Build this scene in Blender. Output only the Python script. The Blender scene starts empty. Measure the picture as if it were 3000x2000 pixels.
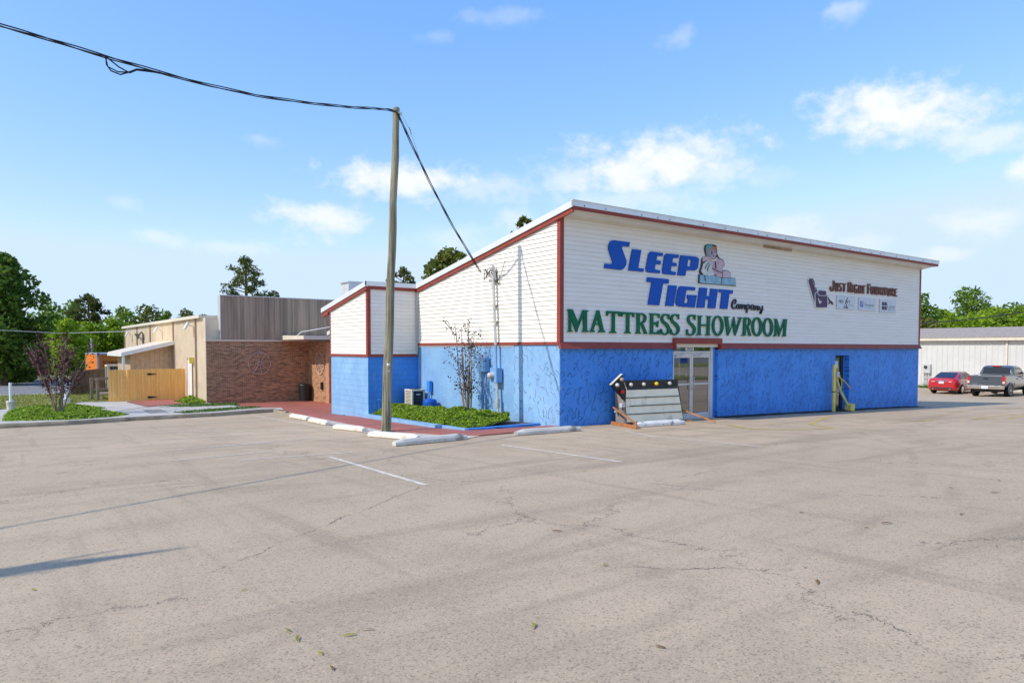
import bpy, bmesh, math, random
import numpy as np
from mathutils import Vector, Matrix
from mathutils.geometry import tessellate_polygon
R = math.radians
PI = math.pi
rnd = random.Random(7)
scene = bpy.context.scene
COL = scene.collection

# ------------------------------------------------------------------ camera
CAM = Vector((-12.5522, -14.7274, 2.1681))
YAW, PITCH, ROLL, FPX, CY0 = 0.93291, -0.038204, 0.0010747, 2062.03, 1097.75
fwd = Vector((math.cos(PITCH)*math.cos(YAW), math.cos(PITCH)*math.sin(YAW), math.sin(PITCH)))
rgt = Vector((math.sin(YAW), -math.cos(YAW), 0.0))
upv = rgt.cross(fwd)
rg2 = math.cos(ROLL)*rgt + math.sin(ROLL)*upv
up2 = -math.sin(ROLL)*rgt + math.cos(ROLL)*upv
cam_d = bpy.data.cameras.new('camera')
cam = bpy.data.objects.new('camera', cam_d)
COL.objects.link(cam)
M = Matrix((rg2, up2, -fwd)).transposed().to_4x4()
M.translation = CAM
cam.matrix_world = M
cam_d.sensor_width = 36.0
cam_d.lens = 36.0*FPX/3000.0
cam_d.shift_y = (CY0-1000.0)/3000.0
cam_d.clip_start = 0.1
cam_d.clip_end = 3000.0
scene.camera = cam

# ------------------------------------------------------------------ light
SUN_EL, SUN_AZ = R(41.5), R(174.0)      # azimuth counted from +X towards +Y, direction TO the sun
SUN_STRENGTH, SKY_STRENGTH, EXPOSURE = 2.05, 0.108, 0.85
sun_dir = Vector((math.cos(SUN_EL)*math.cos(SUN_AZ), math.cos(SUN_EL)*math.sin(SUN_AZ), math.sin(SUN_EL)))
sl = bpy.data.lights.new('sun', 'SUN')
sl.energy = SUN_STRENGTH; sl.angle = R(0.5); sl.color = (1.0, 0.94, 0.845)
so = bpy.data.objects.new('sun', sl); COL.objects.link(so)
so.rotation_euler = (-sun_dir).to_track_quat('-Z', 'Y').to_euler()
so.location = sun_dir*80

def ray(x, y):
    return fwd + rg2*((x-1500)/FPX) + up2*((CY0-y)/FPX)

world = bpy.data.worlds.new('World'); scene.world = world
world.use_nodes = True
wn, wl = world.node_tree.nodes, world.node_tree.links
wn.clear()
def wnode(t, **kw):
    n = wn.new(t)
    for k, v in kw.items(): setattr(n, k, v)
    return n
def wmath(op, a, b=None, c=None):
    n = wnode('ShaderNodeMath', operation=op)
    for i, v in enumerate((a, b, c)):
        if v is None: continue
        if isinstance(v, (int, float)): n.inputs[i].default_value = v
        else: wl.new(v, n.inputs[i])
    return n.outputs[0]
def wvec(op, a, b):
    n = wnode('ShaderNodeVectorMath', operation=op)
    for i, v in enumerate((a, b)):
        if v is None: continue
        if isinstance(v, (tuple, list)): n.inputs[i].default_value = v
        else: wl.new(v, n.inputs[i])
    return n
sky = wnode('ShaderNodeTexSky', sky_type='NISHITA')
sky.sun_disc = False
sky.sun_elevation = SUN_EL
sky.sun_rotation = R(90) - SUN_AZ
sky.air_density = 1.0; sky.dust_density = 0.6; sky.ozone_density = 2.0; sky.altitude = 0
tc = wnode('ShaderNodeTexCoord')
sep = wnode('ShaderNodeSeparateXYZ'); wl.new(tc.outputs['Generated'], sep.inputs[0])
az = wmath('ARCTAN2', sep.outputs[1], sep.outputs[0])
el = wmath('ARCSINE', sep.outputs[2])
comb = wnode('ShaderNodeCombineXYZ'); wl.new(az, comb.inputs[0]); wl.new(el, comb.inputs[1])
ns = wnode('ShaderNodeTexNoise', noise_dimensions='3D')
ns.inputs['Scale'].default_value = 25.0; ns.inputs['Detail'].default_value = 9.0; ns.inputs['Roughness'].default_value = 0.6
sc0 = wvec('MULTIPLY', comb.outputs[0], (1.0, 1.35, 1.0)); wl.new(sc0.outputs[0], ns.inputs['Vector'])
nbig = wnode('ShaderNodeTexNoise', noise_dimensions='3D')
nbig.inputs['Scale'].default_value = 5.5; nbig.inputs['Detail'].default_value = 3.0
wl.new(sc0.outputs[0], nbig.inputs['Vector'])
nbc = wvec('SUBTRACT', nbig.outputs['Color'], (0.5, 0.5, 0.5))
nbs = wvec('MULTIPLY', nbc.outputs[0], (0.13, 0.045, 0.0))
warp = wvec('ADD', comb.outputs[0], nbs.outputs[0]).outputs[0]
nfine = wmath('SUBTRACT', ns.outputs['Fac'], 0.5)
# clouds of this sky: direction, half width, reach above and below (in pixels of the 3000 px photo), opacity, softness
CLOUDS = [(1905, 480, 340, 112, 66, 1.0), (1700, 505, 160, 70, 45, .55), (2090, 505, 170, 75, 55, .6), (2640, 330, 330, 115, 75, 1.0), (2860, 385, 220, 60, 55, .65),
          (1180, 520, 260, 66, 44, .95), (1420, 545, 240, 50, 40, .45), (935, 625, 180, 48, 46, .85), (1850, 580, 280, 60, 50, .45),
          (520, 690, 110, 34, 26, .45), (690, 712, 120, 28, 22, .35), (2990, 475, 130, 55, 45, .9), (2880, 645, 190, 60, 50, .55),
          (2760, 738, 130, 30, 26, .5), (2300, 680, 190, 52, 46, .45), (2510, 715, 120, 36, 30, .35), (1530, 640, 120, 40, 34, .5), (1330, 690, 170, 40, 32, .3),
          (2480, 12, 120, 26, 46, .4), (1500, 55, 130, 26, 24, .2), (1990, 105, 60, 34, 24, .25), (1290, 112, 80, 18, 14, .18), (770, 415, 80, 20, 16, .22), (380, 585, 80, 26, 20, .25),
          (2200, 520, 160, 34, 30, .2)]
acc = None
for (cx, cy, rx, ru, rd, op) in CLOUDS:
    d = ray(cx, cy); d.normalize()
    d1 = ray(cx+1, cy); d1.normalize()
    a0, e0 = math.atan2(d.y, d.x), math.asin(d.z)
    pr = abs(math.atan2(d1.y, d1.x)-a0)
    v = wvec('SUBTRACT', warp, (a0, e0, 0.0)).outputs[0]
    s = wnode('ShaderNodeSeparateXYZ'); wl.new(v, s.inputs[0])
    ax = wmath('MULTIPLY', s.outputs[0], 1.0/(rx*1.08*pr))
    upn = wmath('MAXIMUM', s.outputs[1], 0.0)
    dnn = wmath('MINIMUM', s.outputs[1], 0.0)
    ay = wmath('ADD', wmath('MULTIPLY', upn, 1.0/(ru*1.08*pr)), wmath('MULTIPLY', dnn, 1.0/(rd*1.75*pr)))
    r2 = wmath('ADD', wmath('MULTIPLY', ax, ax), wmath('MULTIPLY', ay, ay))
    dens = wmath('SUBTRACT', 1.0, wmath('SQRT', r2))
    dens = wmath('MULTIPLY_ADD', nfine, 1.9, dens)
    mr = wnode('ShaderNodeMapRange', interpolation_type='SMOOTHSTEP')
    wl.new(dens, mr.inputs[0]); mr.inputs[1].default_value = 0.0; mr.inputs[2].default_value = 0.95
    mr.inputs[3].default_value = 0.0; mr.inputs[4].default_value = op
    acc = mr.outputs[0] if acc is None else wmath('MAXIMUM', acc, mr.outputs[0])
spx = wnode('ShaderNodeSeparateColor'); wl.new(sky.outputs[0], spx.inputs[0])
cpx = wnode('ShaderNodeCombineColor')
for i, (g_, k_) in enumerate(((1.12, .95), (.74, 1.52), (.12, 4.75))):      # thicker blue towards the zenith, softer haze at the horizon
    wl.new(wmath('MINIMUM', wmath('MULTIPLY', wmath('POWER', spx.outputs[i], g_), k_), (3.45, 4.4, 5.5)[i]), cpx.inputs[i])
mixc = wnode('ShaderNodeMix', data_type='RGBA')
wl.new(acc, mixc.inputs[0]); wl.new(cpx.outputs[0], mixc.inputs[6])
CLOUD_COL = (5.1, 5.25, 5.5, 1)
mixc.inputs[7].default_value = CLOUD_COL
bg = wnode('ShaderNodeBackground'); bg.inputs[1].default_value = SKY_STRENGTH
wl.new(mixc.outputs[2], bg.inputs[0])
wo = wnode('ShaderNodeOutputWorld'); wl.new(bg.outputs[0], wo.inputs[0])

scene.view_settings.view_transform = 'Standard'
scene.view_settings.look = 'None'
scene.view_settings.exposure = EXPOSURE
scene.view_settings.gamma = 1.0
scene.view_settings.use_curve_mapping = False
scene.cycles.max_bounces = 8
scene.cycles.transparent_max_bounces = 8

# ------------------------------------------------------------------ helpers
def tag(o, label=None, cat=None, group=None, kind=None):
    if label: o['label'] = label
    if cat: o['category'] = cat
    if group: o['group'] = group
    if kind: o['kind'] = kind
    return o
def thing(name, label, cat, loc=(0, 0, 0), rz=0.0, group=None):
    o = bpy.data.objects.new(name, None); COL.objects.link(o)
    o.location = loc; o.rotation_euler = (0, 0, rz); o.empty_display_size = 0.2
    return tag(o, label, cat, group)
def copy_tree(o, parent=None):
    c = o.copy(); COL.objects.link(c)
    if parent is not None: c.parent = parent
    for ch in list(o.children): copy_tree(ch, c)
    return c
def sp(t, k): return .5*(t+math.sqrt(t*t+k*k))
def G(x, y):
    """height of the gently falling lot"""
    gx = .0235*(sp(x, 3)-sp(x-44, 4))
    gy = .030*y+.012*(sp(y, 2))-.022*sp(y-11, 4)-.020*sp(y-30, 6)
    return -1.16+sp(.012-(gx+gy)+1.16, .2)
def at(x, y):
    """ground point under a pixel of the 3000 px photo"""
    d = ray(x, y); lo, hi, t = 2.0, None, 2.0
    while t < 260:
        P = CAM+d*t
        if P.z < G(P.x, P.y): hi = t; break
        lo = t; t += .5
    if hi is None: hi = 260.0
    for _ in range(30):
        m = (lo+hi)/2; P = CAM+d*m
        if P.z < G(P.x, P.y): hi = m
        else: lo = m
    P = CAM+d*lo
    return (P.x, P.y)
def on(x, y, axis, val):
    d = ray(x, y); i = 'xyz'.index(axis)
    return CAM + d*((val-CAM[i])/d[i])

class MB:
    """collects boxes, prisms, tubes into ONE mesh; coordinates are in the space of the thing (origin subtracted)"""
    def __init__(s, o=(0, 0, 0)):
        s.v = []; s.f = []; s.o = Vector(o); s.sm = []
    def add(s, vs, fs, smooth=False):
        b = len(s.v)
        s.v += [tuple(Vector(p)-s.o) for p in vs]
        s.f += [tuple(b+i for i in f) for f in fs]
        s.sm += [smooth]*len(fs)
        return s
    def quad(s, a, b, c, d): return s.add([a, b, c, d], [(0, 1, 2, 3)])
    def box(s, lo, hi, rz=0.0, piv=None):
        x0, y0, z0 = lo; x1, y1, z1 = hi
        vs = [(x0,y0,z0),(x1,y0,z0),(x1,y1,z0),(x0,y1,z0),(x0,y0,z1),(x1,y0,z1),(x1,y1,z1),(x0,y1,z1)]
        if rz:
            p = Vector(piv) if piv else Vector(((x0+x1)/2, (y0+y1)/2, 0))
            m = Matrix.Rotation(rz, 3, 'Z')
            vs = [tuple(m @ (Vector(q)-p)+p) for q in vs]
        return s.add(vs, [(0,3,2,1),(4,5,6,7),(0,1,5,4),(1,2,6,5),(2,3,7,6),(3,0,4,7)])
    def hexa(s, vs): return s.add(vs, [(0,3,2,1),(4,5,6,7),(0,1,5,4),(1,2,6,5),(2,3,7,6),(3,0,4,7)])
    def bar(s, a, b, w, h=None, up=(0, 0, 1)):
        a = Vector(a); b = Vector(b); h = h or w
        d = (b-a).normalized(); u = Vector(up)
        if abs(d.dot(u)) > .98: u = Vector((1, 0, 0))
        x = d.cross(u).normalized(); y = x.cross(d)
        vs = []
        for p in (a, b):
            for (i, j) in ((-1,-1),(1,-1),(1,1),(-1,1)): vs.append(tuple(p+x*(i*w/2)+y*(j*h/2)))
        return s.add(vs, [(0,3,2,1),(4,5,6,7),(0,1,5,4),(1,2,6,5),(2,3,7,6),(3,0,4,7)])
    def tube(s, pts, r, n=8, smooth=True, cap=True):
        pts = [Vector(p) for p in pts]
        rs = r if isinstance(r, (list, tuple)) else [r]*len(pts)
        vs = []; fs = []; px = None
        for i, p in enumerate(pts):
            d = (pts[min(i+1, len(pts)-1)]-pts[max(i-1, 0)]).normalized()
            if px is None:
                u = Vector((0, 0, 1)) if abs(d.z) < .9 else Vector((1, 0, 0))
                px = d.cross(u).normalized()
            else:
                px = (px-d*px.dot(d)).normalized()
            py = d.cross(px)
            for k in range(n):
                a = 2*PI*k/n
                vs.append(tuple(p+px*(rs[i]*math.cos(a))+py*(rs[i]*math.sin(a))))
        for i in range(len(pts)-1):
            for k in range(n):
                a = i*n+k; b = i*n+(k+1) % n
                fs.append((a, b, b+n, a+n))
        s.add(vs, fs, smooth)
        if cap:
            b = len(pts)-1
            s.add(vs[:n], [tuple(range(n))[::-1]]); s.add(vs[b*n:], [tuple(range(n))])
        return s
    def lathe(s, c, prof, n=16, axis='z', smooth=True):
        vs = []; fs = []
        for (r, h) in prof:
            for k in range(n):
                a = 2*PI*k/n; x, y = r*math.cos(a), r*math.sin(a)
                p = {'z': (x, y, h), 'y': (x, h, y), 'x': (h, x, y)}[axis]
                vs.append((c[0]+p[0], c[1]+p[1], c[2]+p[2]))
        for i in range(len(prof)-1):
            for k in range(n):
                a = i*n+k; b = i*n+(k+1) % n
                fs.append((a, b, b+n, a+n))
        s.add(vs, fs, smooth)
        s.add(vs[:n], [tuple(range(n))]); s.add(vs[-n:], [tuple(range(n))])
        return s
    def prism(s, rings, fn, d0, d1):
        """rings: outer + holes of 2D points; fn(u, v, d) gives 3D; extruded from d0 (back) to d1 (front)"""
        flat = [p for r in rings for p in r]
        tris = tessellate_polygon([[Vector((p[0], p[1], 0)) for p in r] for r in rings])
        s.add([fn(p[0], p[1], d1) for p in flat], [tuple(t) for t in tris])
        s.add([fn(p[0], p[1], d0) for p in flat], [tuple(t)[::-1] for t in tris])
        for r in rings:
            n = len(r)
            vs = [fn(p[0], p[1], d0) for p in r]+[fn(p[0], p[1], d1) for p in r]
            s.add(vs, [(i, (i+1) % n, n+(i+1) % n, n+i) for i in range(n)])
        return s
    def loft(s, rings, smooth=True, cap=True):
        n = len(rings[0]); vs = [p for r in rings for p in r]; fs = []
        for i in range(len(rings)-1):
            for k in range(n):
                a = i*n+k; b = i*n+(k+1) % n
                fs.append((a, b, b+n, a+n))
        s.add(vs, fs, smooth)
        if cap: s.add(rings[0], [tuple(range(n))[::-1]]); s.add(rings[-1], [tuple(range(n))])
        return s
    def build(s, name, m, parent=None, bevel=0.0, recalc=True):
        me = bpy.data.meshes.new(name)
        me.from_pydata(s.v, [], s.f); me.update()
        me.polygons.foreach_set('use_smooth', s.sm)
        if recalc:
            bm = bmesh.new(); bm.from_mesh(me)
            bmesh.ops.recalc_face_normals(bm, faces=bm.faces)
            bm.to_mesh(me); bm.free()
        if m is not None: me.materials.append(m)
        o = bpy.data.objects.new(name, me); COL.objects.link(o)
        if parent is not None: o.parent = parent
        if bevel:
            b = o.modifiers.new('bevel', 'BEVEL'); b.width = bevel; b.segments = 2; b.limit_method = 'ANGLE'
        return o

def np_quads(name, V, m, parent=None):
    """V: (n,4,3) array of separate quads"""
    n = len(V)
    me = bpy.data.meshes.new(name)
    me.vertices.add(n*4); me.vertices.foreach_set('co', np.ascontiguousarray(V, dtype=np.float32).ravel())
    me.loops.add(n*4); me.loops.foreach_set('vertex_index', np.arange(n*4, dtype=np.int32))
    me.polygons.add(n); me.polygons.foreach_set('loop_start', np.arange(0, n*4, 4, dtype=np.int32))
    me.update(calc_edges=True); me.validate()
    me.materials.append(m)
    o = bpy.data.objects.new(name, me); COL.objects.link(o)
    if parent is not None: o.parent = parent
    return o
def leaf_quads(P, size, rng, flat=0.0, asp=0.55):
    """diamond leaves at points P (n,3)"""
    n = len(P)
    a = rng.normal(size=(n, 3)); a[:, 2] *= (1-flat)
    a /= np.linalg.norm(a, axis=1, keepdims=True)
    b = rng.normal(size=(n, 3)); b[:, 2] *= (1-flat)
    b -= a*(a*b).sum(1, keepdims=True); b /= np.linalg.norm(b, axis=1, keepdims=True)
    s = size*rng.uniform(.6, 1.35, size=(n, 1))
    a *= s; b *= s*asp
    return np.stack([P-a, P-b+a*.1, P+a, P+b+a*.1], axis=1)
def text_part(name, txt, m, parent, size, fn, depth=0.01, width=None, origin=(0, 0, 0), shear=0.0):
    cu = bpy.data.curves.new(name, 'FONT'); cu.body = txt; cu.size = size; cu.extrude = depth/2; cu.align_x = 'LEFT'; cu.shear = shear
    to = bpy.data.objects.new(name, cu); COL.objects.link(to)
    bpy.context.view_layer.update()
    dg = bpy.context.evaluated_depsgraph_get()
    me = bpy.data.meshes.new_from_object(to.evaluated_get(dg))
    bpy.data.objects.remove(to); bpy.data.curves.remove(cu)
    xs = [v.co.x for v in me.vertices]; k = 1.0
    if width: k = width/max(1e-6, max(xs)-min(xs))
    x0 = min(xs); O = Vector(origin)
    for v in me.vertices:
        v.co = Vector(fn((v.co.x-x0)*k, v.co.y, v.co.z))-O
    me.materials.clear(); me.materials.append(m); me.name = name
    o = bpy.data.objects.new(name, me); COL.objects.link(o); o.parent = parent
    return o

# ------------------------------------------------------------------ materials
def lin(r, g, b):
    f = lambda c: (c/255/12.92) if c/255 <= .04045 else ((c/255+.055)/1.055)**2.4
    return (f(r), f(g), f(b))
MATS = {}
class NT:
    def __init__(s, name):
        s.m = bpy.data.materials.new(name); s.m.use_nodes = True
        s.n = s.m.node_tree.nodes; s.l = s.m.node_tree.links; s.n.clear()
        s.out = s.n.new('ShaderNodeOutputMaterial'); s.b = s.n.new('ShaderNodeBsdfPrincipled')
        s.l.new(s.b.outputs[0], s.out.inputs[0]); s.tc = s.n.new('ShaderNodeTexCoord')
        MATS[name] = s.m
    def put(s, sock, v):
        if isinstance(v, (int, float)): sock.default_value = v
        elif isinstance(v, tuple): sock.default_value = v if len(v) == len(sock.default_value) else tuple(v)+(1,)
        else: s.l.new(v, sock)
    def node(s, t, **kw):
        n = s.n.new(t)
        for k, v in kw.items(): setattr(n, k, v)
        return n
    def obj(s): return s.tc.outputs['Object']
    def map(s, scale=(1, 1, 1), rot=(0, 0, 0), loc=(0, 0, 0), vec=None):
        n = s.node('ShaderNodeMapping'); n.inputs['Scale'].default_value = scale; n.inputs['Rotation'].default_value = rot; n.inputs['Location'].default_value = loc
        s.l.new(vec or s.obj(), n.inputs[0]); return n.outputs[0]
    def noise(s, scale, vec=None, detail=4, rough=.55, dist=0.0, col=False):
        n = s.node('ShaderNodeTexNoise'); n.inputs['Scale'].default_value = scale; n.inputs['Detail'].default_value = detail
        n.inputs['Roughness'].default_value = rough; n.inputs['Distortion'].default_value = dist
        s.l.new(vec or s.obj(), n.inputs['Vector']); return n.outputs['Color' if col else 'Fac']
    def voro(s, scale, vec=None, feature='F1', out='Distance', rand=1.0):
        n = s.node('ShaderNodeTexVoronoi', feature=feature); n.inputs['Scale'].default_value = scale; n.inputs['Randomness'].default_value = rand
        s.l.new(vec or s.obj(), n.inputs['Vector']); return n.outputs[out]
    def math(s, op, a, b=None, c=None):
        n = s.node('ShaderNodeMath', operation=op)
        for i, v in enumerate((a, b, c)):
            if v is not None: s.put(n.inputs[i], v)
        return n.outputs[0]
    def ramp(s, v, a, b, lo=0.0, hi=1.0, smooth=True):
        n = s.node('ShaderNodeMapRange', interpolation_type='SMOOTHSTEP' if smooth else 'LINEAR')
        s.put(n.inputs[0], v); n.inputs[1].default_value = a; n.inputs[2].default_value = b; n.inputs[3].default_value = lo; n.inputs[4].default_value = hi
        return n.outputs[0]
    def mix(s, f, a, b, mode='MIX'):
        n = s.node('ShaderNodeMix', data_type='RGBA', blend_type=mode)
        s.put(n.inputs[0], f); s.put(n.inputs[6], a); s.put(n.inputs[7], b); return n.outputs[2]
    def bump(s, h, strength=.3, dist=.01):
        n = s.node('ShaderNodeBump'); n.inputs['Strength'].default_value = strength; n.inputs['Distance'].default_value = dist
        s.l.new(h, n.inputs['Height']); s.l.new(n.outputs[0], s.b.inputs['Normal']); return n.outputs[0]
    def set(s, col=None, rough=None, metal=None, spec=None):
        if col is not None: s.put(s.b.inputs['Base Color'], col)
        if rough is not None: s.put(s.b.inputs['Roughness'], rough)
        if metal is not None: s.put(s.b.inputs['Metallic'], metal)
        if spec is not None: s.put(s.b.inputs['Specular IOR Level'], spec)
        return s
    def xyz(s, vec=None):
        n = s.node('ShaderNodeSeparateXYZ'); s.l.new(vec or s.obj(), n.inputs[0]); return n.outputs
    def cmb(s, x=0.0, y=0.0, z=0.0):
        n = s.node('ShaderNodeCombineXYZ')
        for i, v in enumerate((x, y, z)): s.put(n.inputs[i], v)
        return n.outputs[0]
def sc3(c, k): return (c[0]*k, c[1]*k, c[2]*k)
def plain(name, col, rough=.6, metal=0.0, var=.12, scale=3.0, bump=0.0, bscale=40.0, dirt=None, spec=None):
    t = NT(name)
    n = t.noise(scale, detail=5)
    c = t.mix(t.ramp(n, .3, .7), sc3(col, 1-var), sc3(col, 1+var))
    if dirt:
        d = t.ramp(t.noise(scale*.7, detail=7, rough=.65), .55, .75)
        c = t.mix(t.math('MULTIPLY', d, dirt[1]), c, dirt[0])
    t.set(c, t.ramp(t.noise(scale*3), .2, .8, max(0.02, rough-.08), min(1, rough+.08)), metal, spec)
    if bump: t.bump(t.noise(bscale, detail=3), bump, .01)
    return t.m
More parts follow.
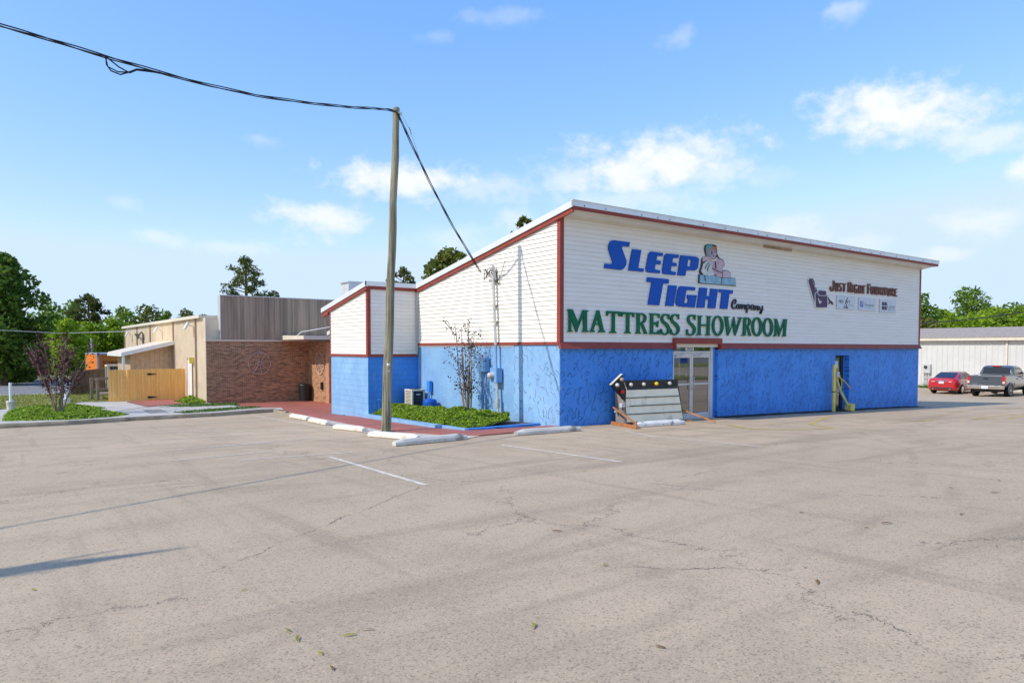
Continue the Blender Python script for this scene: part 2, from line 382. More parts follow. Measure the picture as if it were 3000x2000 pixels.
SIGN = {
 'sleep': [('S',[[[(1.979,5.277),(2.649,5.278),(2.614,5.14),(2.389,5.138),(2.335,5.12),(2.321,5.075),(2.501,4.748),(2.516,4.685),(2.493,4.595),(2.413,4.494),(2.306,4.442),(2.199,4.442),(1.614,4.452),(1.644,4.584),(1.864,4.581),(1.933,4.599),(1.95,4.638),(1.791,4.962),(1.773,5.016),(1.781,5.104),(1.832,5.208),(1.892,5.253)]]]),('L',[[[(2.755,5.084),(3.135,5.09),(3.007,4.551),(3.26,4.545),(3.233,4.448),(2.594,4.449)]]]),('E',[[[(3.558,5.082),(4.103,5.077),(4.075,4.982),(3.859,4.974),(3.826,4.952),(3.802,4.838),(3.998,4.83),(3.986,4.72),(3.784,4.718),(3.756,4.697),(3.734,4.57),(3.767,4.553),(3.972,4.546),(3.958,4.449),(3.432,4.445),(3.365,4.474),(3.336,4.543),(3.444,4.975),(3.482,5.036)]]]),('E',[[[(4.272,5.077),(4.829,5.084),(4.806,4.981),(4.575,4.967),(4.545,4.943),(4.523,4.825),(4.73,4.817),(4.722,4.718),(4.508,4.71),(4.478,4.691),(4.46,4.572),(4.486,4.547),(4.698,4.54),(4.679,4.44),(4.132,4.441),(4.082,4.474),(4.071,4.546),(4.154,4.971),(4.203,5.048)]]]),('P',[[[(4.911,5.077),(5.649,5.087),(5.757,5.067),(5.805,5.008),(5.762,4.762),(5.709,4.689),(5.603,4.645),(5.2,4.628),(5.14,4.446),(4.777,4.444)],[(5.31,4.978),(5.405,4.978),(5.427,4.959),(5.394,4.76),(5.246,4.755),(5.233,4.767),(5.268,4.948)]]]),('T',[[[(3.41,4.302),(4.381,4.296),(4.358,4.159),(4.131,4.15),(4.106,4.12),(3.945,3.472),(3.444,3.475),(3.599,4.134),(3.582,4.158),(3.385,4.163)]]]),('I',[[[(4.364,4.112),(4.757,4.116),(4.598,3.47),(4.228,3.471)]]]),('G',[[[(4.94,4.113),(5.643,4.115),(5.623,4.009),(5.259,4.008),(5.198,3.979),(5.106,3.593),(5.266,3.573),(5.304,3.731),(5.245,3.746),(5.254,3.857),(5.713,3.86),(5.619,3.463),(4.858,3.471),(4.74,3.51),(4.7,3.603),(4.798,3.994),(4.849,4.074)]]]),('H',[[[(5.854,4.114),(6.244,4.12),(6.201,3.864),(6.375,3.866),(6.413,4.114),(6.794,4.112),(6.662,3.472),(6.284,3.468),(6.327,3.751),(6.152,3.749),(6.107,3.475),(5.72,3.467)]]]),('T',[[[(6.858,4.115),(7.603,4.115),(7.569,3.999),(7.405,3.992),(7.305,3.476),(6.914,3.472),(7.006,3.986),(6.976,4.012),(6.845,4.015)]]])],
 'company': [('C',[[[(7.682,3.644),(7.72,3.653),(7.766,3.678),(7.791,3.725),(7.798,3.773),(7.774,3.812),(7.717,3.83),(7.65,3.808),(7.591,3.764),(7.548,3.702),(7.523,3.633),(7.531,3.566),(7.561,3.51),(7.623,3.482),(7.697,3.487),(7.764,3.523),(7.812,3.558),(7.781,3.575),(7.73,3.545),(7.674,3.52),(7.648,3.522),(7.629,3.535),(7.608,3.576),(7.601,3.632),(7.618,3.692),(7.649,3.746),(7.689,3.783),(7.72,3.8),(7.732,3.792),(7.744,3.768),(7.738,3.73),(7.719,3.694),(7.693,3.677),(7.665,3.667)]]]),('o',[[[(7.873,3.667),(7.834,3.651),(7.79,3.62),(7.776,3.571),(7.782,3.524),(7.824,3.495),(7.886,3.49),(7.937,3.519),(7.969,3.559),(7.974,3.599),(7.959,3.636),(7.92,3.658),(7.886,3.668),(7.862,3.639),(7.889,3.631),(7.913,3.62),(7.922,3.595),(7.918,3.566),(7.894,3.536),(7.868,3.519),(7.851,3.522),(7.831,3.536),(7.827,3.571),(7.838,3.608),(7.867,3.628),(7.9,3.641)]]]),('m',[[[(7.987,3.669),(7.97,3.5),(8.031,3.499),(8.049,3.668)]],[[(8.028,3.575),(8.062,3.61),(8.097,3.639),(8.099,3.641),(8.105,3.633),(8.099,3.567),(8.087,3.5),(8.142,3.498),(8.155,3.565),(8.161,3.638),(8.126,3.671),(8.063,3.665),(8.016,3.628),(7.981,3.592)]],[[(8.151,3.58),(8.184,3.612),(8.218,3.639),(8.226,3.637),(8.239,3.627),(8.233,3.579),(8.226,3.524),(8.261,3.497),(8.295,3.492),(8.306,3.526),(8.291,3.526),(8.281,3.53),(8.289,3.578),(8.294,3.634),(8.256,3.667),(8.19,3.667),(8.139,3.631),(8.104,3.596)]]]),('p',[[[(8.335,3.665),(8.354,3.374),(8.423,3.378),(8.403,3.668)]],[[(8.41,3.615),(8.446,3.637),(8.476,3.651),(8.494,3.641),(8.514,3.618),(8.514,3.58),(8.498,3.545),(8.449,3.525),(8.395,3.513),(8.413,3.483),(8.473,3.497),(8.541,3.527),(8.568,3.577),(8.566,3.626),(8.535,3.663),(8.475,3.683),(8.414,3.661),(8.373,3.637)]]]),('a',[[[(8.789,3.653),(8.749,3.671),(8.684,3.682),(8.63,3.651),(8.601,3.609),(8.597,3.559),(8.611,3.514),(8.651,3.486),(8.714,3.485),(8.765,3.515),(8.8,3.544),(8.753,3.563),(8.721,3.536),(8.689,3.515),(8.679,3.517),(8.664,3.528),(8.654,3.563),(8.657,3.603),(8.678,3.634),(8.698,3.649),(8.721,3.641),(8.753,3.626)]],[[(8.769,3.66),(8.762,3.606),(8.759,3.542),(8.781,3.503),(8.803,3.482),(8.855,3.503),(8.836,3.52),(8.82,3.547),(8.822,3.605),(8.83,3.659)]]]),('n',[[[(8.858,3.648),(8.839,3.487),(8.903,3.486),(8.922,3.647)]],[[(8.909,3.568),(8.944,3.601),(8.98,3.629),(8.983,3.629),(8.99,3.623),(8.981,3.577),(8.97,3.521),(8.995,3.488),(9.022,3.473),(9.062,3.499),(9.043,3.508),(9.028,3.525),(9.039,3.574),(9.048,3.628),(9.012,3.66),(8.947,3.656),(8.898,3.62),(8.861,3.585)]]]),('y',[[[(9.087,3.642),(9.078,3.602),(9.076,3.552),(9.102,3.511),(9.165,3.486),(9.23,3.517),(9.272,3.55),(9.225,3.57),(9.187,3.54),(9.158,3.521),(9.152,3.531),(9.134,3.559),(9.136,3.601),(9.145,3.639)]],[[(9.268,3.656),(9.251,3.578),(9.228,3.486),(9.204,3.422),(9.182,3.385),(9.175,3.385),(9.161,3.395),(9.171,3.42),(9.208,3.455),(9.295,3.494),(9.377,3.526),(9.357,3.545),(9.274,3.512),(9.183,3.469),(9.137,3.429),(9.122,3.391),(9.154,3.362),(9.219,3.366),(9.256,3.414),(9.286,3.481),(9.311,3.574),(9.329,3.653)]]])],
 'mattress': [('M',[[[(0.267,3.199),(0.345,3.201),(0.363,2.642),(0.278,2.64)]],[[(0.234,3.236),(0.405,3.238),(0.644,2.83),(0.585,2.61),(0.543,2.609),(0.262,3.15)]],[[(0.562,2.61),(0.821,3.117),(0.788,3.218),(0.601,2.815)]],[[(0.803,3.223),(0.941,3.223),(0.951,2.651),(0.82,2.649)]],[[(0.219,2.612),(0.414,2.614),(0.404,2.645),(0.358,2.663),(0.278,2.661),(0.241,2.637)]],[[(0.754,2.611),(1.013,2.615),(1.003,2.644),(0.945,2.672),(0.824,2.67),(0.763,2.641)]],[[(0.797,3.233),(0.999,3.225),(0.99,3.191),(0.932,3.177),(0.817,3.177)]]]),('A',[[[(1.322,3.204),(1.382,3.119),(1.188,2.662),(1.1,2.66)]],[[(1.314,3.238),(1.42,3.242),(1.605,2.661),(1.475,2.659),(1.331,3.075)]],[[(1.222,2.865),(1.427,2.875),(1.44,2.832),(1.207,2.823)]],[[(1.062,2.617),(1.257,2.619),(1.247,2.652),(1.198,2.676),(1.106,2.675),(1.071,2.65)]],[[(1.382,2.614),(1.661,2.618),(1.649,2.654),(1.595,2.682),(1.461,2.68),(1.395,2.65)]]]),('T',[[[(1.711,3.234),(2.254,3.233),(2.266,3.093),(2.224,3.092),(2.182,3.165),(2.037,3.175),(1.924,3.179),(1.802,3.168),(1.742,3.086),(1.702,3.092)]],[[(1.934,3.209),(2.043,3.205),(2.042,2.645),(1.925,2.644)]],[[(1.817,2.602),(2.115,2.602),(2.104,2.631),(2.042,2.66),(1.925,2.658),(1.837,2.635)]]]),('T',[[[(2.296,3.227),(2.858,3.219),(2.838,3.079),(2.795,3.082),(2.762,3.152),(2.634,3.166),(2.506,3.167),(2.38,3.156),(2.343,3.088),(2.301,3.087)]],[[(2.523,3.197),(2.644,3.193),(2.639,2.639),(2.516,2.637)]],[[(2.417,2.602),(2.715,2.6),(2.703,2.632),(2.639,2.654),(2.516,2.652),(2.438,2.629)]]]),('R',[[[(2.956,3.21),(3.086,3.207),(3.082,2.638),(2.962,2.636)]],[[(3.044,3.166),(3.111,3.168),(3.188,3.165),(3.237,3.143),(3.264,3.118),(3.271,3.093),(3.265,3.059),(3.253,3.018),(3.228,2.982),(3.178,2.946),(3.122,2.916),(3.083,2.908),(3.057,2.907),(3.057,2.868),(3.092,2.868),(3.146,2.877),(3.223,2.901),(3.302,2.939),(3.349,2.993),(3.374,3.048),(3.376,3.103),(3.35,3.156),(3.284,3.192),(3.204,3.209),(3.114,3.212),(3.042,3.208)]],[[(3.134,2.882),(3.233,2.891),(3.402,2.619),(3.291,2.603)]],[[(2.912,3.216),(2.999,3.215),(3,3.169),(2.93,3.179)]],[[(2.887,2.602),(3.137,2.596),(3.126,2.631),(3.082,2.653),(2.962,2.651),(2.908,2.628)]],[[(3.269,2.598),(3.413,2.596),(3.413,2.624),(3.357,2.649),(3.258,2.625)]]]),('E',[[[(3.551,3.213),(3.675,3.209),(3.671,2.607),(3.547,2.606)]],[[(3.484,3.219),(3.959,3.222),(3.945,3.093),(3.911,3.092),(3.88,3.161),(3.777,3.173),(3.552,3.174)]],[[(3.667,2.947),(3.826,2.955),(3.889,3.006),(3.912,2.999),(3.885,2.804),(3.846,2.803),(3.815,2.88),(3.668,2.885)]],[[(3.487,2.597),(3.956,2.591),(3.984,2.728),(3.943,2.728),(3.852,2.656),(3.682,2.646),(3.514,2.628)]]]),('S',[[[(4.403,3.121),(4.389,3.156),(4.354,3.199),(4.286,3.221),(4.21,3.225),(4.133,3.21),(4.064,3.177),(4.024,3.126),(4.012,3.068),(4.029,3.009),(4.075,2.951),(4.148,2.906),(4.214,2.87),(4.26,2.833),(4.295,2.793),(4.32,2.758),(4.328,2.724),(4.315,2.681),(4.286,2.642),(4.246,2.621),(4.202,2.613),(4.153,2.625),(4.111,2.649),(4.084,2.695),(4.066,2.741),(4.012,2.733),(4.024,2.683),(4.053,2.623),(4.119,2.585),(4.196,2.569),(4.274,2.576),(4.344,2.605),(4.402,2.654),(4.44,2.713),(4.445,2.774),(4.424,2.833),(4.378,2.888),(4.315,2.941),(4.235,2.979),(4.173,3.01),(4.138,3.042),(4.118,3.077),(4.118,3.111),(4.132,3.141),(4.169,3.164),(4.217,3.178),(4.267,3.175),(4.307,3.163),(4.334,3.138),(4.354,3.109)]],[[(4.353,3.221),(4.412,3.215),(4.403,3.054),(4.36,3.061)]],[[(4.016,2.76),(4.071,2.758),(4.069,2.589),(4.018,2.601)]]]),('S',[[[(4.855,3.13),(4.841,3.166),(4.805,3.209),(4.735,3.231),(4.657,3.235),(4.578,3.22),(4.508,3.187),(4.467,3.135),(4.454,3.076),(4.472,3.017),(4.519,2.958),(4.594,2.913),(4.661,2.876),(4.709,2.838),(4.745,2.798),(4.77,2.763),(4.779,2.729),(4.765,2.685),(4.736,2.645),(4.695,2.624),(4.649,2.615),(4.599,2.628),(4.556,2.652),(4.528,2.699),(4.511,2.745),(4.455,2.737),(4.467,2.687),(4.497,2.626),(4.564,2.588),(4.643,2.571),(4.723,2.578),(4.795,2.608),(4.854,2.657),(4.893,2.717),(4.898,2.779),(4.876,2.838),(4.83,2.894),(4.765,2.947),(4.683,2.986),(4.619,3.017),(4.583,3.05),(4.563,3.085),(4.563,3.12),(4.578,3.15),(4.615,3.173),(4.664,3.188),(4.715,3.185),(4.756,3.173),(4.785,3.147),(4.805,3.118)]],[[(4.804,3.234),(4.864,3.228),(4.855,3.066),(4.811,3.072)]],[[(4.459,2.767),(4.515,2.765),(4.513,2.595),(4.461,2.607)]]])],
 'showroom': [('S',[[[(5.642,3.1),(5.626,3.143),(5.595,3.193),(5.541,3.225),(5.473,3.239),(5.392,3.232),(5.317,3.202),(5.268,3.149),(5.249,3.085),(5.267,3.019),(5.317,2.954),(5.399,2.9),(5.474,2.856),(5.521,2.82),(5.55,2.785),(5.558,2.741),(5.549,2.697),(5.523,2.657),(5.484,2.625),(5.437,2.611),(5.392,2.609),(5.352,2.621),(5.317,2.644),(5.285,2.693),(5.264,2.739),(5.213,2.73),(5.229,2.68),(5.259,2.622),(5.312,2.585),(5.378,2.566),(5.452,2.565),(5.527,2.584),(5.597,2.62),(5.654,2.672),(5.677,2.737),(5.673,2.806),(5.636,2.866),(5.576,2.921),(5.488,2.966),(5.416,3.005),(5.378,3.047),(5.36,3.09),(5.364,3.13),(5.385,3.164),(5.423,3.185),(5.469,3.195),(5.507,3.188),(5.542,3.169),(5.573,3.129),(5.595,3.09)]],[[(5.604,3.24),(5.658,3.238),(5.643,3.061),(5.595,3.068)]],[[(5.214,2.765),(5.288,2.766),(5.298,2.712),(5.272,2.586),(5.219,2.585)]]]),('H',[[[(5.813,3.195),(5.924,3.195),(5.914,2.617),(5.791,2.616)]],[[(6.261,3.2),(6.388,3.195),(6.36,2.615),(6.229,2.613)]],[[(5.904,2.931),(6.258,2.941),(6.259,2.887),(5.905,2.877)]],[[(5.751,3.206),(6.01,3.214),(5.998,3.185),(5.924,3.159),(5.813,3.156),(5.771,3.178)]],[[(5.713,2.588),(5.959,2.591),(5.946,2.618),(5.909,2.641),(5.79,2.64),(5.732,2.615)]],[[(6.198,3.209),(6.456,3.213),(6.446,3.181),(6.381,3.155),(6.262,3.156),(6.211,3.182)]],[[(6.146,2.588),(6.412,2.586),(6.398,2.615),(6.36,2.639),(6.229,2.637),(6.171,2.613)]]]),('O',[[[(7.101,2.913),(7.092,2.825),(7.064,2.743),(7.017,2.673),(6.955,2.618),(6.883,2.584),(6.805,2.571),(6.727,2.582),(6.654,2.615),(6.591,2.667),(6.543,2.735),(6.512,2.815),(6.5,2.901),(6.508,2.987),(6.537,3.068),(6.582,3.138),(6.643,3.193),(6.714,3.228),(6.792,3.242),(6.87,3.233),(6.943,3.201),(7.007,3.149),(7.057,3.081),(7.089,3)],[(6.96,2.985),(6.941,3.052),(6.911,3.109),(6.874,3.152),(6.831,3.178),(6.785,3.186),(6.74,3.176),(6.698,3.147),(6.663,3.102),(6.636,3.045),(6.62,2.978),(6.615,2.907),(6.622,2.835),(6.641,2.769),(6.67,2.713),(6.707,2.669),(6.75,2.642),(6.796,2.633),(6.841,2.643),(6.883,2.672),(6.919,2.716),(6.946,2.774),(6.963,2.841),(6.967,2.914)]]]),('W',[[[(7.15,3.216),(7.322,3.221),(7.439,2.744),(7.349,2.582),(7.306,2.59)]],[[(7.336,2.582),(7.432,2.678),(7.672,3.172),(7.652,3.23),(7.478,2.811)]],[[(7.593,3.103),(7.671,3.233),(7.781,2.816),(7.742,2.587),(7.664,2.681)]],[[(7.726,2.585),(7.8,2.683),(8.074,3.204),(7.98,3.202),(7.762,2.799)]],[[(7.119,3.223),(7.41,3.226),(7.39,3.193),(7.151,3.191)]],[[(7.862,3.21),(8.151,3.213),(8.124,3.189),(7.876,3.186)]]]),('R',[[[(8.207,3.211),(8.346,3.211),(8.318,2.613),(8.179,2.612)]],[[(8.303,3.181),(8.38,3.178),(8.456,3.169),(8.479,3.149),(8.49,3.119),(8.494,3.074),(8.48,3.026),(8.451,2.983),(8.412,2.949),(8.364,2.934),(8.319,2.926),(8.331,2.886),(8.386,2.89),(8.463,2.909),(8.532,2.95),(8.587,3.006),(8.607,3.071),(8.601,3.134),(8.562,3.183),(8.491,3.216),(8.389,3.224),(8.306,3.222)]],[[(8.381,2.902),(8.48,2.913),(8.628,2.609),(8.515,2.599)]],[[(8.076,2.594),(8.338,2.592),(8.326,2.622),(8.275,2.638),(8.164,2.637),(8.104,2.616)]],[[(8.487,2.593),(8.637,2.595),(8.619,2.629),(8.486,2.624)]]]),('O',[[[(9.288,2.919),(9.279,2.831),(9.249,2.749),(9.201,2.678),(9.137,2.623),(9.062,2.589),(8.981,2.576),(8.901,2.587),(8.825,2.62),(8.76,2.672),(8.709,2.741),(8.676,2.821),(8.664,2.908),(8.672,2.994),(8.701,3.076),(8.748,3.146),(8.811,3.201),(8.885,3.236),(8.965,3.25),(9.046,3.241),(9.123,3.209),(9.189,3.157),(9.241,3.088),(9.275,3.007)],[(9.122,2.99),(9.104,3.055),(9.076,3.111),(9.04,3.153),(8.999,3.18),(8.955,3.188),(8.912,3.177),(8.873,3.149),(8.839,3.106),(8.814,3.049),(8.799,2.983),(8.795,2.913),(8.802,2.844),(8.821,2.779),(8.848,2.723),(8.884,2.68),(8.925,2.654),(8.968,2.645),(9.011,2.655),(9.051,2.683),(9.085,2.726),(9.11,2.783),(9.126,2.849),(9.13,2.92)]]]),('O',[[[(9.94,2.914),(9.931,2.826),(9.902,2.744),(9.853,2.674),(9.789,2.619),(9.714,2.585),(9.633,2.573),(9.552,2.583),(9.476,2.616),(9.411,2.668),(9.36,2.737),(9.327,2.816),(9.314,2.902),(9.323,2.989),(9.352,3.07),(9.399,3.14),(9.462,3.194),(9.536,3.229),(9.616,3.243),(9.698,3.234),(9.774,3.202),(9.841,3.15),(9.893,3.082),(9.927,3.001)],[(9.776,2.985),(9.757,3.05),(9.729,3.105),(9.693,3.147),(9.652,3.174),(9.609,3.182),(9.566,3.171),(9.527,3.143),(9.493,3.1),(9.468,3.043),(9.454,2.978),(9.45,2.908),(9.457,2.839),(9.475,2.774),(9.503,2.718),(9.539,2.676),(9.579,2.65),(9.623,2.641),(9.666,2.651),(9.705,2.678),(9.739,2.722),(9.764,2.778),(9.779,2.844),(9.783,2.914)]]]),('M',[[[(10.063,3.198),(10.155,3.192),(10.13,2.617),(10.042,2.616)]],[[(9.977,3.219),(10.16,3.218),(10.393,2.789),(10.324,2.592),(10.268,2.601),(10.064,3.154)]],[[(10.315,2.592),(10.637,3.159),(10.592,3.224),(10.371,2.788)]],[[(10.617,3.221),(10.78,3.221),(10.718,2.632),(10.583,2.631)]],[[(10.608,3.224),(10.812,3.217),(10.797,3.186),(10.624,3.182)]],[[(9.948,2.597),(10.146,2.594),(10.121,2.634),(10.038,2.639),(9.969,2.624)]],[[(10.491,2.598),(10.75,2.597),(10.727,2.636),(10.577,2.64),(10.515,2.626)]]])],
 'furniture': [('J',[[[(13.913,4.804),(13.918,4.637),(13.914,4.466),(13.895,4.44),(13.891,4.449),(13.855,4.446),(13.837,4.45),(13.824,4.462),(13.811,4.486),(13.806,4.53),(13.805,4.568),(13.689,4.562),(13.69,4.522),(13.697,4.472),(13.717,4.434),(13.759,4.402),(13.829,4.385),(13.892,4.387),(13.98,4.4),(14.03,4.465),(14.035,4.642),(14.03,4.81)]]]),('U',[[[(14.071,4.726),(14.067,4.595),(14.073,4.456),(14.116,4.4),(14.19,4.387),(14.274,4.397),(14.319,4.454),(14.327,4.597),(14.327,4.733),(14.222,4.728),(14.223,4.594),(14.216,4.456),(14.199,4.432),(14.206,4.442),(14.198,4.437),(14.177,4.466),(14.171,4.6),(14.175,4.73)]]]),('S',[[[(14.603,4.703),(14.578,4.725),(14.523,4.748),(14.442,4.741),(14.375,4.712),(14.351,4.665),(14.362,4.614),(14.421,4.575),(14.475,4.543),(14.497,4.505),(14.502,4.471),(14.485,4.452),(14.474,4.445),(14.469,4.448),(14.45,4.457),(14.444,4.472),(14.443,4.49),(14.352,4.484),(14.355,4.461),(14.371,4.43),(14.42,4.406),(14.493,4.399),(14.558,4.426),(14.592,4.468),(14.586,4.517),(14.555,4.568),(14.493,4.607),(14.446,4.636),(14.441,4.666),(14.452,4.69),(14.475,4.698),(14.494,4.701),(14.505,4.693),(14.523,4.677)]]]),('T',[[[(14.616,4.685),(14.895,4.693),(14.898,4.741),(14.619,4.733)]],[[(14.695,4.711),(14.689,4.408),(14.81,4.412),(14.816,4.716)]]]),('R',[[[(15.025,4.8),(15.033,4.398),(15.151,4.403),(15.143,4.807)]],[[(15.102,4.75),(15.159,4.76),(15.208,4.764),(15.232,4.753),(15.251,4.73),(15.247,4.693),(15.227,4.66),(15.176,4.643),(15.117,4.631),(15.15,4.582),(15.221,4.597),(15.309,4.631),(15.349,4.687),(15.353,4.743),(15.317,4.787),(15.243,4.816),(15.147,4.812),(15.079,4.801)]],[[(15.129,4.604),(15.26,4.4),(15.369,4.423),(15.237,4.627)]]]),('I',[[[(15.359,4.727),(15.372,4.408),(15.481,4.413),(15.469,4.733)]]]),('G',[[[(15.803,4.688),(15.781,4.718),(15.732,4.752),(15.642,4.756),(15.564,4.729),(15.523,4.682),(15.506,4.621),(15.513,4.532),(15.539,4.448),(15.592,4.401),(15.675,4.384),(15.76,4.403),(15.813,4.447),(15.825,4.509),(15.804,4.57),(15.709,4.585),(15.646,4.574),(15.673,4.526),(15.711,4.533),(15.717,4.54),(15.724,4.504),(15.716,4.458),(15.693,4.439),(15.68,4.435),(15.666,4.439),(15.636,4.465),(15.613,4.541),(15.606,4.623),(15.62,4.673),(15.641,4.7),(15.663,4.707),(15.674,4.708),(15.69,4.692),(15.708,4.667)]]]),('H',[[[(15.853,4.728),(15.853,4.399),(15.959,4.403),(15.959,4.733)]],[[(16.031,4.732),(16.026,4.401),(16.134,4.404),(16.139,4.736)]],[[(15.913,4.54),(16.079,4.548),(16.077,4.595),(15.911,4.586)]]]),('T',[[[(16.096,4.688),(16.419,4.694),(16.423,4.744),(16.101,4.737)]],[[(16.204,4.714),(16.216,4.402),(16.34,4.408),(16.328,4.721)]]]),('F',[[[(16.569,4.812),(16.585,4.413),(16.716,4.419),(16.7,4.819)]],[[(16.586,4.766),(16.849,4.772),(16.853,4.828),(16.59,4.821)]],[[(16.645,4.594),(16.816,4.596),(16.822,4.647),(16.65,4.644)]]]),('U',[[[(16.854,4.736),(16.854,4.61),(16.865,4.476),(16.914,4.417),(16.996,4.399),(17.088,4.416),(17.13,4.474),(17.143,4.613),(17.147,4.743),(17.04,4.739),(17.036,4.61),(17.024,4.477),(17.003,4.445),(17.013,4.452),(17,4.452),(16.97,4.487),(16.96,4.616),(16.96,4.74)]]]),('R',[[[(17.187,4.74),(17.201,4.408),(17.308,4.413),(17.294,4.745)]],[[(17.249,4.699),(17.299,4.706),(17.337,4.707),(17.359,4.691),(17.371,4.665),(17.347,4.637),(17.31,4.612),(17.287,4.608),(17.262,4.608),(17.259,4.56),(17.305,4.562),(17.372,4.577),(17.431,4.616),(17.468,4.665),(17.448,4.713),(17.388,4.75),(17.297,4.754),(17.233,4.746)]],[[(17.266,4.577),(17.376,4.403),(17.474,4.421),(17.364,4.596)]]]),('N',[[[(17.481,4.742),(17.49,4.415),(17.588,4.419),(17.579,4.747)]],[[(17.488,4.72),(17.711,4.417),(17.814,4.438),(17.59,4.742)]],[[(17.708,4.74),(17.722,4.419),(17.82,4.423),(17.807,4.745)]]]),('I',[[[(17.837,4.734),(17.845,4.418),(17.945,4.422),(17.937,4.738)]]]),('T',[[[(17.94,4.701),(18.227,4.706),(18.231,4.755),(17.945,4.75)]],[[(18.034,4.724),(18.036,4.42),(18.153,4.424),(18.151,4.729)]]]),('U',[[[(18.26,4.733),(18.253,4.609),(18.257,4.475),(18.305,4.415),(18.389,4.396),(18.485,4.413),(18.533,4.472),(18.54,4.608),(18.536,4.735),(18.429,4.73),(18.433,4.604),(18.426,4.475),(18.402,4.443),(18.405,4.448),(18.392,4.448),(18.363,4.484),(18.36,4.613),(18.366,4.736)]]]),('R',[[[(18.57,4.744),(18.57,4.417),(18.678,4.421),(18.677,4.749)]],[[(18.632,4.704),(18.685,4.71),(18.727,4.712),(18.751,4.694),(18.764,4.667),(18.739,4.637),(18.7,4.612),(18.667,4.607),(18.632,4.606),(18.63,4.56),(18.683,4.562),(18.76,4.577),(18.823,4.618),(18.861,4.667),(18.84,4.716),(18.778,4.754),(18.683,4.757),(18.616,4.749)]],[[(18.653,4.577),(18.775,4.408),(18.873,4.428),(18.75,4.596)]]]),('E',[[[(18.91,4.741),(18.91,4.418),(19.025,4.422),(19.025,4.746)]],[[(18.939,4.695),(19.138,4.703),(19.139,4.755),(18.94,4.748)]],[[(18.973,4.566),(19.109,4.57),(19.111,4.617),(18.975,4.613)]],[[(18.95,4.409),(19.158,4.411),(19.163,4.461),(18.955,4.458)]]])],
 'chair': [('white',[[[(12.127,4.664),(12.156,4.756),(12.264,4.81),(12.41,4.816),(12.782,4.302),(12.69,4.242),(12.669,4.171),(12.646,3.874),(12.497,4.03)]]]),('purple',[[[(12.166,4.667),(12.19,4.747),(12.278,4.791),(12.388,4.798),(12.743,4.305),(12.654,4.251),(12.629,4.171),(12.638,3.895),(12.534,4.038)]]]),('black',[[[(12.417,4.804),(12.465,4.794),(12.567,4.7),(12.62,4.585),(12.613,4.52),(12.412,4.784)]]]),('black',[[[(12.643,4.487),(12.702,4.461),(12.782,4.336),(12.771,4.291)]]]),('black',[[[(13.503,4.17),(13.583,4.138),(13.7,4.032),(13.825,4.002),(13.968,3.901),(13.944,3.871),(13.877,3.887),(13.702,3.982),(13.623,4.054),(13.498,4.129)]]]),('black',[[[(13.689,3.952),(13.613,3.904),(13.555,3.873),(13.542,3.928),(13.54,4),(13.503,3.999),(13.505,3.925),(13.535,3.856),(13.638,3.89),(13.717,3.94)]]]),('white',[[[(12.598,4.224),(12.644,4.274),(12.742,4.302),(12.845,4.285),(12.916,4.197),(13.34,4.201),(13.444,4.258),(13.521,4.196),(13.54,3.782),(13.465,3.724),(12.728,3.698),(12.637,3.748)]]]),('purple',[[[(12.637,4.22),(12.672,4.26),(12.744,4.28),(12.817,4.268),(12.893,4.178),(13.356,4.181),(13.438,4.235),(13.481,4.189),(13.5,3.787),(13.446,3.743),(12.744,3.718),(12.674,3.758)]]]),('white',[[[(12.838,4.387),(13.35,4.393),(13.427,4.345),(13.435,4.253),(13.368,4.175),(12.895,4.168),(12.791,4.219),(12.776,4.31)]]]),('purple',[[[(12.86,4.37),(13.331,4.373),(13.388,4.335),(13.395,4.255),(13.346,4.193),(12.911,4.188),(12.828,4.229),(12.816,4.308)]]]),('white',[[[(12.794,4.065),(12.831,4.022),(12.875,3.968),(12.904,3.915),(12.947,3.871),(13.027,3.896),(13.057,3.94),(13.027,3.975),(12.99,3.995),(12.956,3.979),(12.981,3.959),(12.995,3.939),(12.975,3.914),(12.976,3.904),(12.961,3.928),(12.925,3.981),(12.87,4.034),(12.824,4.074)]]])],
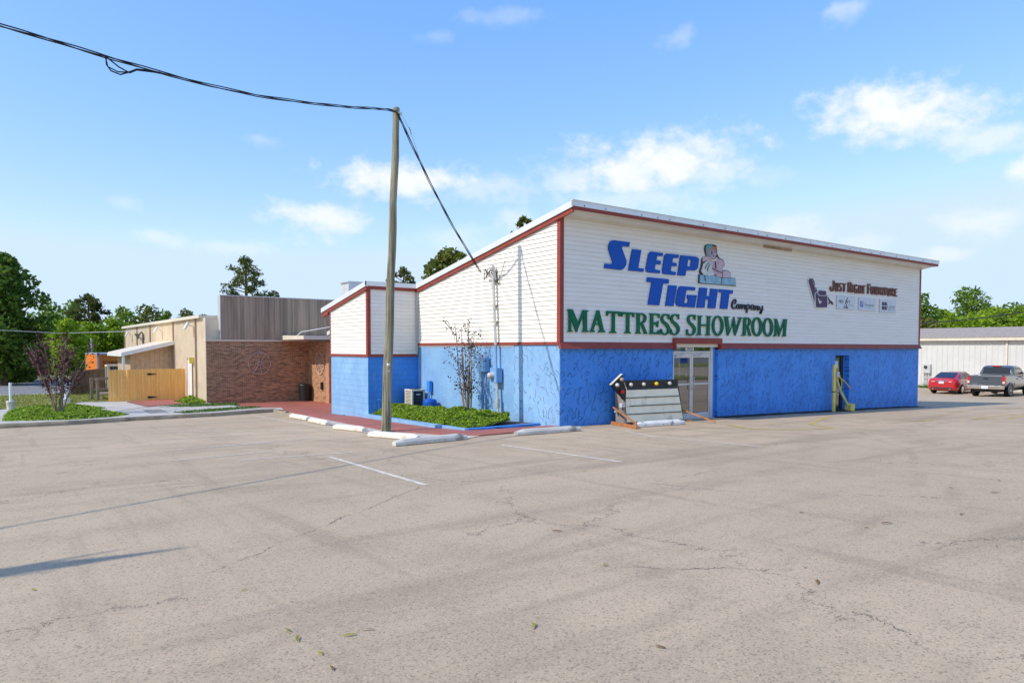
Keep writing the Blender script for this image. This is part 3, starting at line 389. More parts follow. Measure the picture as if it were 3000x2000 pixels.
 'emblem': [('black',[[[(6.089,5.467),(6.229,5.541),(6.513,5.551),(6.695,5.537),(6.739,5.257),(6.848,5.144),(7.045,5.086),(7.156,4.947),(7.02,4.84),(7.022,4.745),(7.288,4.76),(7.46,4.685),(7.463,4.525),(7.725,4.534),(7.758,4.262),(5.795,4.253),(5.809,4.544),(5.901,4.532),(5.835,4.629),(5.915,4.812),(5.948,5.051),(6.17,5.152),(6.082,5.323)]]]),('grey',[[[(6.137,5.435),(6.266,5.53),(6.514,5.497),(6.679,5.373),(6.701,5.23),(6.56,5.074),(6.35,5.094),(6.179,5.176)]]]),('teal',[[[(6.146,5.448),(6.248,5.522),(6.465,5.533),(6.231,5.395),(6.157,5.341)]]]),('lilac',[[[(6.298,5.341),(6.458,5.39),(6.66,5.383),(6.701,5.254),(6.617,5.126),(6.541,5.082),(6.387,5.121),(6.309,5.246)]]]),('orange',[[[(6.449,5.384),(6.553,5.44),(6.609,5.511),(6.677,5.493),(6.669,5.408),(6.573,5.382)]]]),('pink',[[[(6.003,5.091),(6.198,5.142),(6.446,5.017),(6.58,5.003),(6.752,5.112),(6.947,5.091),(7.126,4.958),(7,4.857),(6.987,4.509),(6.744,4.518),(6.569,4.604),(6.472,4.694),(6.428,5.004),(6.126,4.993),(5.987,4.953),(5.985,5.054)]]]),('cream',[[[(6.236,5.139),(6.446,5.065),(6.56,5.068),(6.722,5.159),(6.732,5.121),(6.619,5.015),(6.466,5.016)]]]),('white',[[[(5.944,4.719),(6.016,4.89),(6.164,4.978),(6.314,5.013),(6.419,4.985),(6.451,4.777),(6.56,4.591),(6.57,4.546),(6.285,4.529),(6.031,4.534),(5.908,4.657)]]]),('rose',[[[(7.022,4.718),(7.249,4.743),(7.43,4.659),(7.423,4.522),(7.027,4.499)]]]),('blue',[[[(5.846,4.523),(6.172,4.525),(6.589,4.533),(6.939,4.481),(7.334,4.493),(7.695,4.52),(7.71,4.285),(6.904,4.272),(6.177,4.269),(5.841,4.274)]]]),('black',[[[(6.422,5.333),(6.429,5.303),(6.436,5.268),(6.435,5.244),(6.433,5.227),(6.452,5.227),(6.454,5.245),(6.455,5.27),(6.448,5.306),(6.44,5.336)]]]),('black',[[[(6.557,5.319),(6.633,5.332),(6.63,5.346),(6.554,5.333)]]]),('black',[[[(6.499,5.184),(6.566,5.183),(6.568,5.194),(6.502,5.195)]]]),('black',[[[(6.95,4.494),(6.934,4.274),(6.952,4.274),(6.967,4.495)]]]),('black',[[[(6.1,4.728),(6.137,4.797),(6.19,4.876),(6.26,4.925),(6.319,4.956),(6.31,4.963),(6.25,4.932),(6.178,4.881),(6.124,4.8),(6.086,4.73)]]]),('black',[[[(6.214,4.664),(6.234,4.731),(6.268,4.811),(6.326,4.871),(6.378,4.913),(6.367,4.918),(6.314,4.876),(6.254,4.814),(6.22,4.733),(6.2,4.665)]]]),('black',[[[(6.438,4.772),(6.593,4.731),(6.776,4.686),(6.905,4.663),(6.992,4.651),(6.997,4.66),(6.911,4.672),(6.782,4.695),(6.6,4.74),(6.445,4.781)]]]),('black',[[[(6.061,4.512),(6.092,4.329),(6.109,4.331),(6.077,4.514)]]]),('black',[[[(6.593,5.004),(6.636,4.777),(6.649,4.779),(6.606,5.005)]]])],
}
# --- asphalt: weathered, sandy aggregate, tyre sweeps, cracks
def asphalt(name, base, cracks=True):
    t = NT(name)
    big = t.noise(.16, detail=3, rough=.5)
    med = t.noise(1.1, detail=6, rough=.62)
    sweep = t.noise(.9, vec=t.map((.16, 1.25, 1), rot=(0, 0, R(28))), detail=5, rough=.6, dist=.6)
    sweep2 = t.noise(1.2, vec=t.map((1.5, .12, 1), rot=(0, 0, R(-38))), detail=4, rough=.6, dist=.8)
    agg = t.voro(85.0, out='Color'); ag = t.xyz(agg)[0]
    fine = t.noise(150.0, detail=2)
    grain = t.noise(58.0, detail=6, rough=.8); pit = t.noise(21.0, detail=4, rough=.7)
    c = t.mix(t.ramp(big, .3, .7), sc3(base, .9), sc3(base, 1.08))
    c = t.mix(t.math('MULTIPLY', t.ramp(med, .42, .68), .48), c, sc3(base, .72))
    c = t.mix(t.math('MULTIPLY', t.ramp(sweep, .5, .70), .55), c, sc3(base, .58))
    c = t.mix(t.math('MULTIPLY', t.ramp(sweep2, .54, .70), .45), c, sc3(base, .6))
    c = t.mix(t.math('MULTIPLY', t.ramp(sweep, .48, .28), .2), c, sc3(base, 1.18))
    c = t.mix(t.ramp(ag, .0, .25, .62, 0), c, sc3(base, .32))
    c = t.mix(t.ramp(ag, .8, 1.0, 0, .35), c, (base[0]*1.4, base[1]*1.38, base[2]*1.34))
    c = t.mix(t.ramp(grain, .44, .29, 0, .8), c, sc3(base, .3)); c = t.mix(t.ramp(pit, .31, .22, 0, .85), c, sc3(base, .2))
    c = t.mix(t.ramp(fine, .3, .5, .35, 0), c, sc3(base, .5))
    if cracks:
        o = t.xyz()
        for (cx, cy, r_, wd, k_) in ((4, -26, 15, .14, .30), (4, -26, 16.5, .14, .26), (-9, 8, 19.5, .13, .24), (-9, 8, 21.0, .13, .22), (16, -17, 9.0, .12, .26), (16, -17, 10.5, .12, .24), (-2, -30, 21.5, .15, .2)):
            dx, dy = t.math('ADD', o[0], -cx), t.math('ADD', o[1], -cy)
            rr_ = t.math('SQRT', t.math('ADD', t.math('MULTIPLY', dx, dx), t.math('MULTIPLY', dy, dy)))
            rr_ = t.math('ADD', rr_, t.math('MULTIPLY', t.noise(.35, detail=2), .8))
            tk = t.math('MULTIPLY', t.ramp(t.math('ABSOLUTE', t.math('ADD', rr_, -r_-.4)), wd, wd*.2), t.ramp(t.noise(.6, vec=t.map(loc=(cx, cy, r_)), detail=4), .42, .62))
            c = t.mix(t.math('MULTIPLY', tk, k_), c, sc3(base, .42))
        for (ax, ay, bx_, by_) in ((-11.2, -8.6, -7.6, -5.9), (-8.4, -10.6, -7.2, -11.6), (-5.2, -7.6, -4.6, -9.4), (1.0, -9.0, 3.2, -10.4)):
            L_ = math.hypot(bx_-ax, by_-ay); ux, uy = (bx_-ax)/L_, (by_-ay)/L_
            dx, dy = t.math('ADD', o[0], -ax), t.math('ADD', o[1], -ay)
            al = t.math('ADD', t.math('MULTIPLY', dx, ux), t.math('MULTIPLY', dy, uy)); ac_ = t.math('SUBTRACT', t.math('MULTIPLY', dx, uy), t.math('MULTIPLY', dy, ux))
            ac_ = t.math('ADD', ac_, t.math('MULTIPLY_ADD', t.noise(2.2, detail=6, rough=.7), .36, -.18))
            ln = t.math('MULTIPLY', t.math('MULTIPLY', t.ramp(t.math('ABSOLUTE', ac_), .011, .004), t.ramp(t.math('ABSOLUTE', t.math('ADD', al, -L_/2)), L_/2, L_/2-.3)), t.ramp(t.noise(3, detail=3), .35, .5))
            c = t.mix(t.math('MULTIPLY', ln, .8), c, (.05, .042, .034))
        wv = t.node('ShaderNodeVectorMath', operation='ADD')
        nz = t.node('ShaderNodeVectorMath', operation='SCALE'); t.l.new(t.noise(1.6, detail=6, rough=.7, col=True), nz.inputs[0]); nz.inputs['Scale'].default_value = 1.1
        t.l.new(t.obj(), wv.inputs[0]); t.l.new(nz.outputs[0], wv.inputs[1])
        e = t.voro(.22, vec=wv.outputs[0], feature='DISTANCE_TO_EDGE')
        msk = t.ramp(t.noise(.33, detail=2), .46, .54)
        cr = t.math('MULTIPLY', t.ramp(e, .0022, .0008), msk)
        c = t.mix(t.math('MULTIPLY', cr, .8), c, (.035, .032, .028))
        # oil and rust drips
        oil = t.ramp(t.noise(.55, vec=t.map(loc=(9, 4, 0)), detail=2), .68, .78)
        c = t.mix(t.math('MULTIPLY', oil, .35), c, sc3(base, .45))
    t.set(c, .88, spec=.25)
    h = t.math('ADD', t.math('MULTIPLY', ag, .6), t.math('MULTIPLY', grain, 1.2))
    t.bump(h, .55, .006)
    return t.m
ASPH = (.555, .42, .275)
M_asph = asphalt('asphalt', ASPH)
M_street = asphalt('street_asphalt', (.27, .26, .25), False)
M_conc = plain('concrete', (.50, .455, .385), .85, var=.14, scale=1.3, bump=.25, bscale=60, dirt=((.26, .22, .17), .5))
M_concwall = plain('curb_concrete', (.32, .265, .185), .9, var=.2, scale=2.5, bump=.4, bscale=40, dirt=((.06, .05, .04), .85))
M_redwalk = plain('red_paint_walk', (.36, .112, .078), .75, var=.12, scale=1.2, bump=.15, bscale=70, dirt=((.25, .085, .065), .6))
M_whitestop = plain('white_stop_paint', (.74, .68, .58), .75, var=.08, scale=4, bump=.35, bscale=28, dirt=((.25, .18, .11), .55))
M_line = plain('worn_white_paint', (.66, .575, .46), .8, var=.2, scale=9, dirt=(ASPH, .95))
M_yline = plain('worn_yellow_paint', (.55, .40, .07), .8, var=.2, scale=7, dirt=(ASPH, .9))
t = NT('lawn_soil')
c = t.mix(t.ramp(t.noise(.5, detail=6, rough=.65), .35, .65), (.23, .25, .045), (.33, .29, .10))
c = t.mix(t.ramp(t.noise(14, detail=5, rough=.7), .35, .7, 0, .7), c, (.13, .18, .03))
t.set(c, .95, spec=.1); t.bump(t.noise(30, detail=4), .8, .04); M_lawn = t.m
M_soil = plain('mulch', (.10, .07, .045), .95, var=.35, scale=9, bump=.6, bscale=30)
M_dirt = plain('field', (.14, .15, .05), .95, var=.3, scale=.3)

# --- siding and walls
def white_siding(name, col):
    t = NT(name)
    o = t.xyz(); bt = t.node('ShaderNodeTexBrick'); bt.inputs['Scale'].default_value = 1.0; bt.inputs['Brick Width'].default_value = 3.66; bt.inputs['Row Height'].default_value = .127; bt.inputs['Mortar Size'].default_value = .006; bt.inputs['Mortar Smooth'].default_value = .4; bt.offset = .37
    t.l.new(t.cmb(t.math('ADD', o[0], o[1]), t.math('ADD', o[2], -2.335)), bt.inputs['Vector'])
    st = t.noise(1.5, vec=t.map((.5, .5, 4)), detail=6, rough=.6)
    c = t.mix(t.ramp(st, .35, .75), sc3(col, 1.03), (col[0]*.95, col[1]*.945, col[2]*.925))
    d = t.ramp(t.noise(2.2, vec=t.map((1.6, 1.6, .18)), detail=7, rough=.7), .60, .80)
    c = t.mix(t.math('MULTIPLY', d, .26), c, (.46, .41, .31))
    run = t.ramp(t.noise(1.0, vec=t.map((7, 7, .22), loc=(2, 5, 0)), detail=5, rough=.7), .66, .76)
    c = t.mix(t.math('MULTIPLY', run, .22), c, (.40, .30, .19))
    c = t.mix(t.math('MULTIPLY', bt.outputs['Fac'], .38), c, (.30, .26, .22))
    t.set(c, .48, spec=.35)
    t.bump(t.noise(3, vec=t.map((.6, .6, 3)), detail=2), .05, .02)
    return t.m
M_siding = white_siding('white_vinyl_siding', (.86, .82, .755))
M_soffit = plain('cream_soffit', (.74, .69, .58), .7, var=.05, scale=2, dirt=((.42, .34, .2), .3))
M_redtrim = plain('barn_red_trim', (.30, .062, .046), .55, var=.1, scale=3, bump=.05, spec=.25, dirt=((.20, .05, .04), .45))
M_whitemetal = plain('white_metal_edge', (.78, .79, .80), .35, .2, var=.05, scale=2, dirt=((.5, .5, .48), .3))
BLUE = (.055, .265, .78)
BLUE_W = (.235, .445, .745)      # paler blue used on the west walls
def stucco(name, base, axis):
    """trowelled stucco: short curved gouges, each with a raised lip"""
    t = NT(name); o = t.xyz(); h_ = o[0] if axis == 'y' else o[1]
    P = t.cmb(h_, o[2]); gs = []; ls = []
    for (scale, ang, L, off) in ((2.7, 62, .17, 0), (4.1, 48, .12, 7.3), (1.9, 75, .26, 3.1), (5.0, 110, .08, 11.0)):
        v = t.map(loc=(off, off*.7, 0), vec=P)
        vn = t.node('ShaderNodeTexVoronoi', voronoi_dimensions='2D', feature='F1'); vn.inputs['Scale'].default_value = scale; vn.inputs['Randomness'].default_value = .9; t.l.new(v, vn.inputs['Vector'])
        d = t.node('ShaderNodeVectorMath', operation='SUBTRACT'); t.l.new(v, d.inputs[0]); t.l.new(vn.outputs['Position'], d.inputs[1])
        q = t.xyz(d.outputs[0]); cc = t.xyz(vn.outputs['Color'])
        th = t.math('MULTIPLY_ADD', cc[0], R(70), R(ang-35)); cs_, sn = t.math('COSINE', th), t.math('SINE', th)
        u = t.math('ADD', t.math('MULTIPLY', q[0], cs_), t.math('MULTIPLY', q[1], sn))
        w = t.math('SUBTRACT', t.math('MULTIPLY', q[1], cs_), t.math('MULTIPLY', q[0], sn))
        bend = t.math('MULTIPLY', t.math('MULTIPLY', u, u), t.math('MULTIPLY_ADD', cc[1], 7.0, -3.5))
        w = t.math('ADD', t.math('SUBTRACT', w, bend), t.math('MULTIPLY_ADD', t.noise(30, detail=2), .012, -.006))
        end = t.ramp(t.math('ABSOLUTE', u), L*.95, L*.5); on_ = t.math('MULTIPLY', end, t.ramp(cc[2], .5 if axis == 'y' else .66, .58 if axis == 'y' else .72))
        gs.append(t.math('MULTIPLY', t.ramp(t.math('ABSOLUTE', w), .018, .004), on_))
        ls.append(t.math('MULTIPLY', t.ramp(t.math('ABSOLUTE', t.math('SUBTRACT', w, .022)), .018, .004), on_))
    g = gs[0]; l = ls[0]
    for k in gs[1:]: g = t.math('MAXIMUM', g, k)
    for k in ls[1:]: l = t.math('MAXIMUM', l, k)
    pat = t.noise(.9, detail=5, rough=.6); fine = t.noise(6, vec=t.map((1, 1, .5)), detail=6, rough=.65)
    c = t.mix(t.ramp(pat, .32, .7), sc3(base, .90), (base[0]*1.18, base[1]*1.12, base[2]*1.05))
    c = t.mix(t.ramp(fine, .38, .66, 0, .35), c, (base[0]*1.5+.02, base[1]*1.25, base[2]*1.08))
    c = t.mix(t.math('MULTIPLY', l, .3), c, (base[0]*1.6+.05, base[1]*1.3+.03, min(.85, base[2]*1.1)))  # highlight on each lip is put into the colour
    c = t.mix(t.math('MULTIPLY', g, .6 if axis == 'y' else .5), c, (base[0]*.2, base[1]*.22, base[2]*.32))
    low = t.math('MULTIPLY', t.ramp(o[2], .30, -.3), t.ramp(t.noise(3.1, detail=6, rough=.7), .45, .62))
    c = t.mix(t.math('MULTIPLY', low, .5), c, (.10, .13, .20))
    if axis == 'y':
        wear = t.math('MULTIPLY', t.ramp(t.math('ABSOLUTE', o[0]), .30, .0), t.ramp(t.noise(8, detail=6, rough=.7), .52, .6)); c = t.mix(t.math('MULTIPLY', wear, .8), c, BLUE_W)
    t.set(c, .5, spec=.3)
    h = t.math('ADD', t.math('MULTIPLY', t.noise(2.4, detail=5, rough=.6), 1.2), t.math('MULTIPLY', t.noise(11, detail=4), .4))
    h = t.math('ADD', t.math('SUBTRACT', h, t.math('MULTIPLY', g, .9)), t.math('MULTIPLY', l, .5))
    t.bump(h, .6, .035)
    return t.m
M_stucco = stucco('blue_stucco', BLUE, 'y'); M_stucco_w = stucco('pale_blue_stucco', BLUE_W, 'x')
def painted_masonry(name, bw, bh, axis, groove=.35, mort=.02, BLUE=BLUE):
    t = NT(name)
    o = t.xyz(); v = t.cmb(o[1] if axis == 'x' else o[0], o[2])
    b = t.node('ShaderNodeTexBrick'); b.inputs['Scale'].default_value = 1.0; b.inputs['Brick Width'].default_value = bw; b.inputs['Row Height'].default_value = bh
    b.inputs['Mortar Size'].default_value = mort; b.inputs['Mortar Smooth'].default_value = .6; t.l.new(v, b.inputs['Vector'])
    pat = t.noise(1.1, detail=6, rough=.62)
    c = t.mix(t.ramp(pat, .35, .68), sc3(BLUE, .92), (BLUE[0]*1.2, BLUE[1]*1.12, BLUE[2]*1.04))
    wash = t.ramp(t.noise(2.6, vec=t.map((1, 1, .5), loc=(2, 8, 1)), detail=6, rough=.7), .58, .74)
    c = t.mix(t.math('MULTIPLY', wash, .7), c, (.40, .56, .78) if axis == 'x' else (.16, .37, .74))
    c = t.mix(t.math('MULTIPLY', b.outputs['Fac'], groove), c, sc3(BLUE, .62))
    t.set(c, .5, spec=.35)
    t.bump(t.math('SUBTRACT', t.math('MULTIPLY', t.noise(14, detail=4), .35), t.math('MULTIPLY', b.outputs['Fac'], 1.0)), .5, .012)
    return t.m
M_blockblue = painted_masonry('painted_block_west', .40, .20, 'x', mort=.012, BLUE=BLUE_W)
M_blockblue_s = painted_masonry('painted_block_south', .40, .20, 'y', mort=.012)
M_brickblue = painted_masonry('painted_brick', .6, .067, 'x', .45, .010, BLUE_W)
def brick(name, axis):
    t = NT(name)
    o = t.xyz(); v = t.cmb(o[1] if axis == 'x' else o[0], o[2])
    b = t.node('ShaderNodeTexBrick'); b.inputs['Scale'].default_value = 1.0; b.inputs['Brick Width'].default_value = .205; b.inputs['Row Height'].default_value = .0677
    b.inputs['Mortar Size'].default_value = .0055; b.inputs['Mortar Smooth'].default_value = .2; b.inputs['Bias'].default_value = -.1
    b.inputs['Color1'].default_value = (.50, .25, .125, 1); b.inputs['Color2'].default_value = (.12, .058, .036, 1); b.inputs['Mortar'].default_value = (.62, .48, .33, 1)
    t.l.new(v, b.inputs['Vector'])
    n = t.noise(.8, detail=5, rough=.6)
    c = t.mix(t.ramp(n, .4, .65, 0, .3), b.outputs['Color'], (.42, .21, .11))
    t.set(c, .85, spec=.2)
    t.bump(t.math('SUBTRACT', t.math('MULTIPLY', t.noise(50), .25), b.outputs['Fac']), .2, .006)
    return t.m
M_brick_y = brick('red_brick_front', 'y'); M_brick_x = brick('red_brick_return', 'x')
M_tan = plain('tan_ribbed_metal', (.82, .675, .50), .5, .1, var=.06, scale=1.2, dirt=((.42, .31, .2), .35))
M_tandark = plain('tan_metal_trim', (.36, .25, .17), .5, var=.1)
def streaked(name, col, rough=.6):
    t = NT(name)
    a = t.noise(1.0, vec=t.map((3.2, 3.2, .12)), detail=5, rough=.7); b = t.noise(1.0, vec=t.map((.9, .9, .5), loc=(3, 1, 2)), detail=4)
    c = t.mix(t.ramp(a, .3, .7), sc3(col, .62), sc3(col, 1.25)); c = t.mix(t.ramp(b, .5, .75, 0, .5), c, (col[0]*1.15, col[1]*1.12, col[2]*1.1))
    c = t.mix(t.ramp(t.noise(1.0, vec=t.map((6, 6, .25), loc=(7, 7, 7)), detail=6, rough=.75), .62, .75, 0, .6), c, (.08, .06, .05))
    t.set(c, rough, 0, .3); return t.m
M_grey = streaked('grey_weathered_metal', (.41, .30, .21))
M_lightgrey = plain('light_grey_metal', (.56, .56, .55), .45, .1, var=.08)
M_cream = plain('cream_paint', (.72, .65, .53), .6, var=.06, dirt=((.4, .33, .24), .3))
M_tanboard = plain('tan_board', (.50, .36, .24), .75, var=.1, scale=4, bump=.1)
M_whitewall = plain('white_ribbed_metal', (.64, .63, .61), .5, .05, var=.04, scale=1.0, dirt=((.6, .56, .5), .35))
M_shingle = plain('grey_shingle', (.36, .30, .24), .9, var=.2, scale=6, bump=.4, bscale=20)
M_white = plain('white_paint', (.78, .78, .77), .45, var=.05)
M_black = plain('black_plastic', (.012, .012, .014), .5, var=.2)
M_darkmetal = plain('dark_metal', (.05, .05, .055), .45, .4, var=.2)
M_alum = plain('white_aluminium_frame', (.66, .64, .63), .38, .35, var=.06, dirt=((.4, .38, .36), .3))
M_chrome = plain('chrome', (.72, .70, .67), .16, 1.0, var=.05)
M_galv = plain('galvanised_steel', (.58, .56, .52), .42, .35, var=.14, scale=6, dirt=((.35, .24, .15), .3))
M_bluepaint = plain('blue_painted_metal', (BLUE[0], BLUE[1], BLUE[2]), .42, 0, var=.1)
M_bluegear = plain('pale_blue_painted_metal', (.19, .37, .65), .42, 0, var=.1)
M_found = plain('dark_foundation', (.035, .032, .03), .95, var=.4, scale=4, bump=.8, bscale=12, dirt=((.10, .095, .09), .6))
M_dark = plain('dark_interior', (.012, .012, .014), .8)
t = NT('dark_glass'); t.set((.018, .019, .02), .03, 0, .9)
t.b.inputs['IOR'].default_value = 2.3; M_glass = t.m
t = NT('car_glass'); t.set((.02, .024, .03), .05, 0, .6); M_carglass = t.m
M_orange = plain('orange_container', (.80, .20, .012), .5, var=.08, scale=1.5)
M_silver = plain('silver_post', (.5, .5, .55), .4, .4, var=.1)
M_rust = plain('rusty_orange_steel', (.42, .17, .06), .8, var=.22, scale=7, bump=.2, dirt=((.25, .09, .04), .6))
M_yellow = plain('yellow_paint', (.82, .66, .14), .6, var=.14, scale=5, dirt=((.4, .33, .12), .5))
def wood(name, a, b, grain=(18, 18, .7), knots=False, greenish=None, rough=.85):
    t = NT(name)
    n = t.noise(1.0, vec=t.map(grain), detail=6, rough=.65, dist=.3)
    c = t.mix(t.ramp(n, .3, .7), a, b)
    c = t.mix(t.ramp(t.noise(1.3, detail=4), .4, .7, 0, .45), c, sc3(b, .8))
    if greenish: c = t.mix(t.ramp(t.noise(2.4, vec=t.map((1, 1, .35)), detail=4), .5, .68, 0, .6), c, greenish)
    if knots:
        k = t.voro(3.3, vec=t.map((1.6, 1.6, .8)))
        c = t.mix(t.ramp(k, .085, .035), c, (.16, .05, .015))
    t.set(c, rough, spec=.2); t.bump(n, .35, .01)
    return t.m
M_pole = wood('weathered_pole_wood', (.06, .052, .034), (.40, .37, .265), (13, 13, .4), greenish=(.155, .17, .075))
M_newwood = wood('fresh_pine_board', (.80, .41, .10), (.98, .60, .20), (14, 14, .5), knots=True)
M_oldwood = wood('old_grey_board', (.055, .043, .035), (.20, .16, .125), (14, 14, .6))
M_deckwood = wood('weathered_deck_wood', (.19, .14, .10), (.38, .30, .23), (8, 8, 3))
M_bark = wood('bark', (.07, .05, .035), (.22, .16, .11), (8, 8, .8))
M_stem = wood('smooth_stem_bark', (.16, .11, .075), (.42, .32, .24), (10, 10, 1.2))
def foliage(name, a, b, trans=.45, cdark=None):
    t = NT(name)
    g = t.node('ShaderNodeNewGeometry')
    oi = t.node('ShaderNodeObjectInfo')
    r = g.outputs['Random Per Island']
    c = t.mix(r, a, b)
    if cdark: c = t.mix(t.ramp(r, .82, .86), c, cdark)
    c = t.mix(t.ramp(oi.outputs['Random'], 0, 1, 0, .35), c, sc3(a, .8))
    t.set(c, .6, spec=.2)
    tr = t.node('ShaderNodeBsdfTranslucent'); t.l.new(c, tr.inputs[0])
    mx = t.node('ShaderNodeMixShader'); mx.inputs[0].default_value = trans
    t.l.new(t.b.outputs[0], mx.inputs[1]); t.l.new(tr.outputs[0], mx.inputs[2]); t.l.new(mx.outputs[0], t.out.inputs[0])
    return t.m
M_fdark = foliage('dark_leaf', (.05, .12, .018), (.26, .37, .05))
M_fmid = foliage('mid_leaf', (.11, .21, .02), (.30, .42, .05))
M_fbright = foliage('bright_leaf', (.20, .32, .02), (.42, .54, .04))
M_folive = foliage('olive_leaf', (.09, .13, .02), (.28, .29, .06))
M_fpine = foliage('pine_needles', (.05, .085, .018), (.22, .23, .06))
M_fjun = foliage('juniper_leaf', (.17, .30, .02), (.47, .60, .06), .35, (.03, .075, .01))
M_fgrass = foliage('grass_blade', (.17, .21, .03), (.36, .34, .08), .3)
M_fpurple = foliage('purple_leaf', (.045, .014, .022), (.17, .055, .065), .15)
M_fslate = foliage('slate_leaf', (.018, .018, .03), (.07, .06, .085), .15)
M_fred = foliage('reddish_leaf', (.30, .08, .03), (.38, .26, .08), .25)
M_leaf = plain('dry_leaf', (.22, .10, .025), .8, var=.3)
M_leafy = plain('yellow_green_leaf', (.30, .26, .03), .8, var=.3)
M_signblue = plain('sign_blue_face', (.012, .095, .46), .5, var=.05, spec=.15)
M_signgreen = plain('sign_green_face', (.006, .15, .068), .5, var=.08, spec=.15)
M_signnavy = plain('sign_black_face', (.012, .014, .03), .45)
M_signbrown = plain('sign_rusty_brown', (.17, .055, .035), .6, var=.4, scale=5, dirt=((.05, .035, .035), .7))
M_signpurple = plain('sign_plum', (.065, .022, .075), .5, var=.06)
M_panelwhite = plain('sign_white_panel', (.66, .68, .72), .5, var=.04)
EMB = {'black': M_signnavy, 'grey': plain('paint_sage', (.26, .30, .29)), 'teal': plain('paint_teal', (.06, .36, .38)), 'lilac': plain('paint_lilac', (.42, .33, .42)),
       'orange': plain('paint_coral', (.5, .16, .08)), 'pink': plain('paint_pink', (.58, .40, .46)), 'cream': plain('paint_cream', (.70, .63, .48)), 'white': plain('paint_offwhite', (.66, .66, .64)),
       'rose': plain('paint_rose', (.58, .46, .50)), 'blue': plain('paint_pale_blue', (.27, .47, .58), var=.15, scale=6)}
M_readerpanel = plain('reader_board_panel', (.94, .86, .66), .5, var=.06, scale=3, dirt=((.30, .30, .24), .6))
M_bulbclear = plain('clear_bulb', (.62, .60, .55), .2, .2); M_bulbyellow = plain('yellow_bulb', (.75, .55, .02), .2)
M_redpaint = NT('candy_red_paint'); M_redpaint.set((.50, .010, .018), .3, 0, .5); M_redpaint.b.inputs['Coat Weight'].default_value = 1.0; M_redpaint = M_redpaint.m
M_greypaint = NT('slate_grey_paint'); M_greypaint.set((.125, .135, .155), .28, .5, .6); M_greypaint.b.inputs['Coat Weight'].default_value = 1.0; M_greypaint = M_greypaint.m
M_tyre = plain('tyre_rubber', (.018, .017, .016), .85)
M_tail = plain('red_lamp_lens', (.60, .02, .015), .15); M_plate = plain('licence_plate', (.7, .7, .75), .4)
M_amber = plain('clear_lamp_lens', (.75, .62, .5), .15)
M_wire = plain('cable_black', (.012, .012, .013), .6); M_wirepale = plain('cable_pale', (.55, .56, .55), .5)
M_tape = plain('yellow_tape', (.75, .55, .03), .5); M_tapeo = plain('orange_tape', (.55, .22, .04), .5)

# ------------------------------------------------------------------ ground sheets
def clip_half(poly, ax, val, keep_less):
    out = []
    for i in range(len(poly)):
        a, b = poly[i], poly[(i+1) % len(poly)]
        ia = (a[ax] <= val) if keep_less else (a[ax] >= val); ib = (b[ax] <= val) if keep_less else (b[ax] >= val)
        if ia: out.append(a)
        if ia != ib:
            k = (val-a[ax])/(b[ax]-a[ax]); out.append(tuple(a[j]+k*(b[j]-a[j]) for j in range(2)))
    return out
def drape(name, poly, dz, m, cell=1.0, side=0.0, hf=None, parent=None, kind='structure'):
    """sheet cut to a polygon and laid on the falling ground; side>0 adds a skirt of that depth"""
    hf = hf or (lambda x, y: 0.0)
    mb = MB(); xs = [p[0] for p in poly]; ys = [p[1] for p in poly]
    idx = {}
    def vid(p):
        k = (round(p[0], 4), round(p[1], 4))
        if k not in idx:
            idx[k] = len(mb.v); mb.v.append((p[0], p[1], G(p[0], p[1])+dz+hf(p[0], p[1])))
        return idx[k]
    x = math.floor(min(xs)/cell)*cell
    while x < max(xs):
        col = clip_half(clip_half(poly, 0, x, False), 0, x+cell, True)
        if len(col) > 2:
            y = math.floor(min(p[1] for p in col)/cell)*cell
            while y < max(p[1] for p in col):
                c = clip_half(clip_half(col, 1, y, False), 1, y+cell, True)
                if len(c) > 2:
                    f = []
                    for p in c:
                        i = vid(p)
                        if not f or (f[-1] != i): f.append(i)
                    if f[0] == f[-1]: f.pop()
                    if len(set(f)) == len(f) and len(f) > 2:
                        ar = sum(mb.v[f[i-1]][0]*mb.v[f[i]][1]-mb.v[f[i]][0]*mb.v[f[i-1]][1] for i in range(len(f)))
                        if abs(ar) > 1e-5: mb.f.append(tuple(f) if ar > 0 else tuple(f[::-1])); mb.sm.append(True)
                y += cell
        x += cell
    if side:
        n = len(poly)
        for i in range(n):
            a, b = poly[i], poly[(i+1) % n]; L = math.hypot(b[0]-a[0], b[1]-a[1]); k = max(1, int(L/cell))
            for j in range(k):
                p = [(a[q]+(b[q]-a[q])*j/k) for q in range(2)]; r_ = [(a[q]+(b[q]-a[q])*(j+1)/k) for q in range(2)]
                zt = lambda w: G(w[0], w[1])+dz+hf(w[0], w[1])
                mb.add([(p[0], p[1], zt(p)), (r_[0], r_[1], zt(r_)), (r_[0], r_[1], zt(r_)-side), (p[0], p[1], zt(p)-side)], [(0, 1, 2, 3)])
    o = mb.build(name, m, parent, recalc=False)
    if kind: tag(o, kind=kind)
    return o
def grid_lines(lo, hi, fine_lo, fine_hi, step, grow=1.35):
    a = []; v = fine_lo
    while v <= fine_hi: a.append(v); v += step
    s = step; v = a[-1]
    while v < hi: s *= grow; v += s; a.append(v)
    s = step; v = a[0]; pre = []
    while v > lo: s *= grow; v -= s; pre.append(v)
    return pre[::-1]+a
gx_ = grid_lines(-1400, 1600, -40, 80, 3); gy_ = grid_lines(-1400, 1600, -40, 90, 3)
mb = MB(); nx = len(gx_)
for y in gy_:
    for x in gx_: mb.v.append((x, y, G(max(-60, min(x, 120)), max(-60, min(y, 160)))-.05))
for j in range(len(gy_)-1):
    for i in range(nx-1):
        a = j*nx+i; mb.f.append((a, a+1, a+nx+1, a+nx)); mb.sm.append(True)
tag(mb.build('ground', M_dirt, recalc=False), kind='structure')
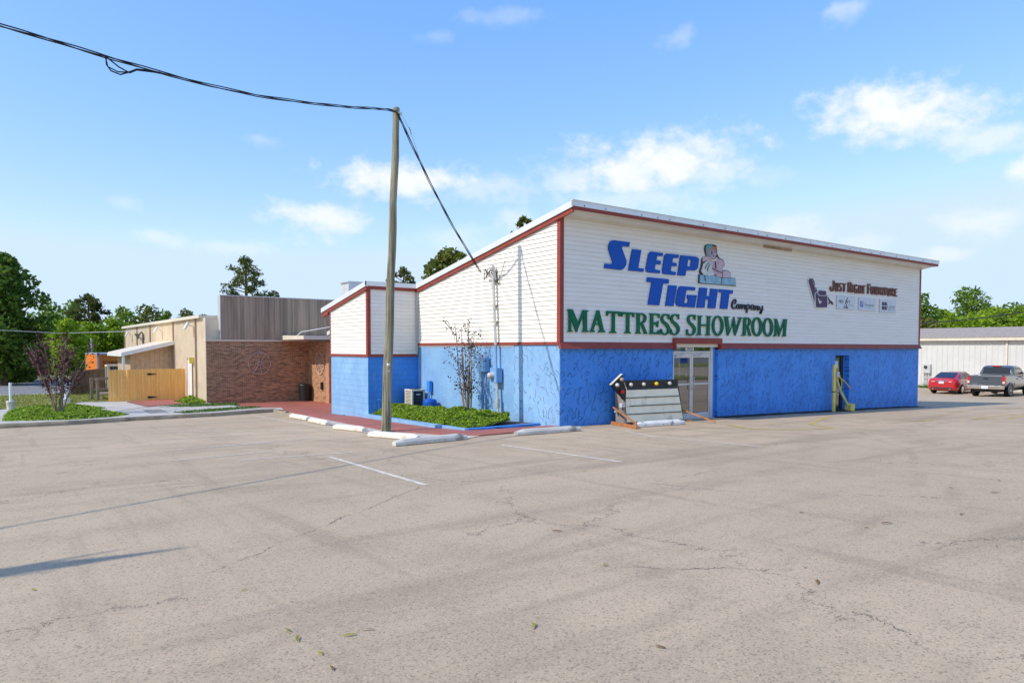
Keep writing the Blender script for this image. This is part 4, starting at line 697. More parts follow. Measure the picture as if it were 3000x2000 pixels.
kerb_px = [(-260, 1264), (0, 1255), (200, 1245), (400, 1232), (620, 1220), (800, 1207), (836, 1209)]
KERB = [at(*p) for p in kerb_px]
lot = [(-38, -36), (70, -36), (70, 46), (22, 46), (12, 46), (6, 24), (0, 16), (-2.6, 15.2)]+[(p[0], p[1]+.1) for p in KERB[::-1][1:]]+[(-38, KERB[0][1]-1.5)]
drape('parking_lot', lot, .0, M_asph, cell=1.0)
# ------------------------------------------------------------------ mattress showroom
SHOP = thing('furniture_store', 'long blue and white single slope store with barn red trim and big wall lettering', 'building')
zr = lambda y: 6.06-.187*(y+.62)
zb = lambda x: -.25 if x < 5 else (-.06-.0225*(x-5) if x < 18 else -.3525-.03*(x-18))
def lap(mb, poly, fn, z0, course=.127, proud=.021):
    zs = [p[1] for p in poly]; k = math.floor((min(zs)-z0)/course)
    while z0+k*course < max(zs):
        a = z0+k*course
        c = clip_half(clip_half(poly, 1, a, False), 1, a+course, True)
        if len(c) > 2:
            off = lambda p: proud*(1-(p[1]-a)/course)+.003
            mb.add([fn(p[0], p[1], off(p)) for p in c], [tuple(range(len(c)))])
            bot = [p for p in c if abs(p[1]-a) < 1e-6]
            if len(bot) >= 2:
                u0, u1 = min(p[0] for p in bot), max(p[0] for p in bot)
                mb.add([fn(u0, a, proud+.003), fn(u1, a, proud+.003), fn(u1, a, .0), fn(u0, a, .0)], [(0, 1, 2, 3)])
        k += 1
FX = 21.40
# siding
mb = MB(); fw = lambda u, v, o: (-o, u, v); ff = lambda u, v, o: (u, -o, v)
lap(mb, [(.10, 2.34), (7.99, 2.34), (7.99, zr(8)-.28), (.10, zr(.1)-.28)], fw, 2.34)
mb.build('siding', M_siding, SHOP, recalc=False)
mb = MB(); lap(mb, [(.10, 2.33), (FX-.06, 2.33), (FX-.06, 5.83), (.10, 5.83)], ff, 2.33, .127, .011)
mb.build('siding', M_siding, SHOP, recalc=False)
mb = MB(); lap(mb, [(8.10, 1.94), (11.28, 1.94), (11.28, zr(11.28)-.26), (8.10, zr(8.1)-.26)], lambda u, v, o: (-1.96-o, u, v), 1.94)
mb.build('siding', M_siding, SHOP, recalc=False)
mb = MB(); lap(mb, [(-1.86, 1.94), (-.02, 1.94), (-.02, zr(8)-.24), (-1.86, zr(8)-.24)], lambda u, v, o: (u, 8.0-o, v), 1.94)
mb.build('siding', M_siding, SHOP, recalc=False)
# sheathing behind, far walls
mb = MB()
mb.box((.002, .02, 2.2), (.2, 16, 3.2)); mb.box((.2, .004, 2.2), (FX, .2, 5.83)); mb.box((FX-.2, .2, -.9), (FX-.002, 16, 3.1))
mb.add([(.02, .1, 2.3), (.02, 16, 2.3), (.02, 16, zr(16)-.2), (.02, .1, zr(.1)-.2)], [(0, 1, 2, 3)])
mb.add([(FX-.02, .1, 2.3), (FX-.02, 16, 2.3), (FX-.02, 16, zr(16)-.2), (FX-.02, .1, zr(.1)-.2)], [(0, 1, 2, 3)])
mb.box((.2, 15.8, -.9), (FX-.2, 16, 2.9)); mb.box((-1.955, 8.004, 1.9), (0, 11.29, 3.4))
mb.add([(-1.94, 8.01, 3.3), (-1.94, 11.3, 3.3), (-1.94, 11.3, zr(11.3)-.2), (-1.94, 8.01, zr(8.01)-.2)], [(0, 1, 2, 3)])
mb.add([(-1.94, 8.012, 3.3), (0, 8.012, 3.3), (0, 8.012, 4.3), (-1.94, 8.012, 4.3)], [(0, 1, 2, 3)])
mb.build('inner_wall', M_siding, SHOP)
# lower masonry
mb = MB()
DX0, DX1, SX0, SX1 = 4.66, 6.88, 14.25, 15.32
def wallseg(x0, x1, ztop):
    n = max(1, int((x1-x0)/1.5))
    for i in range(n):
        a, b = x0+(x1-x0)*i/n, x0+(x1-x0)*(i+1)/n
        ia, ib = (0 if i == 0 else 0), 0
        mb.hexa([(a, .0, zb(a)), (b, .0, zb(b)), (b, .3, zb(b)), (a, .3, zb(a)), (a, .0, ztop), (b, .0, ztop), (b, .3, ztop), (a, .3, ztop)])
for seg in ((0, DX0), (DX1, SX0), (SX1, FX)):
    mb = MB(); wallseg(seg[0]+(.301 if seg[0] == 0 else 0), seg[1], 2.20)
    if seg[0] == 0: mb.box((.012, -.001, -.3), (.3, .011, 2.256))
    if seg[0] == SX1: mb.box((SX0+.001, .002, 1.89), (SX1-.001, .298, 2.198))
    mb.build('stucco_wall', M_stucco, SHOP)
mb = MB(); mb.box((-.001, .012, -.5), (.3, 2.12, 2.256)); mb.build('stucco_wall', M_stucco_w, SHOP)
mb = MB(); mb.box((.022, 2.12, -.7), (.3, 8.2, 2.256)); mb.build('painted_brick_wall', M_brickblue, SHOP)
mb = MB(); mb.box((-1.96, 8.004, -.9), (-1.76, 11.3, 1.85)); mb.build('block_wall', M_blockblue, SHOP)
mb = MB(); mb.box((-1.958, 8.0, -.9), (.02, 8.2, 1.848)); mb.build('block_wall', M_blockblue_s, SHOP)
mb = MB(); mb.box((-1.75, 11.1, -.9), (0, 11.298, 1.9)); mb.build('block_wall', M_blockblue_s, SHOP)
mb = MB()
for i in range(33):
    a = 5+i*.5; b = min(a+.5, FX-.01); zo = -.03*rnd.random()
    if a > DX1-.3 or a < DX0:
        mb.hexa([(a, -.05-.05*rnd.random(), -1.2), (b, -.05-.05*rnd.random(), -1.2), (b, .28, -1.2), (a, .28, -1.2), (a, -.02-.05*rnd.random(), zb(a)+.015+zo), (b, -.02-.05*rnd.random(), zb(b)+.015+zo), (b, .28, zb(b)-.01), (a, .28, zb(a)-.01)])
mb.build('foundation', M_found, SHOP)
# red trim
def trim(name, boxes, m=None):
    mb = MB()
    for b in boxes: mb.box(*b)
    return mb.build(name, m or M_redtrim, SHOP)
trim('corner_board', [((-.034, -.034, 2.335), (.10, .10, 5.835))])
trim('corner_board', [((-1.99, 7.97, 1.945), (-1.865, 8.10, zr(8)-.235))])
trim('corner_board', [((-1.985, 11.27, 1.945), (-1.90, 11.36, 3.50))])
trim('corner_board', [((FX-.07, -.032, 2.335), (FX+.03, .10, 5.83))], M_redtrim)
trim('trim_band', [((-.045, .02, 2.257), (.02, 7.97, 2.338))])
def flash(x0, x1, name='drip_flashing'):
    mb = MB()
    mb.add([(x0, -.03, 2.335), (x1, -.03, 2.335), (x1, -.12, 2.15), (x0, -.12, 2.15), (x0, .0, 2.335), (x1, .0, 2.335), (x1, .0, 2.15), (x0, .0, 2.15)],
           [(0, 1, 2, 3), (4, 7, 6, 5), (0, 4, 5, 1), (3, 2, 6, 7), (0, 3, 7, 4), (1, 5, 6, 2)])
    return mb.build(name, M_redtrim, SHOP)
flash(-.05, 4.61); flash(6.97, FX+.06)
trim('trim_band', [((-1.995, 7.965, 1.85), (-1.955, 11.38, 1.942)), ((-1.955, 7.965, 1.85), (-.05, 8.0, 1.942))])
mb = MB()
mb.hexa([(4.60, -.15, 2.12), (4.66, -.15, 2.12), (4.66, .1, 2.12), (4.60, .1, 2.12), (4.60, -.11, 2.49), (4.66, -.11, 2.49), (4.66, .1, 2.49), (4.60, .1, 2.49)])
mb.hexa([(6.88, -.15, 2.12), (6.96, -.15, 2.12), (6.96, .1, 2.12), (6.88, .1, 2.12), (6.88, -.11, 2.49), (6.96, -.11, 2.49), (6.96, .1, 2.49), (6.88, .1, 2.49)])
mb.box((4.66, -.13, 2.305), (6.88, .1, 2.492)); mb.build('door_hood', M_redtrim, SHOP)
# roof
def sloped(x0, x1, y0, y1, zt, zl, dz0, dz1):
    return [(x0, y0, zt(y0)+dz0), (x1, y0, zt(y0)+dz0), (x1, y1, zt(y1)+dz0), (x0, y1, zt(y1)+dz0), (x0, y0, zt(y0)+dz1), (x1, y0, zt(y0)+dz1), (x1, y1, zt(y1)+dz1), (x0, y1, zt(y1)+dz1)]
mb = MB(); mb.hexa(sloped(-.10, FX+.36, -.60, 16.3, zr, 0, -.16, -.02)); mb.hexa(sloped(-2.06, -.102, 7.94, 11.98, zr, 0, -.16, -.02))
mb.build('roof_deck', M_whitemetal, SHOP)
mb = MB()
mb.hexa(sloped(-.125, -.10, -.62, 16.3, zr, 0, -.165, .005)); mb.box((-.125, -.63, zr(-.62)-.135), (FX+.37, -.602, zr(-.62)+.012)); mb.box((-.125, -.66, zr(-.62)+.012), (FX+.37, -.55, zr(-.62)+.022))
mb.hexa(sloped(-2.085, -2.06, 7.90, 12.0, zr, 0, -.165, .005)); mb.box((-2.085, 7.90, zr(7.92)-.145), (-.126, 7.94, zr(7.92)+.012)); mb.hexa(sloped(FX+.36, FX+.375, -.60, 16.3, zr, 0, -.165, .005))
mb.build('roof_edge', M_whitemetal, SHOP)
mb = MB()
mb.hexa(sloped(-.085, -.03, -.60, 8.02, zr, 0, -.285, -.166)); mb.box((-.085, -.605, 5.832), (FX+.34, -.575, 5.938))
mb.hexa(sloped(-2.05, -1.975, 7.93, 11.93, zr, 0, -.275, -.166)); mb.box((-1.974, 7.93, zr(7.93)-.255), (-.13, 7.975, zr(7.93)-.147)); mb.hexa(sloped(-2.05, -1.97, 11.4, 11.93, zr, 0, -.36, -.276))
mb.build('fascia', M_redtrim, SHOP)
mb = MB(); mb.box((-.03, -.574, 5.836), (FX+.335, -.003, 5.85)); mb.build('soffit', M_soffit, SHOP)
mb = MB(); mb.box((.10, -.035, 5.72), (9.28, -.02, 5.832)); mb.box((11.07, -.035, 5.72), (FX-.07, -.02, 5.832)); mb.build('frieze_board', M_soffit, SHOP)
mb = MB(); mb.box((9.30, -.03, 5.69), (11.05, -.021, 5.80)); mb.build('bare_patch', M_grey, SHOP)
x = .3
while x < FX:
    mb = MB(); mb.lathe((x, -.635, 5.965), [(.016, -.012), (.016, .005)], 6, 'y'); mb.build('roof_screw', M_darkmetal, SHOP); x += .5+rnd.random()*1.1
# gutter downpipe in the inside corner
mb = MB(); mb.box((-.075, 7.90, 2.0), (-.03, 7.955, zr(8)-.25)); mb.build('downspout', M_lightgrey, SHOP)
# rooftop housing
mb = MB(); mb.box((-1.70, 10.2, 3.9), (-1.05, 10.9, 4.62)); mb.box((-1.76, 10.14, 4.62), (-.99, 10.96, 4.66)); mb.build('roof_vent', M_lightgrey, SHOP)
# ---- double door
DF = MB()
yf = .12
DF.box((4.68, yf-.03, -.2), (4.75, yf+.05, 2.30)); DF.box((6.62, yf-.03, -.2), (6.70, yf+.05, 2.30)); DF.box((4.75, yf-.028, 2.01), (6.62, yf+.048, 2.07)); DF.box((4.75, yf-.028, 2.275), (6.62, yf+.048, 2.30))
DF.box((6.70, yf-.02, -.2), (6.76, yf+.05, 2.30)); DF.box((4.75, yf-.06, -.2), (6.62, yf+.06, -.155))
df = DF.build('door_frame', M_alum, SHOP)
mb = MB(); mb.box((6.762, .10, -.3), (6.88, .3, 2.3)); mb.build('door_jamb', M_bluepaint, SHOP)
for (x0, x1, hx) in ((4.755, 5.665, 5.60), (5.675, 6.615, 5.74)):
    m2 = MB(); w = .07
    m2.box((x0, yf-.015, -.15), (x0+w, yf+.03, 2.005)); m2.box((x1-w, yf-.015, -.15), (x1, yf+.03, 2.005)); m2.box((x0+w, yf-.014, 1.86), (x1-w, yf+.029, 2.004)); m2.box((x0+w, yf-.014, -.149), (x1-w, yf+.029, .07)); m2.box((x0+w, yf-.03, .985), (x1-w, yf+.031, 1.035))
    leaf = m2.build('door', M_alum, SHOP)
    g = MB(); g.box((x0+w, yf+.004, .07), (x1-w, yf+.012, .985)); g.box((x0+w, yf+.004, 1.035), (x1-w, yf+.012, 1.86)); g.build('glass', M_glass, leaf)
    h = MB(); h.tube([(hx, yf-.016, .82), (hx, yf-.07, .84), (hx, yf-.07, 1.22), (hx, yf-.016, 1.24)], .012); h.build('handle', M_galv, leaf)
    c = MB(); c.box((x0+.12, yf-.06, 1.90), (x0+.42, yf-.016, 1.955)); c.bar((x0+.38, yf-.05, 1.96), (x0+.55, yf-.13, 2.03), .02); c.build('closer', M_lightgrey, leaf)
mb = MB(); mb.box((4.75, yf+.004, 2.07), (6.62, yf+.012, 2.275)); mb.build('transom', M_glass, SHOP)
mb = MB(); mb.box((5.37, yf-.012, 2.085), (5.78, yf+.002, 2.27)); npl = mb.build('number_plate', M_panelwhite, SHOP)
text_part('number', '523', M_black, npl, .20, lambda x, y, z: (5.45+x, yf-.014-z, 2.11+y), .004, width=.26)
mb = MB(); mb.box((4.66, -.25, -.6), (6.88, .3, -.16)); mb.box((4.3, -.62, -.6), (7.2, -.252, -.20)); mb.build('door_step', M_conc, SHOP)
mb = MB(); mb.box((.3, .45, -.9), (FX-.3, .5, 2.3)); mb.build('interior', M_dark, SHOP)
# ---- side door
mb = MB(); yd = .20
mb.box((SX0+.01, yd, -.5), (SX0+.06, yd+.05, 1.885)); mb.box((15.02, yd-.02, -.5), (15.20, yd+.05, 1.885)); mb.box((SX0+.06, yd, 1.78), (15.02, yd+.05, 1.884)); mb.box((SX0+.06, yd, -.5), (15.02, yd+.05, -.18))
sd = mb.build('glass_door', M_black, SHOP)
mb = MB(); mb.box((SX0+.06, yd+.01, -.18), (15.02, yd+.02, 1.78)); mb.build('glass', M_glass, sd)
for (a, b, c_, d_) in ((14.78, 14.98, 1.02, 1.22), (14.84, 14.96, .58, .68), (14.84, 14.96, .44, .54), (14.86, 14.95, .28, .34), (14.42, 14.84, 1.38, 1.66)): mb = MB(); mb.box((a, yd+.002, c_), (b, yd+.008, d_)); mb.build('sticker', M_panelwhite, sd)
mb = MB(); mb.box((15.05, yd-.055, .55), (15.09, yd-.021, .95)); mb.build('handle', M_yellow, sd)
mb = MB(); mb.box((15.2, .19, -.5), (SX1, .3, 1.885)); mb.build('door_jamb', M_bluepaint, SHOP)

# ------------------------------------------------------------------ wall lettering and cut-outs
sf = lambda u, v, d: (u, -.02-d, v)
def sign(name, label, cat, key, mats, t0=.0, t1=.05, group=None, one=False):
    data = SIGN[key]
    ax = [p[0] for l, ps in data for poly in ps for r_ in poly for p in r_]; az_ = [p[1] for l, ps in data for poly in ps for r_ in poly for p in r_]
    o = (min(ax), -.02, min(az_))
    root = thing(name, label, cat, o, 0, group)
    for i, (l, polys) in enumerate(data):
        mb = MB(o)
        for k, poly in enumerate(polys):
            d = t1+k*.0012+(i*.0025 if one else 0)
            mb.prism([[tuple(p) for p in r_] for r_ in poly], sf, t0, d)
        m = mats[l] if isinstance(mats, dict) else mats
        mb.build('letter' if not one else {'white': 'piping', 'purple': 'upholstery', 'black': 'outline'}.get(l, 'painted_area'), m, root)
    return root
sign('blue_lettering', 'large slanted royal blue SLEEP TIGHT letters on the white siding', 'sign', 'sleep', M_signblue, 0, .03)
sign('script_lettering', 'small black script lettering reading Company after the blue words', 'sign', 'company', M_signnavy, 0, .035)
sign('green_lettering', 'green serif letters spelling MATTRESS low on the white siding', 'sign', 'mattress', M_signgreen, .012, .045)
sign('green_lettering', 'green serif letters spelling SHOWROOM above the double door', 'sign', 'showroom', M_signgreen, .012, .045)
sign('brown_lettering', 'rusty brown raised letters reading JUST RIGHT FURNITURE at the right end', 'sign', 'furniture', M_signbrown, 0, .03)
sign('recliner_cutout', 'plum coloured wall cut-out of a recliner with white piping', 'sign', 'chair', {'white': M_white, 'purple': M_signpurple, 'black': M_signnavy}, 0, .022, one=True)
sign('painted_cutout', 'painted cut-out figure in pink sitting on a pale blue mattress', 'sign', 'emblem', EMB, 0, .018, one=True)
def panel(label, x0, x1, z0, z1):
    o = (x0, -.02, z0); r_ = thing('sign_panel', label, 'sign', o, 0, 'small white sign panels')
    mb = MB(o); mb.box((x0, -.045, z0), (x1, -.021, z1)); mb.build('board', M_panelwhite, r_, bevel=.006)
    return r_, o
r_, o = panel('small white panel with a zigzag emblem, nearest the recliner cut-out', 14.22, 15.62, 3.71, 4.23)
tf = lambda ox, oz: (lambda x, y, z: (ox+x, -.048-z, oz+y))
text_part('lettering', 'MED-', M_signnavy, r_, .17, tf(14.36, 3.96), .004, width=.36, origin=o)
text_part('lettering', 'IFT', M_signnavy, r_, .17, tf(14.94, 3.95), .004, width=.28, origin=o)
mb = MB(o)
for pl_ in ([(14.98, 4.18), (15.03, 4.18), (14.87, 3.98), (15.04, 3.76), (14.98, 3.76), (14.82, 3.98)], [(14.70, 3.80), (15.03, 3.80), (15.05, 3.76), (14.70, 3.77)]): mb.prism([pl_], sf, .028, .031)
mb.build('emblem', M_signnavy, r_)
mb = MB(o); mb.prism([[(14.73, 3.90), (14.86, 3.86), (14.93, 3.81), (14.80, 3.81)]], sf, .028, .0305); mb.prism([[(15.02, 3.90), (15.45, 3.90), (15.45, 3.88), (15.02, 3.88)]], sf, .028, .0305); mb.build('rule', EMB['grey'], r_)
r_, o = panel('small white panel with a square blue emblem, middle of the three', 15.90, 17.30, 3.71, 4.24)
text_part('lettering', 'Flexsteel', EMB['grey'], r_, .19, tf(16.35, 3.90), .004, width=.78, origin=o, shear=.25)
mb = MB(o); mb.prism([[(16.0, 3.86), (16.24, 3.86), (16.24, 4.09), (16.0, 4.09)]], sf, .028, .031); mb.build('emblem', M_signblue, r_)
mb = MB(o)
for k in range(3): mb.prism([[(16.02, 3.89+k*.06), (16.12, 3.91+k*.06), (16.22, 3.97+k*.05), (16.22, 3.99+k*.05), (16.11, 3.935+k*.06), (16.02, 3.91+k*.06)]], sf, .031, .033)
mb.build('swoosh', M_panelwhite, r_)
mb = MB(o); mb.prism([[(16.35, 3.85), (17.1, 3.85), (17.1, 3.83), (16.35, 3.83)]], sf, .028, .0305); mb.build('rule', EMB['blue'], r_)
r_, o = panel('small white panel with a plum four square emblem, far right', 17.64, 19.05, 3.70, 4.24)
text_part('lettering', 'Lane', EMB['grey'], r_, .27, tf(18.28, 3.87), .004, width=.66, origin=o)
mb = MB(o)
for (a, b) in ((17.82, 3.80), (18.04, 3.80), (17.82, 3.98), (18.04, 3.98)): mb.prism([[(a, b), (a+.19, b), (a+.19, b+.15), (a, b+.15)]], sf, .028, .031)
mb.build('emblem', M_signpurple, r_)
mb = MB(o); mb.prism([[(18.3, 3.82), (18.9, 3.82), (18.9, 3.80), (18.3, 3.80)]], sf, .028, .0305); mb.build('rule', EMB['grey'], r_)

# ------------------------------------------------------------------ electrical gear on the gable wall
MXY = (-.14, 2.93)
o = (MXY[0], MXY[1], -.05); mast = thing('service_mast', 'pale metal service mast with weatherhead rising up the gable wall', 'conduit', o)
lo = MB(o); lo.tube([(-.14, 2.72, -.05), (-.14, 2.80, 1.10)], .045, 10); lo.build('conduit', M_galv, mast)
lo = MB(o); lo.box((-.20, 2.68, .35), (-.10, 2.80, .62)); lo.build('conduit_body', M_galv, mast)
lo = MB(o); lo.tube([(-.14, 2.83, 1.55), (-.14, 2.86, 2.26)], .04, 10); lo.build('painted_conduit', M_bluegear, mast)
lo = MB(o); lo.tube([(-.14, 2.86, 2.262), (-.14, 3.0, 4.55)], .045, 10); lo.build('conduit', M_galv, mast)
lo = MB(o); lo.lathe((-.16, 3.02, 4.50), [(.05, 0), (.085, .06), (.09, .14), (.05, .2), (.01, .22)], 10); lo.build('weatherhead', M_galv, mast)
lo = MB(o)
for z in (2.95, 3.45, 4.2): lo.box((-.145, 2.86+z*.02, z), (-.02, 3.0+z*.02, z+.03))
lo.build('strap', M_rust, mast)
lo = MB(o)
for k in range(4):
    pts = [(-.19, 3.02, 4.58)]
    for j in range(1, 9):
        a = j/8; pts.append((-.22-.06*math.sin(a*PI)+.02*k, 3.02+.42*a*(1-.2*k)+.08*math.sin(a*5+k), 4.58-.34*math.sin(a*PI)*(1-.15*k)+.02*a))
    lo.tube(pts, .011, 5)
lo.tube([(-.14, 2.94, 4.18), (-.1, 2.80, 4.2), (-.08, 2.62, 4.45), (-.05, 2.5, 4.8)], .008, 5); lo.tube([(-.1, 2.86, 4.5), (-.09, 2.84, 4.15), (-.05, 2.8, 4.12)], .02, 6)
lo.build('loose_wire', M_wire, mast)
o = (-.12, 2.88, 1.12); mt = thing('meter_box', 'blue painted electric meter box with round glass dial on the mast', 'meter', o)
b_ = MB(o); b_.box((-.24, 2.68, 1.12), (-.02, 3.03, 1.56)); b_.build('case', M_bluegear, mt, bevel=.01)
b_ = MB(o); b_.lathe((-.24, 2.90, 1.33), [(.10, 0), (.10, -.02), (.09, -.03), (.09, -.12), (.07, -.15), (.01, -.155)], 16, 'x'); b_.build('dial', M_lightgrey, mt)
o = (-.1, 3.5, 1.42); bp = thing('breaker_box', 'blue painted breaker box with a red switch knob on the gable wall', 'electrical box', o)
b_ = MB(o); b_.box((-.2, 3.36, 1.42), (-.02, 3.80, 1.86)); b_.build('case', M_bluegear, bp, bevel=.01)
b_ = MB(o); b_.lathe((-.16, 3.55, 1.86), [(.015, 0), (.015, .04), (.035, .05), (.035, .085), (.01, .09)], 8); b_.build('knob', M_tail, bp)
for (y0, y1, zlo) in ((3.68, 3.66, -.02), (3.58, 3.50, -.02), (3.46, 3.30, .55)):
    b_ = MB(o); b_.tube([(-.1, y0, 1.42), (-.1, y0-.01, .9), (-.1, y1, .6), (-.1, y1, zlo)], .022, 8); b_.build('conduit', M_bluegear, bp)
b_ = MB(o); b_.box((-.16, 3.66, .52), (-.04, 3.80, .68)); b_.build('junction_box', M_bluegear, bp)
o = (-.05, 7.03, .62); ph = thing('phone_box', 'small blue painted utility box with dangling cables near the inside corner', 'utility box', o)
b_ = MB(o); b_.box((-.13, 6.92, .62), (-.02, 7.12, 1.0)); b_.build('case', M_bluepaint, ph)
b_ = MB(o)
for k, (a, e) in enumerate(((7.0, 7.3), (7.03, 6.9), (7.06, 6.95))): b_.tube([(-.08, a, .62), (-.1, a+.02, .45), (-.14, (a+e)/2, .25), (-.14, e, .05)], .012, 5)
b_.build('cable', M_bluepaint, ph)
# tub in the bed, tap
o = (-.33, 6.55, .02); tub = MB(o)
tub.lathe(o, [(.19, 0), (.24, .1), (.25, .28), (.22, .36), (.1, .39), (.01, .4)], 14); tag(tub.build('plastic_tub', M_signblue), 'rounded dark blue plastic tub standing in the planting bed', 'tub').location = o
o = (-1.62, 7.80, -.1); b_ = MB(o); b_.tube([(-1.62, 7.8, -.1), (-1.65, 7.82, .3), (-1.68, 7.78, .36), (-1.63, 7.72, .36)], .016, 8); b_.box((-1.70, 7.74, .345), (-1.60, 7.82, .375)); tag(b_.build('garden_tap', M_bluepaint), 'thin blue standpipe tap by the shaded block wall', 'tap').location = o
# vent elbow low on the block
o = (-2.0, 10.2, -.42); b_ = MB(o); b_.tube([(-1.97, 10.0, -.36), (-2.05, 10.0, -.36), (-2.08, 10.0, -.41)], .04, 8); tag(b_.build('drain_pipe', M_signblue), 'short blue drain pipe stub at the foot of the block wall', 'pipe').location = o
# air conditioner
o = (-.41, 7.46, .02); ac = thing('air_conditioner', 'beige louvred air conditioner standing in the planting bed by the gable wall', 'air conditioner', o)
x0, x1, y0, y1 = -.68, -.16, 7.2, 7.72
b_ = MB(o); b_.box((x0+.04, y0+.04, .02), (x1-.04, y1-.04, .64)); b_.build('coil', M_black, ac)
b_ = MB(o)
for (a, c_) in ((x0, y0), (x1-.06, y0), (x0, y1-.06), (x1-.06, y1-.06)): b_.box((a, c_, .02), (a+.06, c_+.06, .645))
b_.box((x0-.01, y0-.01, .645), (x1+.01, y1+.01, .70)); b_.box((x0-.005, y0-.005, .0), (x1+.005, y1+.005, .06)); b_.build('cabinet', M_cream, ac)
b_ = MB(o)
for k in range(11):
    z = .085+k*.05
    b_.box((x0+.005, y0+.06, z), (x0+.025, y1-.06, z+.026)); b_.box((x1-.025, y0+.06, z), (x1-.005, y1-.06, z+.026))
b_.build('louvre', M_cream, ac)
b_ = MB(o)
for k in range(11): b_.box((x0+.06, y0+.005, .085+k*.05), (x1-.06, y0+.022, .099+k*.05))
b_.build('louvre', plain('shaded_slat', (.07, .08, .11), .5), ac)  # shade of the south face put into the slat colour
b_ = MB(o); b_.box((x0+.18, y0-.004, .50), (x0+.34, y0+.004, .545)); b_.build('badge', M_lightgrey, ac)
b_ = MB(o); b_.lathe((-.42, 7.46, .70), [(.2, 0), (.2, .012), (.03, .02)], 16); b_.build('fan_grille', M_darkmetal, ac)
# ------------------------------------------------------------------ walks, planter, stops, markings
A = lambda *ps: [at(*p) for p in ps]
redpoly = [(-4.1, 21.75), (1.0, 21.75), (1.0, 19), (1.0, 11.3), (-1.9, 11.3), (-1.9, 8.9), (-2.5, 4), (-2.3, .6), (0, .4), (0, -.06), (-.4, -.28), (-1.6, -.55), (-3.05, -.62), (-3.6, .2), (-4.05, 2.2), (-3.75, 5.0), (-3.3, 8.5), (-2.9, 12.2), (-2.6, 15.1), (-3.3, 15.9), (-3.6, 17.5)]
drape('red_walk', redpoly, .03, M_redwalk, cell=.8, side=.05)
strip = [(-3.05, -.62), (-3.6, .2), (-4.05, 2.2), (-3.75, 5.0), (-3.3, 8.5), (-2.9, 12.2), (-3.2, 12.3), (-3.75, 8.6), (-4.3, 5.0), (-4.65, 2.3), (-4.3, .1), (-3.6, -.9)]
drape('concrete_strip', strip, .012, M_conc, cell=.8)
# planter
o = (-2.6, .72, 0); pw = thing('planter', 'low blue painted block planter wall around the green bed by the gable', 'planter', o)
def pwall(pts, th, m, name):
    b_ = MB(o)
    for (a, c) in zip(pts[:-1], pts[1:]):
        d = Vector((c[0]-a[0], c[1]-a[1], 0)).normalized(); n = Vector((d.y, -d.x, 0))*th   # thickness towards the bed
        za, zc = a[2], c[2]; ga, gc = G(a[0], a[1])-.3, G(c[0], c[1])-.3
        b_.hexa([(a[0], a[1], ga), (c[0], c[1], gc), (c[0]+n.x, c[1]+n.y, gc), (a[0]+n.x, a[1]+n.y, ga), (a[0], a[1], za), (c[0], c[1], zc), (c[0]+n.x, c[1]+n.y, zc), (a[0]+n.x, a[1]+n.y, za)])
    return b_.build(name, m, pw)
pwall([(-1.965, 9.02, -.17), (-2.42, 5.2, -.05), (-2.74, 1.9, .055)][::-1], .16, M_blockblue, 'planter_wall')
pwall([(-2.64, 1.897, .045), (-2.64, .72, .055)][::-1], .14, M_blockblue, 'planter_wall')
pwall([(-2.499, .72, .052), (-.02, .84, .03)], -.14, M_blockblue_s, 'planter_wall')
bed = [(-2.5, .85), (-.02, .95), (-.02, 8.0), (-1.95, 8.0), (-2.25, 5.3), (-2.57, 1.95)]
b_ = MB(); b_.add([(p[0], p[1], .015-.035*max(0, p[1]-1.5)) for p in bed], [tuple(range(6))]); tag(b_.build('planting_soil', M_soil), kind='structure')

def mound_h(x, y):
    cx = min(1, max(0, (x+2.55)/.5)); rx = min(1, max(0, (.15-x)/.45))
    return cx*rx
def ground_cover(name, label, poly, hfun, n, size, m, seed, base_m=None, kind='stuff', cat='ground cover'):
    rng = np.random.default_rng(seed)
    xs = [p[0] for p in poly]; ys = [p[1] for p in poly]
    P = []
    def inside(x, y):
        c = False; j = len(poly)-1
        for i in range(len(poly)):
            xi, yi = poly[i][:2]; xj, yj = poly[j][:2]
            if (yi > y) != (yj > y) and x < (xj-xi)*(y-yi)/(yj-yi)+xi: c = not c
            j = i
        return c
    while len(P) < n:
        x = rng.uniform(min(xs), max(xs)); y = rng.uniform(min(ys), max(ys))
        if inside(x, y):
            if lump(x*1.3+seed, y*1.3, 2.6) < .14+.10*rng.random(): continue
            h = hfun(x, y); P.append((x, y, h+rng.normal()*size*.35-abs(rng.normal())*size*.2))
    V = leaf_quads(np.array(P), size, rng, .35, .4)
    o_ = np_quads(name, V, m); tag(o_, label, cat, None, kind)
    return o_
def lump(x, y, s=1.0): return .5+.5*math.sin(x*2.3*s+1.7*math.sin(y*1.4*s))*math.cos(y*2.1*s+.9*math.sin(x*1.7*s))
def bed_h(x, y):
    edge = min(1, max(0, (x+2.56-.105*max(0, y-1.9))/.7))**.6*min(1, max(0, (-.10-x)/.5))**.7*min(1, max(0, (y-.85)/.8))**.6
    west = min(1, max(0, (9.0-y)/3.2))
    return .03-.035*max(0, y-1.5)+.12*min(1, max(0, (y-1.5)/3))*edge+edge*(.08+.17*lump(x, y, 1.35)+.07*west*lump(x+3, y*1.3, 2.1))
jun = [(-2.50, .90), (-.9, 1.1), (-.35, 1.9), (-.25, 3.2), (-.3, 6.9), (-1.0, 8.0), (-1.85, 8.0), (-2.2, 5.3), (-2.5, 2)]
o_ = drape('juniper_mat', jun, 0, plain('juniper_base', (.05, .085, .015), .9, var=.35, scale=9, bump=.6, bscale=25, dirt=((.12, .085, .045), .7)), cell=.25, hf=lambda x, y: bed_h(x, y)-G(x, y)-.03, kind=None)  # dark green and brown surface beneath the leaves
